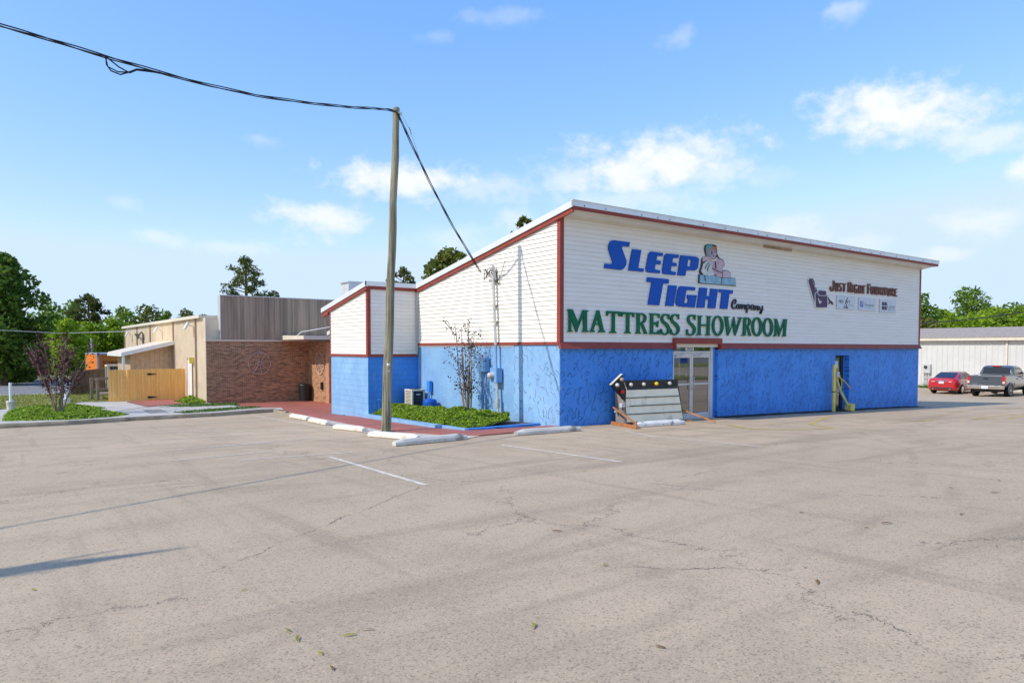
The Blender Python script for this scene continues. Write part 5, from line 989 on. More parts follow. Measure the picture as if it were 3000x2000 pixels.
tag(o_, 'dense mat of stems under the bright green juniper in the blue planter', 'ground cover', None, 'stuff')
ground_cover('juniper', 'bright green low juniper filling the blue planter', jun, bed_h, 26000, .042, M_fjun, 3)

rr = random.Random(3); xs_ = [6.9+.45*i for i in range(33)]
drape('dirt_shadow_strip', [(x, -.02) for x in xs_[::-1]]+[(x, -.30-.16*rr.random()-.06*math.sin(x)) for x in xs_], .006, plain('dirt_and_shadow', (.045, .04, .036), .95, var=.4, scale=3, bump=.5, dirt=((.16, .14, .12), .5)), cell=.5)  # dark colour holds the painted wall shadow together with dirt
# parking stops
def stop_mb(L, w=.17, h=.135):
    b_ = MB(); n = 9; rr = random.Random(int(L*1000))
    rings = []
    for i in range(n+1):
        t_ = i/n; x = -L/2+L*t_; e = .72 if i in (0, n) else 1.0; j = lambda: (rr.random()-.5)*.008
        rings.append([(x, -w/2*e-.015, 0), (x, -w/2*e-.012+j(), h*.55+j()), (x, -w/2*e+.035+j(), h*e+j()), (x, w/2*e-.035+j(), h*e+j()), (x, w/2*e+.012+j(), h*.55+j()), (x, w/2*e+.015, 0)])
    b_.loft(rings, smooth=False); return b_
GROUP = 'concrete parking stops along the red walk'
def stop(p, q, label, m=M_whitestop, z=.012):
    L = math.hypot(q[0]-p[0], q[1]-p[1]); c = ((p[0]+q[0])/2, (p[1]+q[1])/2)
    o_ = stop_mb(L).build('parking_stop', m, bevel=.012)
    zp, zq = G(*p), G(*q)
    o_.location = (c[0], c[1], (zp+zq)/2+z); o_.rotation_euler = (0, -math.asin((zq-zp)/L), math.atan2(q[1]-p[1], q[0]-p[0]))
    return tag(o_, label, 'parking stop', GROUP)
def st2(pa, pb, X, w=.1):
    a = on(*pa, 'x', X[0]); b = on(*pb, 'x', X[1]); return (a.x+w, a.y), (b.x+w, b.y)
M_greystop = plain('grimy_stop_paint', (.60, .56, .49), .85, var=.12, scale=3, bump=.4, bscale=24, dirt=((.08, .07, .055), .8))
stop(*st2((845, 1222), (895, 1230), (-3.8, -3.95)), 'white parking stop farthest along the row, nearest the brick wall')
stop(*st2((900, 1236), (952, 1250), (-4.1, -4.35)), 'white parking stop second from the brick wall end of the row')
stop(*st2((972, 1263), (1058, 1272), (-4.75, -4.6)), 'white parking stop beside the blue block corner, left of the utility pole')
stop(*st2((1073, 1284), (1215, 1290), (-5.1, -4.75)), 'white parking stop right in front of the utility pole')
stop((-5.62, -1.12), (-3.72, -1.0), 'grimy white parking stop with dark side, nearest of all to the camera', M_greystop)
stop((-2.38, -1.16), (-.38, -1.22), 'grimy parking stop lying in front of the blue wall corner', M_greystop)
stop((1.52, -1.38), (3.48, -1.40), 'black scuffed white parking stop in front of the arrow sign', plain('scuffed_stop_paint', (.88, .83, .75), .8, var=.1, scale=5, bump=.3, dirt=((.03, .028, .025), .9)))
# painted lines
def line(name, pts, w, m, dz=.005, pix=True):
    P = [at(*p) for p in pts] if pix else pts
    b_ = MB()
    for a, c in zip(P[:-1], P[1:]):
        d = Vector((c[0]-a[0], c[1]-a[1])); L = d.length; d /= L; n = Vector((-d.y, d.x))*w/2; k = max(1, int(L/.7))
        for j in range(k):
            p, q = [Vector(a[:2])+d*L*t_ for t_ in (j/k, (j+1)/k)]
            b_.add([(v.x, v.y, G(v.x, v.y)+dz) for v in (p-n, q-n, q+n, p+n)], [(0, 1, 2, 3)])
    return tag(b_.build(name, m, recalc=False), kind='structure')
M_fline = plain('faint_white_paint', (.62, .53, .41), .85, var=.15, scale=7, dirt=(ASPH, 1.0))
for k, pts in enumerate((((966, 1338), (1248, 1421)), ((1470, 1303), (1820, 1353)), ((800, 1322), (500, 1350)), ((780, 1295), (520, 1317)), ((960, 1262), (460, 1288)), ((870, 1262), (440, 1266)), ((930, 1282), (610, 1312)), ((735, 1215), (1000, 1258)), ((1030, 1325), (700, 1348)), ((1830, 1262), (1920, 1280)), ((1920, 1280), (2230, 1308)), ((840, 1231), (590, 1240)))):
    line('white_line', pts, .09, M_line if k < 2 else M_fline)
for pts in (((2130, 1245), (2200, 1256), (2300, 1259), (2360, 1258), (2440, 1254)), ((2440, 1254), (2375, 1243)), ((2370, 1243), (2418, 1222)), ((2430, 1222), (2420, 1226)), ((2770, 1208), (2840, 1207)), ((2655, 1231), (2700, 1233), (2730, 1230)), ((2850, 1226), (2960, 1215), (3000, 1213)), ((2850, 1227), (2930, 1228)), ((2925, 1197), (3000, 1199)), ((2950, 1226), (3000, 1218))):
    line('yellow_line', pts, .10, M_yline, .006)

# ------------------------------------------------------------------ utility pole and cables
PB = (-4.22, 2.12); PZ = G(*PB); PT = Vector((-3.79, 2.22, 8.47))
o = (PB[0], PB[1], PZ); pole = thing('utility_pole', 'weathered wooden utility pole leaning slightly beside the planter', 'utility pole', o)
b_ = MB(o); pts = []; rs = []
for i in range(15):
    k = i/14; pts.append((PB[0]+(PT.x-PB[0])*k+.012*math.sin(i*1.7), PB[1]+(PT.y-PB[1])*k, PZ-.25+(PT.z-PZ+.25)*k)); rs.append(.128-.042*k+.004*math.sin(i*2.3))
b_.tube(pts, rs, 18); b_.build('pole_shaft', M_pole, pole)
b_ = MB(o); b_.lathe((PT.x-.02, PT.y-.10, 8.33), [(.03, -.03), (.03, .03)], 8, 'y'); b_.box((PT.x+.03, PT.y-.13, 8.28), (PT.x+.09, PT.y-.06, 8.36)); b_.build('cable_bracket', M_galv, pole)
b_ = MB(o); b_.lathe((-4.18, 1.995, 1.72), [(.05, 0), (.045, -.02), (.01, -.03)], 10, 'y'); b_.lathe((-4.18, 1.99, 1.56), [(.03, 0), (.03, -.012)], 8, 'y'); b_.build('pole_tag', M_alum, pole)
b_ = MB(o); b_.lathe((PT.x, PT.y, PT.z-.005), [(.088, 0), (.06, .03), (.01, .035)], 12); b_.build('pole_cap', M_darkmetal, pole)
# second pole beyond the left edge of the view, far end of the overhead cable
P2 = (-42.0, -12.5); z2 = G(*P2); P2T = Vector((P2[0], P2[1], 9.0))
o2 = (P2[0], P2[1], z2); pole2 = thing('utility_pole', 'wooden utility pole with a transformer, out of view to the left', 'utility pole', o2)
b_ = MB(o2); b_.tube([(P2[0], P2[1], z2-.2), (P2[0], P2[1], z2+4), tuple(P2T)], [.15, .13, .10], 14); b_.build('pole_shaft', M_pole, pole2)
b_ = MB(o2); b_.lathe((P2[0]+.1, P2[1]+.38, z2+6.7), [(.02, 0), (.24, .03), (.24, .8), (.1, .9), (.02, .95)], 14); b_.build('transformer', M_lightgrey, pole2)
def bundle(name, path, label, r=.0115, twist=.028, n=3, turns=1.6, m=M_wire, cat='cable'):
    """twisted strands along a polyline"""
    L = [0]
    for a, c in zip(path[:-1], path[1:]): L.append(L[-1]+(c-a).length)
    o_ = path[0]; b_ = MB(o_); N = int(L[-1]/.28)+2
    def pos(s):
        for i in range(len(L)-1):
            if s <= L[i+1]+1e-9: return path[i].lerp(path[i+1], (s-L[i])/(L[i+1]-L[i]))
        return path[-1]
    d = (path[-1]-path[0]).normalized(); u = d.cross(Vector((0, 0, 1))).normalized(); w = u.cross(d)
    for k in range(n):
        pts = []
        for i in range(N+1):
            s = L[-1]*i/N; a = turns*s+2*PI*k/n+.6*math.sin(s*.7)
            tw = twist*(.5+.5*abs(math.sin(s*.9+k)))
            pts.append(pos(s)+u*(tw*math.cos(a))+w*(tw*math.sin(a)))
        b_.tube(pts, r, 5)
    o_b = b_.build(name, m); o_b.location = o_
    return tag(o_b, label, cat)
# left span lies in a vertical plane through both pole heads
hd = Vector((P2T.x-PT.x, P2T.y-PT.y, 0)).normalized(); nn = Vector((-hd.y, hd.x, 0))
def onspan(x, y):
    d = ray(x, y); return CAM+d*((PT-CAM).dot(nn)/d.dot(nn))
hook = Vector((PT.x-.05, PT.y-.12, 8.34))
span = [hook]+[onspan(*p) for p in ((1140, 321), (1010, 313), (880, 299), (760, 282), (600, 248), (470, 213), (390, 190), (310, 167), (150, 118), (0, 75), (-120, 38))]+[P2T-Vector((0, 0, .25))]
bundle('overhead_cable', span, 'black twisted overhead cable sagging from the pole top off to the left')
sl_ = [onspan(*p) for p in ((310, 167), (312, 190), (325, 208), (352, 219), (378, 212), (400, 203), (430, 206), (470, 213))]; sl2 = [onspan(*p) for p in ((310, 167), (330, 182), (350, 198), (380, 214), (400, 206), (450, 212), (500, 222))]
b_ = MB(sl_[0]); b_.tube(sl_, .013, 5); b_.tube(sl2, .013, 5); b_.tube([onspan(*p) for p in ((308, 166), (316, 196), (345, 211), (375, 212), (400, 204))], .012, 5)
lb = b_.build('cable_loop', M_wire); lb.location = sl_[0]; tag(lb, 'slack loop of black wire hanging from the overhead cable at left', 'cable')
mend = Vector((-.30, 3.42, 4.50))
def drop(t_): return hook.lerp(mend, t_)+Vector((0, 0, -.22*math.sin(PI*t_)))
bundle('service_drop', [drop(i/14) for i in range(15)], 'black twisted service cable running down from the pole to the weatherhead')
g_ = [hook+Vector((.12, 0, -.02)), drop(.10)+Vector((.1, 0, .10)), drop(.22)+Vector((.03, 0, .02))]
b_ = MB(g_[0]); b_.tube(g_, .006, 5); b_.tube([g_[1].lerp(g_[2], -.1), g_[1].lerp(g_[2], .15)], .018, 6); lb = b_.build('guy_wire', M_galv); lb.location = g_[0]; tag(lb, 'thin grey guy wire with a clamp just below the pole top', 'wire')

# ------------------------------------------------------------------ portable arrow sign
o = (3.2, -.4, G(3.2, -.4)); sg = thing('arrow_sign', 'old portable reader board with black arrow and bulbs leaning by the door', 'sign', o)
zl, zr2 = G(2.0, -.5), G(4.5, -.5)
b_ = MB(o); b_.hexa([(2.0, -.55, zl+.03), (4.53, -.55, zr2+.05), (4.53, -.2, zr2+.05), (2.0, -.2, zl+.03), (1.97, -.50, 1.01), (4.34, -.50, .99), (4.34, -.2, .99), (1.97, -.2, 1.01)])
b_.build('cabinet', M_darkmetal, sg)
b_ = MB(o); b_.hexa([(1.955, -.54, zl), (2.01, -.565, zl), (2.01, -.19, zl), (1.955, -.19, zl), (1.93, -.49, 1.0), (1.985, -.515, 1.0), (1.985, -.19, 1.0), (1.93, -.19, 1.0)]); b_.build('end_panel', plain('grey_brown_metal', (.26, .225, .20), .6, var=.2, scale=3, dirt=((.12, .1, .09), .5)), sg)
pz = lambda x, z: -.552+(.05)*(max(0, z)/1.0)-.006
b_ = MB(o)
for k in range(4):
    a, c = k/4, (k+1)/4
    f_ = lambda u, t_: (2.035+u*(2.46-.19*t_)-.03*t_, -.562+.05*t_, (zl+(zr2-zl)*u+.06)*(1-t_)+t_*(.975-.02*u))
    g1, g2 = a+.012, c-.012
    b_.add([f_(0, g1), f_(1, g1), f_(1, g2), f_(0, g2)], [(0, 1, 2, 3)])
b_.build('reader_panel', M_readerpanel, sg)
b_ = MB(o)
for k in range(1, 4):
    t_ = k/4; p, q = Vector(f_(.02, t_)), Vector(f_(.98, t_)); b_.bar(p+Vector((0, -.012, 0)), q+Vector((0, -.012, 0)), .02, .022)
b_.build('letter_rail', M_darkmetal, sg)
af = lambda u, v, d: (u, -.40-d, v)
b_ = MB(o); b_.prism([[(1.44, 1.13), (1.87, 1.42), (1.89, 1.25), (4.24, 1.215), (4.25, 1.005), (2.02, 1.03), (2.0, .62), (1.86, .78)]], af, .07, .15); b_.build('arrow', M_black, sg)
b_ = MB(o); b_.bar((1.43, -.475, 1.135), (1.865, -.475, 1.43), .02, .155, up=(0, 1, 0)) if False else b_.hexa([(1.425, -.553, 1.13), (1.865, -.553, 1.425), (1.865, -.48, 1.425), (1.425, -.48, 1.13), (1.415, -.553, 1.145), (1.855, -.553, 1.44), (1.855, -.48, 1.44), (1.415, -.48, 1.145)]); b_.build('arrow_edge', M_cream, sg)
for (x, z, m) in ((1.60, 1.13, M_bulbclear), (1.78, 1.28, M_tandark), (1.80, .94, M_tail), (2.15, 1.125, M_bulbclear), (2.68, 1.12, M_galv), (3.22, 1.12, M_bulbyellow), (3.80, 1.115, M_bulbclear)):
    b_ = MB(o); b_.lathe((x, -.55, z), [(.03, 0), (.052, -.03), (.06, -.06), (.045, -.10), (.015, -.118)], 12, 'y'); b_.build('bulb', m, sg)
b_ = MB(o); b_.tube([(1.9, -.57, 1.20), (1.97, -.60, 1.02), (2.02, -.61, .85), (2.16, -.61, .60), (2.02, -.62, .50), (1.9, -.60, .52)], .010, 6); b_.build('power_cord', M_cream, sg)
b_ = MB(o); b_.box((1.84, -.56, .48), (1.955, -.45, .60)); b_.lathe((1.88, -.3, .35), [(.05, 0), (.03, -.06)], 8, 'x'); b_.build('socket', M_lightgrey, sg)
def beam(p, q, w, h, zp=0, zq=0): b_ = MB(o); b_.bar((p[0], p[1], G(*p)+zp), (q[0], q[1], G(*q)+zq), w, h); return b_.build('rusty_frame', M_rust, sg)
beam((1.78, -.22), (1.10, -1.85), .06, .09, .05, .05); beam((1.75, -.3), (1.22, -1.72), .035, .04, .50, .12); beam((4.52, -.45), (4.42, -1.80), .035, .04, .36, .05); beam((4.55, -.2), (4.40, -1.0), .03, .03, .03, .03)

# ------------------------------------------------------------------ yellow post and toppled bollard by the side door
o = (13.68, -.28, G(13.68, -.28)); b_ = MB(o); b_.box((13.60, -.32, o[2]), (13.745, -.26, .5)); b_.box((13.60, -.32, .505), (13.745, -.26, 1.53)); yp = b_.build('yellow_post', M_yellow); yp.location = o; tag(yp, 'upright square yellow post standing beside the narrow glass door', 'post')
b_ = MB(o); b_.box((13.59, -.335, .47), (13.755, -.245, .50)); b_.build('strap', M_darkmetal, yp)
o = (14.45, -.42, G(14.45, -.42)); tb = thing('fallen_bollard', 'toppled pale yellow bollard with a square base leaning on the yellow post', 'bollard', o)
b_ = MB(o); b_.tube([(14.46, -.46, -.12), (14.12, -.33, .45), (13.86, -.24, 1.02)], [.05, .055, .06], 12); b_.build('tube', plain('faded_yellow', (.56, .53, .26), .6, var=.1), tb)
b_ = MB(o); b_.hexa([tuple(Vector(p)) for p in ((14.32, -.62, -.26), (14.62, -.62, -.30), (14.72, -.34, -.30), (14.42, -.34, -.26), (14.36, -.62, -.06), (14.66, -.62, .00), (14.70, -.34, .02), (14.40, -.34, -.04))]); b_.build('base_block', M_yellow, tb, bevel=.01)
o = (13.85, -.4, .9); b_ = MB(o)
for (p, q, w) in (((13.82, -.40, 1.08), (13.95, -.42, .98), .04), ((13.95, -.42, .98), (14.18, -.45, .88), .03), ((14.18, -.45, .88), (14.38, -.47, .72), .03), ((14.38, -.47, .72), (14.52, -.45, .62), .04)): b_.bar(p, q, .008, w)
tp = b_.build('caution_tape', M_tape); tp.location = o; tag(tp, 'strip of yellow caution tape tied to the yellow post', 'tape')
for e in (((13.84, -.41, 1.15), (13.92, -.42, 1.02)), ((14.44, -.46, .70), (14.60, -.46, .58))): b_ = MB(o); b_.bar(*e, .01, .04); b_.build('orange_end', M_tapeo, tp)
# ------------------------------------------------------------------ left: kerb, island, lawn, street
kb = MB(); kp = KERB
def kerb_run(pts, w, h):
    b_ = MB(); rr = random.Random(4); P = []
    for a, c in zip(pts[:-1], pts[1:]):
        n = max(1, int(math.hypot(c[0]-a[0], c[1]-a[1])/.35))
        P += [(a[0]+(c[0]-a[0])*j/n, a[1]+(c[1]-a[1])*j/n) for j in range(n)]
    P.append(pts[-1]); rings = []
    for i, p in enumerate(P):
        q = P[min(i+1, len(P)-1)]; r_ = P[max(i-1, 0)]; d = Vector((q[0]-r_[0], q[1]-r_[1])).normalized(); n = Vector((-d.y, d.x)); j = lambda k: (rr.random()-.5)*k
        g = G(*p); e = 1.0 if i < len(P)-2 else .45
        f = lambda t_, z: (p[0]+n.x*t_, p[1]+n.y*t_, g+z*e)
        rings.append([f(0, -.1), f(.01+j(.02), h*.5+j(.02)), f(.035+j(.02), h+j(.02)), f(w, h+.005+j(.012)), f(w+.01, -.1)])
    b_.loft(rings, smooth=False); return b_.build('kerb', M_concwall)
tag(kerb_run(KERB, .17, .135), kind='structure')
up = lambda p, d: (p[0], p[1]+d)
isl = [up(p, .15) for p in KERB]+[(-2.6, 15.3), (-3.3, 15.95), (-3.65, 17.5), (-4.05, 21.7), (-4.1, 30), (-8, 36), (-9.5, 37.4), (-30, 37.4), (-30, KERB[0][1]+.15)]
drape('sidewalk', isl, .11, M_conc, cell=1.0)
lawn = A((-340, 1226), (0, 1207), (60, 1201), (160, 1198), (236, 1184), (330, 1182), (318, 1150), (300, 1140), (272, 1140))+[(-8.4, 36.4), (-30, 36.4)]
drape('lawn', lawn, .13, M_lawn, cell=1.0)
ground_cover('lawn_grass', 'short yellow green lawn grass at the far left', [p for p in lawn], lambda x, y: G(x, y)+.15, 14000, .055, M_fgrass, 11, cat='grass')
street = [(-60, 36.8), (-9.2, 36.8), (-7.5, 42), (-4.9, 50), (-4, 60), (-10, 62), (-60, 60)]
drape('street', street, .02, M_street, cell=2.0)
drape('red_slab', A((370, 1184), (520, 1172), (552, 1177), (545, 1188), (432, 1199)), .135, M_redwalk, cell=.8)
for pts in (((250, 1204), (440, 1200), (620, 1190)), ((330, 1214), (430, 1198))): line('paving_joint', pts, .05, M_concwall, .118)
drape('grey_slab', A((415, 1208), (470, 1206), (495, 1215), (440, 1219)), .118, plain('grey_slab', (.28, .25, .22), .9, var=.15, scale=4), cell=.8)
# juniper island
def island(name, label, px, n, size, hmax, m, seed, sd=0, base=.11):
    poly = A(*px); xs = [p[0] for p in poly]; ys = [p[1] for p in poly]
    def dist(x, y):
        d = 9
        for i in range(len(poly)):
            a, c = Vector(poly[i]), Vector(poly[(i+1) % len(poly)]); v = c-a; k = max(0, min(1, (Vector((x, y))-a).dot(v)/max(1e-6, v.length_squared))); d = min(d, (a+v*k-Vector((x, y))).length)
        return d
    h = lambda x, y: G(x, y)+base+hmax*min(1, dist(x, y)/.9)**.8*(.3+.7*lump(x, y, 1.1+sd))
    o_ = drape(name+'_mat', poly, 0, MATS['juniper_base'], cell=.35, hf=lambda x, y: h(x, y)-G(x, y)-.03, kind=None)
    tag(o_, 'dense stems beneath the '+label.split(',')[0], 'ground cover', None, 'stuff')
    return ground_cover(name, label, poly, h, n, size, m, seed)
island('juniper_bed', 'bright green juniper around the bare purple crape myrtle', [(6, 1243), (14, 1222), (40, 1206), (90, 1202), (150, 1204), (250, 1196), (310, 1203), (262, 1213), (330, 1216), (380, 1223), (330, 1230), (200, 1239)], 17000, .055, .22, M_fjun, 21)
island('juniper_patch', 'small mound of juniper beside the brick wall corner', [(508, 1184), (530, 1177), (590, 1176), (606, 1186), (560, 1191)], 2600, .075, .38, M_fjun, 22, .3)
M_fgr2 = foliage('grass_patch', (.08, .16, .03), (.20, .30, .07), .3)
island('grass_strip', 'thin green strip of weeds along the brick wall walk', [(462, 1199), (560, 1190), (690, 1188), (704, 1193), (560, 1199)], 2600, .05, .06, M_fgr2, 23)
island('grass_strip', 'thin green strip of weeds just behind the kerb', [(505, 1216), (620, 1206), (740, 1198), (770, 1201), (640, 1212), (540, 1219)], 2600, .05, .06, M_fgr2, 24)
def shrub(name, label, base, h, r, n, stems, leafm, stemm, seed, lsize, cat='shrub', top=None, leaf_lo=.3, spread=1.0):
    rng = np.random.default_rng(seed); rr = random.Random(seed)
    o_ = thing(name, label, cat, base); b_ = MB(); P = []
    for k in range(stems):
        a = 2*PI*k/stems+rr.random()*.8; lean = spread*r*(.25+.75*rr.random()); hh = h*(.62+.38*rr.random()) if k else h*1.0
        if k == 0: lean *= .3
        pts = []; rs = []
        for i in range(8):
            t_ = i/7; w = lean*t_**1.15
            pts.append((.09*math.cos(a)*(1-t_)+w*math.cos(a)+.04*math.sin(5*t_+k), .09*math.sin(a)*(1-t_)+w*math.sin(a)+.04*math.cos(4*t_+k), hh*t_)); rs.append(.022*(1-t_*.8)*(h/2.6)**.5+.003)
        b_.tube(pts, rs, 6)
        for q in range(5):
            t_ = .35+.6*rr.random(); i = int(t_*7); p = Vector(pts[i]); d = Vector((math.cos(a+rr.uniform(-1.6, 1.6)), math.sin(a+rr.uniform(-1.6, 1.6)), 1.5)).normalized(); L = h*(.12+.2*rr.random())
            e = p+d*L; b_.tube([tuple(p), tuple(p.lerp(e, .5)+Vector((0, 0, .03))), tuple(e)], [.009, .007, .003], 5)
            m_ = max(1, n//(stems*5))
            tt = rng.uniform(.1, 1.05, size=m_)[:, None]
            P.append(np.array(p)[None]+np.array(e-p)[None]*tt+rng.normal(size=(m_, 3))*.06*h/2.6)
    b_.build('stem', stemm, o_)
    P = np.concatenate(P); P = P[P[:, 2] > leaf_lo*h*.5]
    np_quads('leaves', leaf_quads(P, lsize, rng, 0, .6), leafm, o_)
    return o_
bx = at(172, 1224); shrub('crape_myrtle', 'purple leaved crape myrtle with many bare stems in the left juniper bed', (bx[0], bx[1], G(*bx)+.1), 3.0, .95, 1750, 17, M_fpurple, M_stem, 5, .050, 'shrub', leaf_lo=.45, spread=1.2)
shrub('crape_myrtle', 'slender dark leaved crape myrtle against the blue gable wall', (-.62, 3.72, .0), 2.95, .5, 720, 8, M_fslate, M_stem, 9, .036, 'shrub', leaf_lo=.25, spread=.8)
bx = at(561, 1172); shrub('nandina', 'small reddish leaved shrub beside the white door of the tan building', (bx[0], bx[1], G(*bx)+.1), .85, .4, 420, 7, M_fred, M_stem, 15, .06)

# ------------------------------------------------------------------ brick and tan metal building
TB = thing('brick_building', 'tan ribbed metal building with a red brick end and grey metal parapet', 'building', (0, 0, 0))
TX, BY = -4.1, 21.7
b_ = MB(); b_.box((TX+.003, BY, -1.6), (1.0, BY+.25, 2.48)); b_.build('brick_wall', M_brick_y, TB)
b_ = MB(); b_.box((1.0, 18.9, -1.6), (1.25, BY+.249, 2.48)); b_.build('brick_wall', M_brick_x, TB)
b_ = MB(); b_.box((1.003, 12.5, -1.6), (1.3, 18.897, 2.48)); b_.build('brick_pier', M_brick_x, TB)
b_ = MB(); b_.box((.86, 18.55, -1.6), (.998, 18.897, 2.44)); b_.build('brick_pilaster', plain('orange_brick', (.50, .25, .15), .85, var=.2, scale=12), TB)
b_ = MB(); b_.box((TX-.03, BY-.06, 2.482), (1.3, BY+.3, 2.56)); b_.build('cap_flashing', M_tan, TB)
# ribs profile helper
def ribbed(b_, a, c, z0, z1f, pitch, depth, nrm, rib=.35):
    """vertical ribs along a->c"""
    a = Vector(a); c = Vector(c); L = (c-a).length; d = (c-a)/L; n = Vector(nrm); k = int(L/pitch); P = []
    for i in range(k):
        s = i*L/k; w = L/k
        for (t_, h) in ((0, 0), (1-rib, 0), (1-rib*.78, 1), (1-rib*.22, 1)): P.append(a+d*(s+w*t_)+n*(h*depth))
    P.append(c)
    for p, q in zip(P[:-1], P[1:]):
        zp, zq = z1f(p.x, p.y), z1f(q.x, q.y)
        b_.add([(p.x, p.y, z0), (q.x, q.y, z0), (q.x, q.y, zq), (p.x, p.y, zp)], [(0, 1, 2, 3)])
troof = 3.62
b_ = MB(); b_.box((TX+.03, BY+.3, -1.6), (14, 47.0, troof-.02)); ribbed(b_, (TX, 47.1, 0), (TX, BY+.02, 0), -1.6, lambda x, y: troof, .152, .022, (-1, 0, 0))
b_.build('ribbed_wall', M_tan, TB, recalc=False)
b_ = MB(); b_.box((TX-.12, BY+.05-2.4, troof), (14.1, 47.3, troof+.16)) if False else b_.box((TX-.13, 19.9+2.3, troof), (14.1, 47.3, troof+.14)); b_.box((TX-.2, 22.2, troof+.005), (TX-.131, 47.3, troof+.16)); b_.build('roof_gutter', M_cream, TB)
b_ = MB()
for y in (46.95, 41.3, 36.2, 29.0, 23.6): b_.box((TX-.09, y-.06, -1.0), (TX-.028, y+.06, troof-.01))
b_.build('downspout', M_tandark, TB)
b_ = MB(); b_.box((-3.40, BY+.02, 2.57), (14, BY+.35, 4.70)); ribbed(b_, (-3.40, BY-.02, 0), (14, BY-.02, 0), 2.57, lambda x, y: 4.72, .30, .05, (0, -1, 0), .4); b_.build('parapet', M_grey, TB, recalc=False)
b_ = MB(); b_.box((-3.44, BY-.08, 4.715), (14, BY+.4, 4.76)); b_.box((-3.44, BY-.07, 2.565), (-3.405, BY+.4, 4.714)); b_.build('parapet_cap', M_lightgrey, TB)
b_ = MB(); b_.hexa([(-.45, 18.4, 2.57), (3.5, 18.4, 2.57), (3.5, 21.55, 2.57), (-.45, 21.55, 2.57), (-.45, 18.4, 2.75), (3.5, 18.4, 2.75), (3.5, 21.55, 2.80), (-.45, 21.55, 2.80)]); b_.build('entry_canopy', M_cream, TB)
b_ = MB(); b_.tube([(.05, BY-.12, 2.52), (.45, BY-.5, 2.98), (1.9, BY-1.2, 3.28)], .028, 6); b_.build('canopy_brace', M_lightgrey, TB)
b_ = MB(); b_.box((.62, 20.1, 1.6), (.998, 20.3, 1.74)) if False else b_.box((.93, 19.6, .05), (.998, 19.85, .42)); b_.build('meter_cover', M_black, TB)
b_ = MB(); b_.box((TX-.06, 24.45, -.75), (TX-.03, 25.5, 1.55)); wd = b_.build('white_door', M_white, TB)
b_ = MB(); b_.box((TX-.075, 24.38, -.75), (TX-.028, 24.45, 1.62)); b_.box((TX-.075, 25.5, -.75), (TX-.028, 25.57, 1.62)); b_.box((TX-.075, 24.45, 1.55), (TX-.028, 25.5, 1.62)); b_.build('door_frame', M_tandark, wd)
b_ = MB(); b_.box((TX-.25, 24.15, 1.35), (TX-.03, 24.33, 1.66)); b_.build('yellow_lamp', M_yellow, TB)
for (y, z) in ((43.6, 3.2), (32.4, 3.3), (24.1, 3.35)):
    b_ = MB(); b_.bar((TX-.04, y, z-.12), (TX-.3, y, z), .04); b_.hexa([(TX-.5, y-.16, z-.22), (TX-.42, y-.16, z-.25), (TX-.42, y+.16, z-.25), (TX-.5, y+.16, z-.22), (TX-.32, y-.16, z+.12), (TX-.24, y-.16, z+.08), (TX-.24, y+.16, z+.08), (TX-.32, y+.16, z+.12)]); b_.build('floodlight', M_white, TB)
b_ = MB(); b_.tube([(TX-.12, 38.4, 2.1), (TX-.12, 38.4, 3.1), (TX-.22, 38.4, 3.2), (TX-.3, 38.4, 3.1)], .05, 8)
for k in range(4): b_.tube([(TX-.3, 38.4, 3.1), (TX-.3, 39.2+k*.4, 2.75+.1*k), (TX-.2, 40.2+k*.3, 3.05), (TX-.25, 41.0, 3.15)], .022, 5)
b_.build('service_riser', M_darkmetal, TB)
def wheel(c, fn, name):
    b_ = MB()
    ring = lambda r, k: [fn(r*math.cos(2*PI*i/k), r*math.sin(2*PI*i/k)) for i in range(k+1)]
    b_.tube(ring(.56, 26), .022, 5, cap=False); b_.tube(ring(.09, 10), .022, 5, cap=False)
    for i in range(8):
        a = 2*PI*i/8+.2; b_.tube([fn(.09*math.cos(a), .09*math.sin(a)), fn(.55*math.cos(a), .55*math.sin(a))], .016, 5)
    b_.build(name, plain('old_wheel_wood', (.60, .45, .36), .9, var=.3, scale=8) if 'old_wheel_wood' not in MATS else MATS['old_wheel_wood'], TB)
wheel(0, lambda u, v: (-1.55+u, BY-.03, 1.36+v), 'wagon_wheel'); wheel(0, lambda u, v: (.97, 20.0+u, 1.36+v), 'wagon_wheel')
# lean-to
LY0, LY1, LX = 29.0, 34.5, -6.77
LT = thing('lean_to', 'low tan board lean-to with a white edged sloping roof against the metal building', 'shed', (LX, LY0, G(LX, LY0)))
lo_ = LT.location; lz = lambda x: 2.46+(x-TX)*(2.46-1.80)/(TX-LX)
b_ = MB(lo_)
for k in range(9):
    x0 = -6.30+k*.243; b_.hexa([(x0, LY0+.3, -1), (x0+.235, LY0+.3, -1), (x0+.235, LY0+.36, -1), (x0, LY0+.36, -1), (x0, LY0+.3, lz(x0)-.1), (x0+.235, LY0+.3, lz(x0+.235)-.1), (x0+.235, LY0+.36, lz(x0+.235)-.1), (x0, LY0+.36, lz(x0)-.1)])
b_.box((-6.28, LY0+.362, -1), (TX-.03, LY1-.2, 1.75)); b_.build('board_wall', M_tanboard, LT)
b_ = MB(lo_); b_.hexa([(LX, LY0-.15, 1.80), (TX-.03, LY0-.15, 2.46), (TX-.03, LY1, 2.46), (LX, LY1, 1.80), (LX, LY0-.15, 1.90), (TX-.03, LY0-.15, 2.56), (TX-.03, LY1, 2.56), (LX, LY1, 1.90)]); b_.build('roof', M_tan, LT)
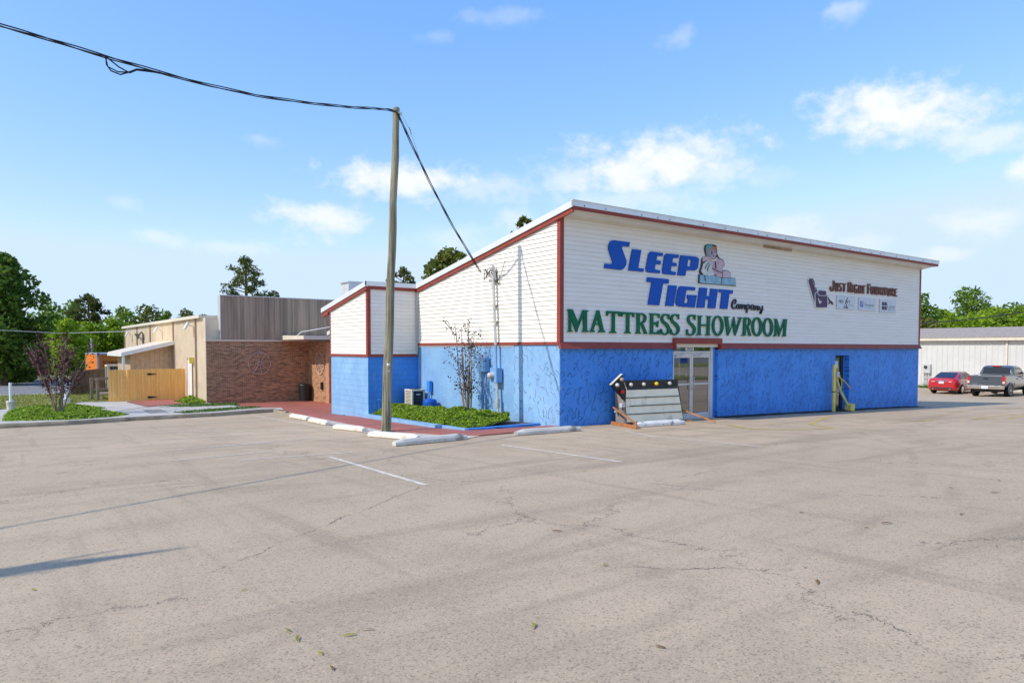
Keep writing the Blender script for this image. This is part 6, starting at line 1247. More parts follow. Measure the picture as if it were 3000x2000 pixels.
b_ = MB(lo_); b_.hexa([(LX-.03, LY0-.2, 1.68), (TX-.03, LY0-.2, 2.34), (TX-.03, LY0-.152, 2.34), (LX-.03, LY0-.152, 1.68), (LX-.03, LY0-.2, 1.88), (TX-.03, LY0-.2, 2.54), (TX-.03, LY0-.152, 2.54), (LX-.03, LY0-.152, 1.88)]); b_.box((LX-.04, LY0-.15, 1.68), (LX-.002, LY1, 1.86)); b_.build('fascia', M_white, LT)
b_ = MB(lo_); b_.box((LX+.02, LY0-.1, -1), (LX+.14, LY0+.02, 1.72)); b_.build('post', M_white, LT)

# trash can, white posts, gate, deck, old fence, ac, trailer, lamp post
o = (.62, 21.25, G(.62, 21.25)+.03); tc_ = thing('trash_can', 'black round trash can in the brick corner', 'trash can', o)
b_ = MB(); b_.lathe((0, 0, 0), [(.25, 0), (.29, .75), (.29, .8)], 20); b_.build('can', M_black, tc_)
b_ = MB(); b_.lathe((0, 0, 0), [(.31, .8), (.31, .86), (.26, .9), (.05, .93)], 20); b_.build('lid', M_black, tc_)
for (px, hp, lab, kn) in (((32, 1207), 1.15, 'white pipe post set in a concrete filled bucket, far left on the lawn', 0), ((194, 1198), 1.05, 'white pipe post in a bucket with a tap on top, behind the purple shrub', 1)):
    q = at(*px); o = (q[0], q[1], G(*q)+.13); pp = thing('pipe_post', lab, 'post', o, 0, 'white pipe posts in buckets')
    b_ = MB(); b_.lathe((0, 0, 0), [(.15, 0), (.165, .30), (.175, .31), (.175, .35), (.16, .36), (.05, .365)], 18); b_.build('bucket', plain('dirty_white_bucket', (.62, .58, .52), .6, var=.12, scale=5, dirt=((.2, .16, .12), .6)) if not kn else MATS['dirty_white_bucket'], pp)
    b_ = MB(); b_.lathe((0, 0, 0), [(.055, .3), (.055, hp)], 12); b_.build('pipe', M_white, pp)
    if kn:
        b_ = MB(); b_.tube([(0, 0, hp), (0, 0, hp+.12), (.12, -.05, hp+.1), (.16, -.06, hp-.02)], .03, 8); b_.box((-.12, -.03, hp-.05), (.1, .03, hp+.03)); b_.build('tap', M_galv, pp)
def board_fence(name, label, cat, p, q, n, h, m, gap=.006, dog=True, group=None, z0=0.0, rails=True, lvl=None):
    o_ = thing(name, label, cat, (p[0], p[1], G(*p)), 0, group); L = math.hypot(q[0]-p[0], q[1]-p[1]); d = Vector(((q[0]-p[0])/L, (q[1]-p[1])/L, 0)); nrm = Vector((d.y, -d.x, 0)); w = L/n; rr = random.Random(n)
    for k in range(n):
        a = Vector((p[0], p[1], 0))+d*(k*w+gap/2); c = a+d*(w-gap); zb_ = G(a.x, a.y)+z0+rr.uniform(-.01, .02); zt = (lvl if lvl is not None else zb_+h)+rr.uniform(-.012, .012)
        b_ = MB(o_.location); e = w*.22 if dog else 0
        poly = [(0, zb_), (w-gap, zb_), (w-gap, zt-e), (w-gap-e, zt), (e, zt), (0, zt-e)]; off = rr.uniform(0, .006)
        b_.prism([poly], lambda u, v, dd: tuple(a+d*u+nrm*(dd+off)+Vector((0, 0, v))), 0, .018); b_.build('board', m, o_)
    if rails:
        for zz in (.3, h-.3):
            b_ = MB(o_.location); a = Vector((p[0], p[1], G(*p)+zz))-nrm*.03; c = Vector((q[0], q[1], G(*q)+zz))-nrm*.03; b_.bar(a, c, .04, .09); b_.build('rail', m, o_)
    return o_
GY = 26.1
g1 = board_fence('wood_fence_panel', 'short new pine fence panel left of the gate', 'fence', (-7.78, GY-.02), (-6.98, GY-.02), 6, 1.8, M_newwood, .010, lvl=1.04)
b_ = MB(g1.location); b_.tube([(-6.9, GY-.03, -.8), (-6.9, GY-.03, 1.03)], .075, 12); b_.build('round_post', M_newwood, g1)
gt = board_fence('wood_gate', 'new pine board gate with black strap hinges', 'gate', (-6.82, GY), (-4.16, GY), 19, 1.78, M_newwood, .006, lvl=1.05)
for z in (.78, -.42):
    b_ = MB(gt.location); b_.hexa([(-5.98, GY-.05, z-.05), (-5.86, GY-.05, z-.06), (-5.86, GY-.02, z-.06), (-5.98, GY-.02, z-.05), (-5.98, GY-.05, z+.05), (-5.86, GY-.05, z+.06), (-5.86, GY-.02, z+.06), (-5.98, GY-.02, z+.05)]); b_.hexa([(-5.86, GY-.045, z-.05), (-5.55, GY-.045, z-.012), (-5.55, GY-.02, z-.012), (-5.86, GY-.02, z-.05), (-5.86, GY-.045, z+.05), (-5.55, GY-.045, z+.012), (-5.55, GY-.02, z+.012), (-5.86, GY-.02, z+.05)]); b_.build('strap_hinge', M_black, gt)
# old dark fence running back behind the lawn
of = board_fence('old_fence', 'old weathered dark board fence behind the lawn', 'fence', (-8.75, 34.2), (-4.75, 45.5), 52, 1.42, M_oldwood, .02, False)
for zz in (.62, 1.46):
    b_ = MB(of.location); b_.bar((-8.72, 34.1, G(-8.7, 34)+zz), (-4.7, 45.4, G(-4.7, 45)+zz), .05, .14); b_.build('cap_rail', M_oldwood, of)
# deck with railing
o = (-7.6, 28.4, G(-7.6, 28.4)); dk = thing('wood_deck', 'low weathered wooden deck with a handrail beside the pine fence', 'deck', o)
b_ = MB(o)
for k in range(7): b_.box((-7.95, 27.6+k*.30, o[2]+.42), (-6.4, 27.88+k*.30, o[2]+.46))
b_.build('deck_board', M_deckwood, dk)
for k in range(5): b_ = MB(o); x = -7.9+k*.34; b_.box((x, 27.55, o[2]-.2), (x+.08, 27.62, o[2]+.42)); b_.build('joist_post', M_deckwood, dk)
for (x, y) in ((-8.2, 29.2), (-8.05, 27.9)):
    b_ = MB(o); b_.box((x-.07, y-.07, o[2]-.3), (x+.07, y+.07, o[2]+1.28)); b_.build('rail_post', M_deckwood, dk)
b_ = MB(o); b_.bar((-8.2, 28.0, o[2]+1.24), (-6.3, 28.0, o[2]+1.30), .05, .14); b_.bar((-8.2, 28.0, o[2]+.70), (-6.3, 28.0, o[2]+.72), .05, .12); b_.build('handrail', M_deckwood, dk)
o = (-6.15, 36.5, G(-6.15, 36.5)); a2 = thing('air_conditioner', 'tall grey air conditioner with a wire guard behind the pine gate', 'air conditioner', o)
b_ = MB(); b_.box((-.5, -.5, 0), (.5, .5, .3)); b_.build('stand', M_deckwood, a2)
b_ = MB(); b_.box((-.42, -.42, .36), (.42, .42, 1.72)); b_.build('coil', M_darkmetal, a2)
b_ = MB()
for (x, y) in ((-.5, -.5), (.36, -.5), (-.5, .36), (.36, .36)): b_.box((x, y, .3), (x+.14, y+.14, 1.75))
b_.box((-.52, -.52, 1.75), (.52, .52, 1.86)); b_.build('cabinet', M_cream, a2)
b_ = MB()
for k in range(5): b_.box((-.34+k*.16, -.47, .36), (-.325+k*.16, -.45, 1.74))
for k in range(4): b_.box((-.36, -.475, .5+k*.35), (.36, -.455, .52+k*.35))
b_.build('wire_guard', M_lightgrey, a2)
o = (-4.5, 61.0, G(-4.5, 61)); tr_ = thing('cargo_trailer', 'orange cargo trailer with black lettering behind the old fence', 'trailer', o)
b_ = MB(); b_.box((0, 0, -.3), (2.6, 10.2, 2.30)); b_.build('box_body', M_orange, tr_)
b_ = MB(); b_.box((-.05, -.05, -.3), (.12, .12, 2.36)); b_.box((-.04, .12, 2.3), (2.64, 10.24, 2.44)); b_.box((.12, -.045, 2.3), (2.64, .119, 2.44)); b_.box((-.04, 10.1, -.3), (.1, 10.26, 2.3)); b_.build('corner_post', M_silver, tr_)
text_part('lettering', 'SCHNEIDER', M_black, tr_, .46, lambda x, y, z: (.42+x, -.02-z, 1.42+y), .02, width=2.1)
b_ = MB(); b_.box((.42, -.03, 1.22), (2.55, -.005, 1.29)); b_.build('stripe', M_black, tr_)
# pale cable at left, street lamp
w0 = on(425, 969, 'x', TX-.3); d1 = CAM+ray(0, 967)*45; d0 = d1+(d1-w0)*.6
path = [d0, d1, CAM+ray(180, 976)*50, w0]
b_ = MB(path[0]); b_.tube(path, .022, 5); cb = b_.build('overhead_cable', M_wirepale); cb.location = path[0]; tag(cb, 'pale cable stretched from the left to the tan building', 'cable')
P0 = CAM+ray(268, 1030)*78; o = (P0.x, P0.y, -1.1); lp = thing('lamp_post', 'slim pale lamp post standing far behind the orange trailer', 'lamp post', o)
b_ = MB(); b_.lathe((0, 0, 0), [(.10, 0), (.06, 4.2)], 10); b_.build('post', M_lightgrey, lp)
b_ = MB(); b_.lathe((0, 0, 4.2), [(.08, 0), (.02, .1)], 8); b_.build('post_cap', M_lightgrey, lp)
# ------------------------------------------------------------------ right: white metal building
WX = 50.6; WY0, WY1 = -6.0, 26.0
WB = thing('metal_building', 'long low white ribbed metal building with a grey shingle roof', 'building', (WX, 10, G(WX, 10)))
wo = WB.location
b_ = MB(wo); b_.box((WX+.03, WY0, -2), (WX+12, WY1, 2.78)); ribbed(b_, (WX, WY1, 0), (WX, WY0, 0), -2.0, lambda x, y: 2.80, .40, .03, (-1, 0, 0), .16); b_.build('ribbed_wall', M_whitewall, WB, recalc=False)
b_ = MB(wo); b_.box((WX-.42, WY0-.3, 2.80), (WX-.38, WY1+.3, 3.04)); b_.box((WX-.38, WY0-.3, 2.80), (WX+.02, WY1+.3, 2.84)); b_.build('fascia', M_cream, WB)
b_ = MB(wo); b_.hexa([(WX-.45, WY0-.35, 3.02), (WX+6, WY0-.35, 3.95), (WX+6, WY1+.35, 3.95), (WX-.45, WY1+.35, 3.02), (WX-.45, WY0-.35, 3.07), (WX+6, WY0-.35, 4.0), (WX+6, WY1+.35, 4.0), (WX-.45, WY1+.35, 3.07)]); b_.build('roof', M_shingle, WB)
b_ = MB(wo); b_.lathe((WX+2.2, 5.4, 3.3), [(.09, 0), (.09, .62), (.11, .63), (.11, .7)], 10); b_.build('roof_pipe', M_white, WB)
b_ = MB(wo); b_.box((WX-.12, 6.15, -1.0), (WX-.035, 6.27, 2.80)); b_.build('downspout', M_cream, WB)
o = (WX-.15, 11.95, .1); um = thing('meter_box', 'grey utility meter box on legs against the white ribbed wall', 'meter', o)
b_ = MB(o); b_.box((WX-.30, 11.62, .12), (WX-.06, 12.2, .84)); b_.build('case', M_lightgrey, um)
b_ = MB(o); b_.lathe((WX-.30, 11.95, .62), [(.13, 0), (.12, -.1), (.02, -.11)], 14, 'x'); b_.build('dial', M_darkmetal, um)
for y in (11.72, 11.92, 12.1): b_ = MB(o); b_.box((WX-.2, y, -1.2), (WX-.15, y+.05, .12)); b_.build('leg', M_lightgrey, um)
b_ = MB(o); b_.box((WX-.2, 11.6, -.3), (WX-.15, 12.25, -.25)); b_.build('brace', M_lightgrey, um)
rng = np.random.default_rng(77)
P = np.stack([WX-.3+rng.normal(size=420)*.22, 11.8+rng.normal(size=420)*.55, np.full(420, G(WX, 12))+abs(rng.normal(size=420))*.14], axis=1)
tag(np_quads('weeds', leaf_quads(P, .09, rng, 0, .3), M_fgr2), 'tuft of green weeds at the foot of the white wall', 'weeds', None, 'stuff')

# ------------------------------------------------------------------ vehicles
def ring(x, zb_, zt, hb, hm, ht, fm=.55):
    h = zt-zb_
    L = [(hb*.92, zb_), (hb, zb_+.06*h), (hm*.995, zb_+.3*h), (hm, zb_+fm*h), (hm*.975, zb_+.8*h), (ht+.04, zt-.035), (ht*.9, zt), (ht*.45, zt+.012)]
    return [(x, y, z) for (y, z) in L]+[(x, -y, z) for (y, z) in L[::-1]]
def wheel_at(root, x, y, r, w, side, spokes=5):
    b_ = MB(); b_.lathe((x, y, r), [(r*.62, -w/2), (r*.93, -w/2), (r, -w*.32), (r, w*.32), (r*.93, w/2), (r*.62, w/2)], 24, 'y'); ty = b_.build('wheel', M_tyre, root)
    b_ = MB(); b_.lathe((x, y+side*w*.40, r), [(r*.64, 0), (r*.60, side*.02)], 20, 'y')
    b_.build('rim_dish', M_darkmetal, ty)
    b_ = MB()
    for k in range(spokes):
        a = 2*PI*k/spokes+.3; p = Vector((x, y+side*w*.47, r)); e = p+Vector((math.cos(a), 0, math.sin(a)))*r*.6
        b_.bar(tuple(p), tuple(e), .075, .02, up=(0, 1, 0))
    b_.lathe((x, y+side*w*.47, r), [(.07, 0), (.05, side*.02)], 10, 'y')
    ringp = [(x+r*.61*math.cos(2*PI*i/20), y+side*w*.47, r+r*.61*math.sin(2*PI*i/20)) for i in range(21)]; b_.tube(ringp, .016, 5, cap=False)
    b_.build('rim', M_chrome, ty)
def arch(root, x, y, r, side, m):
    b_ = MB(); n = 14
    for i in range(n):
        a, c = PI*i/n, PI*(i+1)/n
        f_ = lambda t_, q, yy: (x+q*math.cos(t_), yy, r*.9+q*math.sin(t_))
        b_.add([f_(a, .3*r, y), f_(c, .3*r, y), f_(c, r*1.14, y), f_(a, r*1.14, y)], [(0, 1, 2, 3)])
    b_.add([(x-1.14*r, y, r*.9), (x+1.14*r, y, r*.9), (x+1.14*r, y, r*.55), (x-1.14*r, y, r*.55)], [(0, 1, 2, 3)])
    b_.build('wheel_arch', m, root, recalc=False)
def panel4(b_, pts): b_.add(pts, [tuple(range(len(pts)))])
# red sedan, nose to +X
q = (44.6, 7.45); CAR = thing('sedan', 'shiny red four door sedan parked facing the white building', 'car', (q[0], q[1], G(*q)), R(2))
CAR.scale = (1.06, 1.06, 1.06)
b_ = MB(); b_.loft([ring(-2.43, .42, .80, .62, .70, .55), ring(-2.40, .30, .98, .78, .83, .66), ring(-2.25, .25, 1.07, .84, .895, .72), ring(-1.6, .22, 1.07, .86, .91, .76), ring(-.6, .21, 1.02, .86, .91, .80), ring(.5, .21, .99, .86, .91, .80), ring(1.25, .21, .95, .86, .91, .76), ring(1.95, .24, .84, .84, .89, .70), ring(2.3, .28, .72, .74, .80, .56), ring(2.42, .36, .60, .55, .60, .40)])
b_.build('body', M_redpaint, CAR)
def gring(x, z0, z1, w0, w1): return [(x, w0, z0), (x, w0*.5+w1*.5+.02, z0*.5+z1*.5), (x, w1, z1-.04), (x, w1*.85, z1), (x, -w1*.85, z1), (x, -w1, z1-.04), (x, -w0*.5-w1*.5-.02, z0*.5+z1*.5), (x, -w0, z0)]
b_ = MB(); b_.loft([gring(-2.02, 1.02, 1.075, .72, .66), gring(-1.45, 1.0, 1.30, .76, .60), gring(-1.0, 1.0, 1.43, .79, .58), gring(-.4, .98, 1.475, .80, .59), gring(.15, .97, 1.455, .80, .58), gring(.75, .95, 1.22, .79, .62), gring(1.3, .90, .96, .74, .64)]); cabn = b_.build('cabin', M_redpaint, CAR)
b_ = MB(); panel4(b_, [(-2.0, .60, 1.12), (-2.0, -.60, 1.12), (-1.12, -.52, 1.455), (-1.12, .52, 1.455)]); b_.build('rear_window', M_carglass, CAR, recalc=False)
b_ = MB(); panel4(b_, [(1.24, .60, 1.02), (1.24, -.60, 1.02), (.30, -.52, 1.47), (.30, .52, 1.47)]); b_.build('windscreen', M_carglass, CAR)
for s in (1, -1):
    for pts in ([(-1.50, 1.05), (-.98, 1.05), (-.55, 1.05), (-.55, 1.40), (-1.02, 1.37), (-1.25, 1.25)], [(-.48, 1.05), (.72, 1.02), (.25, 1.38), (-.05, 1.41), (-.48, 1.41)]):
        b_ = MB(); panel4(b_, [(x, s*(.79-(z-1.0)*.42+.035), z) for x, z in pts][::s]); b_.build('side_window', M_carglass, CAR, recalc=False)
    b_ = MB(); b_.tube([(.7, s*.94, 1.05), (-.5, s*.80+s*.02, 1.44), (-1.2, s*.78, 1.32), (-1.62, s*.82, 1.05)][0:1]+[(-.1, s*.655, 1.432), (-.9, s*.65, 1.415), (-1.3, s*.70, 1.27), (-1.58, s*.80, 1.06)], .012, 5); b_.build('window_trim', M_chrome, CAR)
    b_ = MB(); b_.box((.55, s*.92-.09, 1.0), (.75, s*.92+.09, 1.13)); b_.build('mirror', M_redpaint, CAR)
    b_ = MB(); b_.box((-.75, s*.905-.012, .86), (-.55, s*.905+.018, .89)); b_.box((.25, s*.905-.012, .85), (.45, s*.905+.018, .88)); b_.build('door_handle', M_chrome, CAR)
    b_ = MB(); b_.hexa([(-2.44, s*.36, .80), (-2.44, s*.70, .82), (-2.20, s*.86, .84), (-2.2, s*.36, .84), (-2.41, s*.36, .93), (-2.41, s*.72, .99), (-2.08, s*.905, 1.0), (-2.2, s*.36, .95)]); b_.build('tail_light', M_tail, CAR)
    b_ = MB(); b_.box((-2.455, s*.52-.09, .83), (-2.43, s*.52+.09, .87)); b_.build('reverse_light', M_plate, CAR)
    b_ = MB(); b_.tube([(-2.46, s*.52, .36), (-2.2, s*.52, .36)], .05, 10); b_.build('exhaust', M_chrome, CAR)
    arch(CAR, -1.42, s*.918, .34, s, M_black); arch(CAR, 1.38, s*.918, .34, s, M_black)
    wheel_at(CAR, -1.42, s*.83, .335, .22, s, 10); wheel_at(CAR, 1.38, s*.83, .335, .22, s, 10)
b_ = MB(); b_.box((-2.455, -.42, .905), (-2.405, .42, .935)); b_.lathe((-2.43, 0, .97), [(.055, 0), (.05, -.02)], 10, 'x'); b_.build('trunk_trim', M_chrome, CAR)
b_ = MB(); b_.box((-2.465, -.16, .72), (-2.44, .16, .88)); b_.build('licence_plate', M_plate, CAR)
b_ = MB(); b_.box((-2.45, -.66, .38), (-2.30, .66, .47)); b_.build('rear_bumper', M_darkmetal, CAR)
b_ = MB(); b_.box((-2.3, -.75, .22), (2.2, .75, .38)); b_.build('underbody', M_black, CAR)
# grey pickup
q = (42.9, 3.95); TRK = thing('pickup_truck', 'slate grey crew cab pickup truck at the right edge, next to the red sedan', 'truck', (q[0], q[1], G(*q)), R(3)); TRK.scale = (1.07,)*3
b_ = MB()
for s in (1, -1): b_.loft([ [(x, s*y, z) for (y, z) in ((.90, .62), (.97, .66), (1.0, .95), (.99, 1.12), (.985, 1.30), (.95, 1.34), (.84, 1.34), (.84, .72))] for x in (-2.84, -2.0, -1.02)])
b_.box((-2.82, -.84, .70), (-1.02, .84, .78)); b_.build('bed', M_greypaint, TRK)
b_ = MB(); b_.box((-2.90, -.86, .72), (-2.80, .86, 1.345)); tg = b_.build('tailgate', M_greypaint, TRK, bevel=.02)
b_ = MB(); b_.box((-2.925, -.13, 1.12), (-2.898, .13, 1.19)); b_.build('handle', M_black, tg)
b_ = MB(); b_.box((-2.908, .42, .80), (-2.898, .78, .85)); b_.build('badge', M_chrome, tg)
b_ = MB(); b_.loft([ring(-1.0, .50, 1.30, .92, 1.0, .94, .5), ring(.2, .48, 1.30, .92, 1.0, .94, .5), ring(1.25, .48, 1.28, .92, 1.0, .92, .5), ring(1.35, .48, 1.25, .92, 1.0, .90, .5), ring(2.5, .52, 1.18, .90, .98, .82, .5), ring(2.85, .55, 1.05, .84, .92, .70, .5)]); b_.build('body', M_greypaint, TRK)
b_ = MB(); b_.loft([gring(-1.0, 1.28, 1.34, .95, .93), gring(-.98, 1.28, 1.50, .95, .87), gring(-.86, 1.28, 1.86, .95, .76), gring(-.5, 1.28, 1.92, .95, .75), gring(.5, 1.28, 1.92, .95, .75), gring(1.0, 1.28, 1.60, .94, .80), gring(1.5, 1.25, 1.30, .92, .84)]); b_.build('cab', M_greypaint, TRK)
b_ = MB(); panel4(b_, [(-1.01, .76, 1.40), (-1.01, -.76, 1.40), (-.905, -.70, 1.80), (-.905, .70, 1.80)]); b_.build('rear_window', M_carglass, TRK)
b_ = MB(); b_.box((-.92, -.22, 1.855), (-.82, .22, 1.915)); b_.build('brake_light', M_tail, TRK)
for s in (1, -1):
    for pts in ([(-.75, 1.38), (-.02, 1.38), (-.02, 1.80), (-.68, 1.80)], [(.08, 1.38), (1.18, 1.36), (.62, 1.80), (.08, 1.81)]):
        b_ = MB(); panel4(b_, [(x, s*(.965-(z-1.28)*.31), z) for x, z in pts]); b_.build('side_window', M_carglass, TRK, recalc=False)
    b_ = MB(); b_.hexa([(-2.90, s*.86, .84), (-2.90, s*.99, .84), (-2.70, s*1.01, .84), (-2.70, s*.86, .84), (-2.89, s*.86, 1.30), (-2.89, s*.98, 1.30), (-2.72, s*.995, 1.30), (-2.72, s*.86, 1.30)]); tl = b_.build('tail_light', M_tail, TRK)
    b_ = MB(); b_.box((-2.908, min(s*.875, s*.985), .86), (-2.895, max(s*.875, s*.985), 1.0)); b_.build('reverse_lens', M_amber, tl)
    b_ = MB(); b_.box((.95, s*1.10-.13, 1.28), (1.07, s*1.10+.13, 1.55)); b_.build('mirror', M_black, TRK)
    b_ = MB(); b_.box((-.62, s*1.0-.015, 1.08), (-.40, s*1.0+.02, 1.13)); b_.box((.42, s*1.0-.015, 1.08), (.64, s*1.0+.02, 1.13)); b_.build('door_handle', M_black, TRK)
    for xw in (-1.78, 1.85):
        arch(TRK, xw, s*1.008, .42, s, M_black)
        b_ = MB(); n = 16; b_.tube([(xw+.50*math.cos(PI*i/n), s*1.0, .40+.50*math.sin(PI*i/n)) for i in range(n+1)], .045, 6); b_.build('fender_flare', M_greypaint, TRK)
        wheel_at(TRK, xw, s*.87, .40, .27, s, 5)
b_ = MB(); b_.hexa([(-3.06, -.95, .52), (-2.88, -.98, .52), (-2.88, .98, .52), (-3.06, .95, .52), (-3.08, -.96, .73), (-2.88, -.99, .74), (-2.88, .99, .74), (-3.08, .96, .73)]); bp_ = b_.build('rear_bumper', M_chrome, TRK, bevel=.02)
b_ = MB(); b_.box((-3.10, -.18, .54), (-3.07, .18, .71)); b_.build('licence_plate', M_plate, bp_)
b_ = MB(); b_.box((-2.8, -.7, .34), (2.6, .7, .52)); b_.tube([(-2.95, 0, .42), (-2.6, 0, .42)], .05, 8); b_.build('underbody', M_black, TRK)
b_ = MB(); b_.lathe((-1.78, 0, .40), [(.07, -.8), (.08, -.1), (.16, 0), (.08, .1), (.07, .8)], 12, 'y'); b_.build('rear_axle', M_rust, TRK)
# cable across the trees at right
p1, p2 = CAM+ray(2660, 948)*46, CAM+ray(3080, 903)*30
b_ = MB(p1); b_.tube([p1.lerp(p2, i/8)+Vector((0, 0, -.12*math.sin(PI*i/8))) for i in range(9)], .026, 6); cb = b_.build('overhead_cable', M_wire); cb.location = p1; tag(cb, 'black cable crossing in front of the trees at the right', 'cable')

# ------------------------------------------------------------------ trees
def crown_pts(rng, clumps, n, shell=.75):
    P = []
    for (c, r) in clumps:
        k = max(8, int(n*(r[0]*r[1]+r[2]*r[0])/sum(q[1][0]*q[1][1]+q[1][2]*q[1][0] for q in clumps)))
        d = rng.normal(size=(k, 3)); d /= np.linalg.norm(d, axis=1, keepdims=True)
        rad = rng.uniform(shell, 1.05, size=(k, 1))**1.0
        lob = 1+.22*np.sin(d[:, :1]*5+c[0])*np.cos(d[:, 1:2]*6+c[1])
        P.append(np.array(c)+d*rad*lob*np.array(r))
    return np.concatenate(P)
def limb_tubes(b_, rr, base, tips, r0):
    for t_ in tips:
        t_ = Vector(t_); m = base.lerp(t_, .5)+Vector((rr.uniform(-.2, .2), rr.uniform(-.2, .2), rr.uniform(.0, .3)))
        b_.tube([tuple(base), tuple(m), tuple(t_)], [r0, r0*.6, r0*.2], 6)
def broadleaf(name, label, cat, loc, h, w, m, seed, n=4200, lsize=.2, low=.15, ncl=22, group=None, cs=1.0):
    rng = np.random.default_rng(seed); rr = random.Random(seed)
    o_ = thing(name, label, cat, loc, rr.random()*6, group); cl = []
    for k in range(ncl):
        t_ = low+(1-low)*(k+.5)/ncl; prof = math.sin(PI*min(1, (t_-low)/(1-low)*.86+.14))**.75
        a = rr.random()*2*PI; rad = w*.5*prof*rr.uniform(.25, .78); s_ = cs*w*rr.uniform(.12, .25)*(.65+.35*prof)
        cl.append(((rad*math.cos(a), rad*math.sin(a), h*t_*.93), (s_, s_, s_*rr.uniform(.6, .85))))
    b_ = MB(); b_.tube([(0, 0, -.3), (.05, .02, h*.25), (.0, .1, h*.55), (.05, 0, h*.8)], [.028*h, .022*h, .015*h, .006*h], 9)
    limb_tubes(b_, rr, Vector((.02, .05, h*.3)), [c[0] for c in cl[::2]], .011*h); b_.build('trunk', M_bark, o_)
    np_quads('crown', leaf_quads(crown_pts(rng, cl, n), lsize, rng, .1, .62), m, o_)
    return o_
def pine(name, label, loc, h, w, seed, n=2600, lsize=.28, start=.5, group=None, tufts=34):
    rng = np.random.default_rng(seed); rr = random.Random(seed); o_ = thing(name, label, 'tree', loc, rr.random()*6, group); cl = []; b_ = MB()
    b_.tube([(0, 0, -.3), (.1, 0, h*.4), (.0, .12, h*.75), (.06, .05, h*.98)], [.022*h, .018*h, .011*h, .004*h], 9)
    for k in range(tufts):
        t_ = start+(1-start)*(k+.5)/tufts; prof = (math.sin(PI*min(1, ((t_-start)/(1-start))*.80+.20)))**.8; a = k*2.4+rr.random(); L = w*.5*prof*rr.uniform(.35, 1.0)
        p = Vector((0, .05, h*(t_-.06))); e = Vector((L*math.cos(a), L*math.sin(a), h*t_*.985)); b_.tube([tuple(p), tuple(p.lerp(e, .55)+Vector((0, 0, -.1))), tuple(e)], [.005*h, .0035*h, .001*h], 5)
        s_ = w*rr.uniform(.075, .135); cl.append((tuple(e), (s_, s_, s_*.62)))
        if L > w*.2: cl.append((tuple(p.lerp(e, .68)+Vector((rr.uniform(-.3, .3), rr.uniform(-.3, .3), .15))), (s_*.8, s_*.8, s_*.5)))
    b_.build('trunk', M_bark, o_); np_quads('crown', leaf_quads(crown_pts(rng, cl, n, .35), lsize, rng, 0, .35), M_fpine, o_)
    return o_
def place(px, depth):
    """ground position straight below a column of the photo at a given distance"""
    P = CAM+ray(px, 1013)*depth; return (P.x, P.y, -1.1)
def top(py, depth): return CAM.z+(1017-py)*depth/FPX+1.1
TG = 'trees behind the old fence'
broadleaf('big_tree', 'huge dark spreading tree overhanging the street at the left edge', 'tree', place(8, 55), top(722, 55), 8.6, M_fdark, 31, 12500, .20, .10, 75, None, .62)
broadleaf('big_tree', 'dark lower tree filling the gap beneath the huge tree at the far left', 'tree', place(28, 60), top(945, 60), 6.0, M_fdark, 32, 6000, .22, .0, 40, None, .7)
WOOD = [(150, 100, 880, 8, M_fmid, 'mid green tree just right of the huge dark tree'), (215, 112, 872, 8, M_fmid, 'mid green tree behind the bare crape myrtle top'), (360, 108, 892, 9, M_fmid, 'rounded mid green tree above the orange trailer'),
        (425, 104, 882, 8.5, M_folive, 'olive tree rising behind the tan roof edge'), (485, 118, 905, 8, M_fmid, 'mid green tree over the middle of the tan roof'), (545, 122, 902, 7.5, M_folive, 'olive tree low behind the tan roof'), (600, 125, 912, 6, M_fmid, 'lowest green tree next to the grey parapet'),
        (135, 82, 925, 6.5, M_fbright, 'bright leafed tree beneath the mid green row at far left'), (195, 78, 930, 6.5, M_fbright, 'bright yellow green tree behind the crape myrtle'), (262, 84, 935, 7, M_fbright, 'bright tree directly above the orange trailer left end'), (330, 86, 925, 7, M_fbright, 'bright tree between trailer and tan building'), (385, 90, 940, 6, M_fbright, 'bright tree touching the tan roof corner'),
        (70, 84, 985, 7, M_fdark, 'dark undergrowth tree behind the left street'), (160, 80, 1000, 7, M_fdark, 'dark undergrowth tree beside the street end'), (225, 86, 995, 7, M_fdark, 'dark undergrowth tree left of the trailer'), (-60, 88, 960, 9, M_fdark, 'dark undergrowth tree at the left frame edge'), (310, 92, 990, 6, M_fdark, 'dark tree right behind the orange trailer')]
for k, (px, dp, ty, w, m, lab) in enumerate(WOOD): broadleaf('leafy_tree', lab, 'tree', place(px, dp), top(ty, dp), w, m, 40+k, 3000, .24 if dp > 95 else .21, .05, 34, TG, .75)
pine('pine_tree', 'dark open pine standing above the bright trees at left', place(262, 96), top(862, 96), 5.4, 61, 2600, .24, .62)
pine('pine_tree', 'tall open pine rising behind the grey parapet', place(722, 88), top(752, 88), 7.2, 62, 3600, .22, .45, None, 46)
pine('pine_tree', 'small pine tip showing right of the tall pine', place(805, 100), top(848, 100), 3.6, 63, 900, .22, .7, None, 16)
broadleaf('leafy_tree', 'round dark tree peeking over the sloping gable roof', 'tree', place(1316, 52), top(716, 52), 4.7, M_folive, 64, 6500, .17, .45, 30)
broadleaf('leafy_tree', 'small dark tree crown low behind the gable roof, left of the round one', 'tree', place(1248, 58), top(800, 58), 3.2, M_folive, 65, 2400, .17, .5, 16)
pine('pine_tree', 'small leafy tree top showing between the utility pole and the roof', place(1185, 56), top(782, 56), 3.0, 66, 1400, .18, .72, None, 18)
pine('pine_tree', 'single dark pine tip just above the high end of the roof', place(1532, 64), top(633, 64), 2.6, 67, 700, .30, .86, None, 9)
TR = 'trees behind the white building'
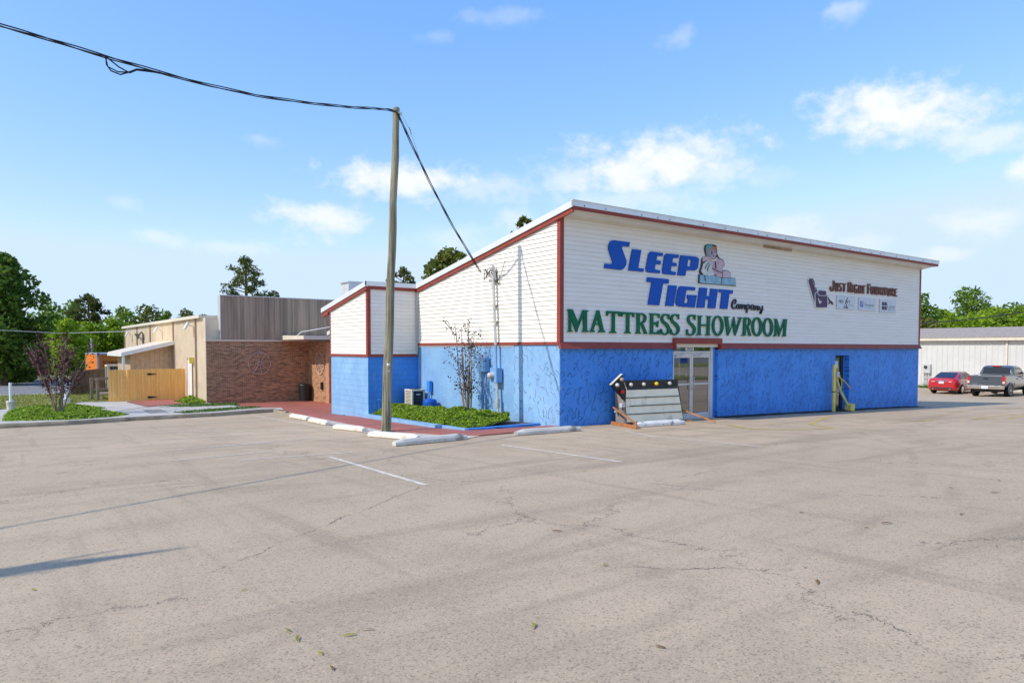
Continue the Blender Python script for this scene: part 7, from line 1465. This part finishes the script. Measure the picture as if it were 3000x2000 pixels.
RW = [(2690, 82, 850, 8, M_fmid, 'green tree half hidden by the right end of the showroom wall'), (2835, 95, 838, 9, M_fmid, 'tall rounded tree standing highest behind the white building'), (2755, 84, 905, 7.5, M_fbright, 'bright bushy tree left of the tall rounded one'), (2905, 86, 890, 8, M_fbright, 'bright bushy tree right of the tall rounded one'),
      (2960, 92, 885, 8, M_fmid, 'mid green tree near the right frame edge'), (3010, 84, 895, 8, M_fbright, 'bright tree at the right frame edge'), (2715, 74, 925, 6, M_folive, 'olive brush above the left end of the white building'), (2790, 76, 930, 7, M_fbright, 'bright brush above the red sedan'), (2860, 76, 925, 7, M_fbright, 'bright brush above the pickup truck'), (2930, 78, 920, 7, M_fmid, 'green brush above the downspout'), (2995, 76, 918, 7, M_fbright, 'bright brush at the far right over the roof'), (3070, 80, 900, 8, M_fmid, 'green tree beyond the right frame edge')]
for k, (px, dp, ty, w, m, lab) in enumerate(RW): broadleaf('leafy_tree', lab, 'tree', place(px, dp), top(ty, dp), w, m, 90+k, 7000, .20, .05, 40, TR, 1.08)
# far wood on the horizon
rng = np.random.default_rng(5); P = []
for k in range(520):
    a = rng.uniform(0, 2*PI); d = rng.uniform(210, 290); c = np.array((20+d*math.cos(a), 10+d*math.sin(a), 0)); r = rng.uniform(4, 8)
    v = rng.normal(size=(46, 3)); v /= np.linalg.norm(v, axis=1, keepdims=True); P.append(c+v*np.array((r, r, r*1.0))+np.array((0, 0, r*.55)))
tag(np_quads('far_wood', leaf_quads(np.concatenate(P), 1.5, rng, .1, .7), M_fmid), 'far off green wood along the horizon', 'wood', None, 'stuff')

o = (-20.55, -6.5, G(-20.55, -6.5)); sn = thing('shadow_trunk', 'bare trunk added out of view to the left to cast a shadow across the asphalt', 'tree', o)  # unseen stand-in, its profile shaped for the shadow on the asphalt
b_ = MB(); b_.tube([(0, 0, -.2), (.03, 0, 4), (.0, .03, 6.6), (.02, 0, 7.5), (.0, .0, 8.05), (.02, .02, 8.5)], [.24, .19, .16, .14, .06, .01], 10); b_.build('trunk', M_bark, sn)
for (p, q, r_) in (((0, 0, 6.9), (.0, .30, 8.0), .05), ((0, .02, 6.4), (.05, -.22, 7.45), .05), ((0, 0, 6.0), (-.1, .42, 7.1), .04)): b_ = MB(); b_.tube([p, tuple((Vector(p)+Vector(q))/2+Vector((0, 0, -.08))), q], [r_, r_*.8, .012], 6); b_.build('branch', M_bark, sn)
# verge behind the camera side, seen only as a reflection in the door glass
ell_ = [(27+5.5*math.cos(2*PI*i/18), -20+2.4*math.sin(2*PI*i/18)) for i in range(18)]
drape('grass_island', ell_, .10, M_lawn, cell=1.0, side=.12)
for (x, y, h, m, lab) in ((24.5, -19.6, 1.9, M_white, 'thin white post on the grass island outside the view'), (26.2, -20.2, 2.3, M_rust, 'rusty orange post on the grass island outside the view')):
    o = (x, y, G(x, y)+.1); b_ = MB(); b_.lathe((0, 0, 0), [(.05, 0), (.05, h), (.02, h+.02)], 10); tag(b_.build('marker_post', m), lab, 'post').location = o
o = (29.5, -20, G(29.5, -20)+.1); bs = thing('board_sign', 'blue board sign on two legs on the grass island outside the view', 'sign', o)
b_ = MB(); b_.box((-.45, -.03, 1.0), (.45, .03, 2.0)); b_.build('board', M_signblue, bs)
for x in (-.4, .4): b_ = MB(); b_.box((x-.04, -.07, 0), (x+.04, -.031, 1.9)); b_.build('leg', M_white, bs)
drape('road_verge', [(-38, -42), (90, -42), (90, -36.05), (-38, -36.05)], .05, M_lawn, cell=2.0)
drape('road', [(-38, -54), (90, -54), (90, -42.05), (-38, -42.05)], .0, M_street, cell=2.0)
# ------------------------------------------------------------------ litter on the asphalt
LIT = [(320, 120, 0), (205, 115, 0), (1900, 1284, 0), (1655, 1318, 0), (1710, 1381, 1), (1830, 1415, 1), (2172, 1443, 0), (2360, 1325, 0), (2382, 1336, 0), (2350, 1503, 0), (2598, 1534, 0), (2538, 1547, 0), (2285, 1610, 1), (2357, 1663, 1), (2395, 1706, 0), (1935, 1897, 0), (1560, 1835, 1), (1775, 1657, 1), (1632, 1557, 0), (940, 1915, 1), (875, 1873, 1), (845, 1848, 1), (1025, 1862, 1), (1078, 1848, 0), (970, 1960, 0), (2920, 1601, 0), (2915, 1444, 0), (2785, 1430, 0), (2820, 1508, 0), (2912, 1279, 1), (715, 1730, 1), (1140, 1350, 0), (1165, 1354, 0), (540, 1428, 0), (98, 1728, 1), (2460, 1328, 0), (2060, 1283, 1), (2115, 1279, 0), (2925, 1408, 1), (2100, 1385, 0)]
protos = []
for v in range(4):
    rr = random.Random(v); b_ = MB(); n = 5; L = .055+.03*rr.random(); w = .010+.008*rr.random(); pts = []
    for i in range(n+1):
        t_ = i/n; pts.append((L*(t_-.5)*2, .016*math.sin(t_*3+v), .006+.012*math.sin(PI*t_), w*math.sin(PI*(.08+.84*t_))))
    for p, q in zip(pts[:-1], pts[1:]): b_.add([(p[0], p[1]-p[3], p[2]), (q[0], q[1]-q[3], q[2]), (q[0], q[1]+q[3], q[2]+.006), (p[0], p[1]+p[3], p[2]+.006)], [(0, 1, 2, 3)])
    for m, nm in ((M_leaf, 0), (M_leafy, 1)):
        l_ = b_.build('fallen_leaf', m, recalc=False); protos.append((l_, nm))
used = set()
for k, (x, y, c) in enumerate(LIT):
    if y < 1200: continue
    ps = [p for p, nm in protos if nm == c]; src = ps[k % len(ps)]
    if src.name in used: o_ = src.copy(); COL.objects.link(o_)
    else: o_ = src; used.add(src.name)
    g = at(x, y); o_.location = (g[0], g[1], G(*g)+.004); o_.rotation_euler = (0, 0, rnd.random()*6.28); s_ = rnd.uniform(.38, .7); o_.scale = (s_, s_, s_)
    tag(o_, 'dry brown leaf lying on the bare asphalt' if c == 0 else 'yellow green leaf lying on the bare asphalt', 'leaf', 'brown leaves scattered on the asphalt' if c == 0 else 'yellow green leaves scattered on the asphalt')
for p, nm in protos:
    if p.name not in used: bpy.data.objects.remove(p)
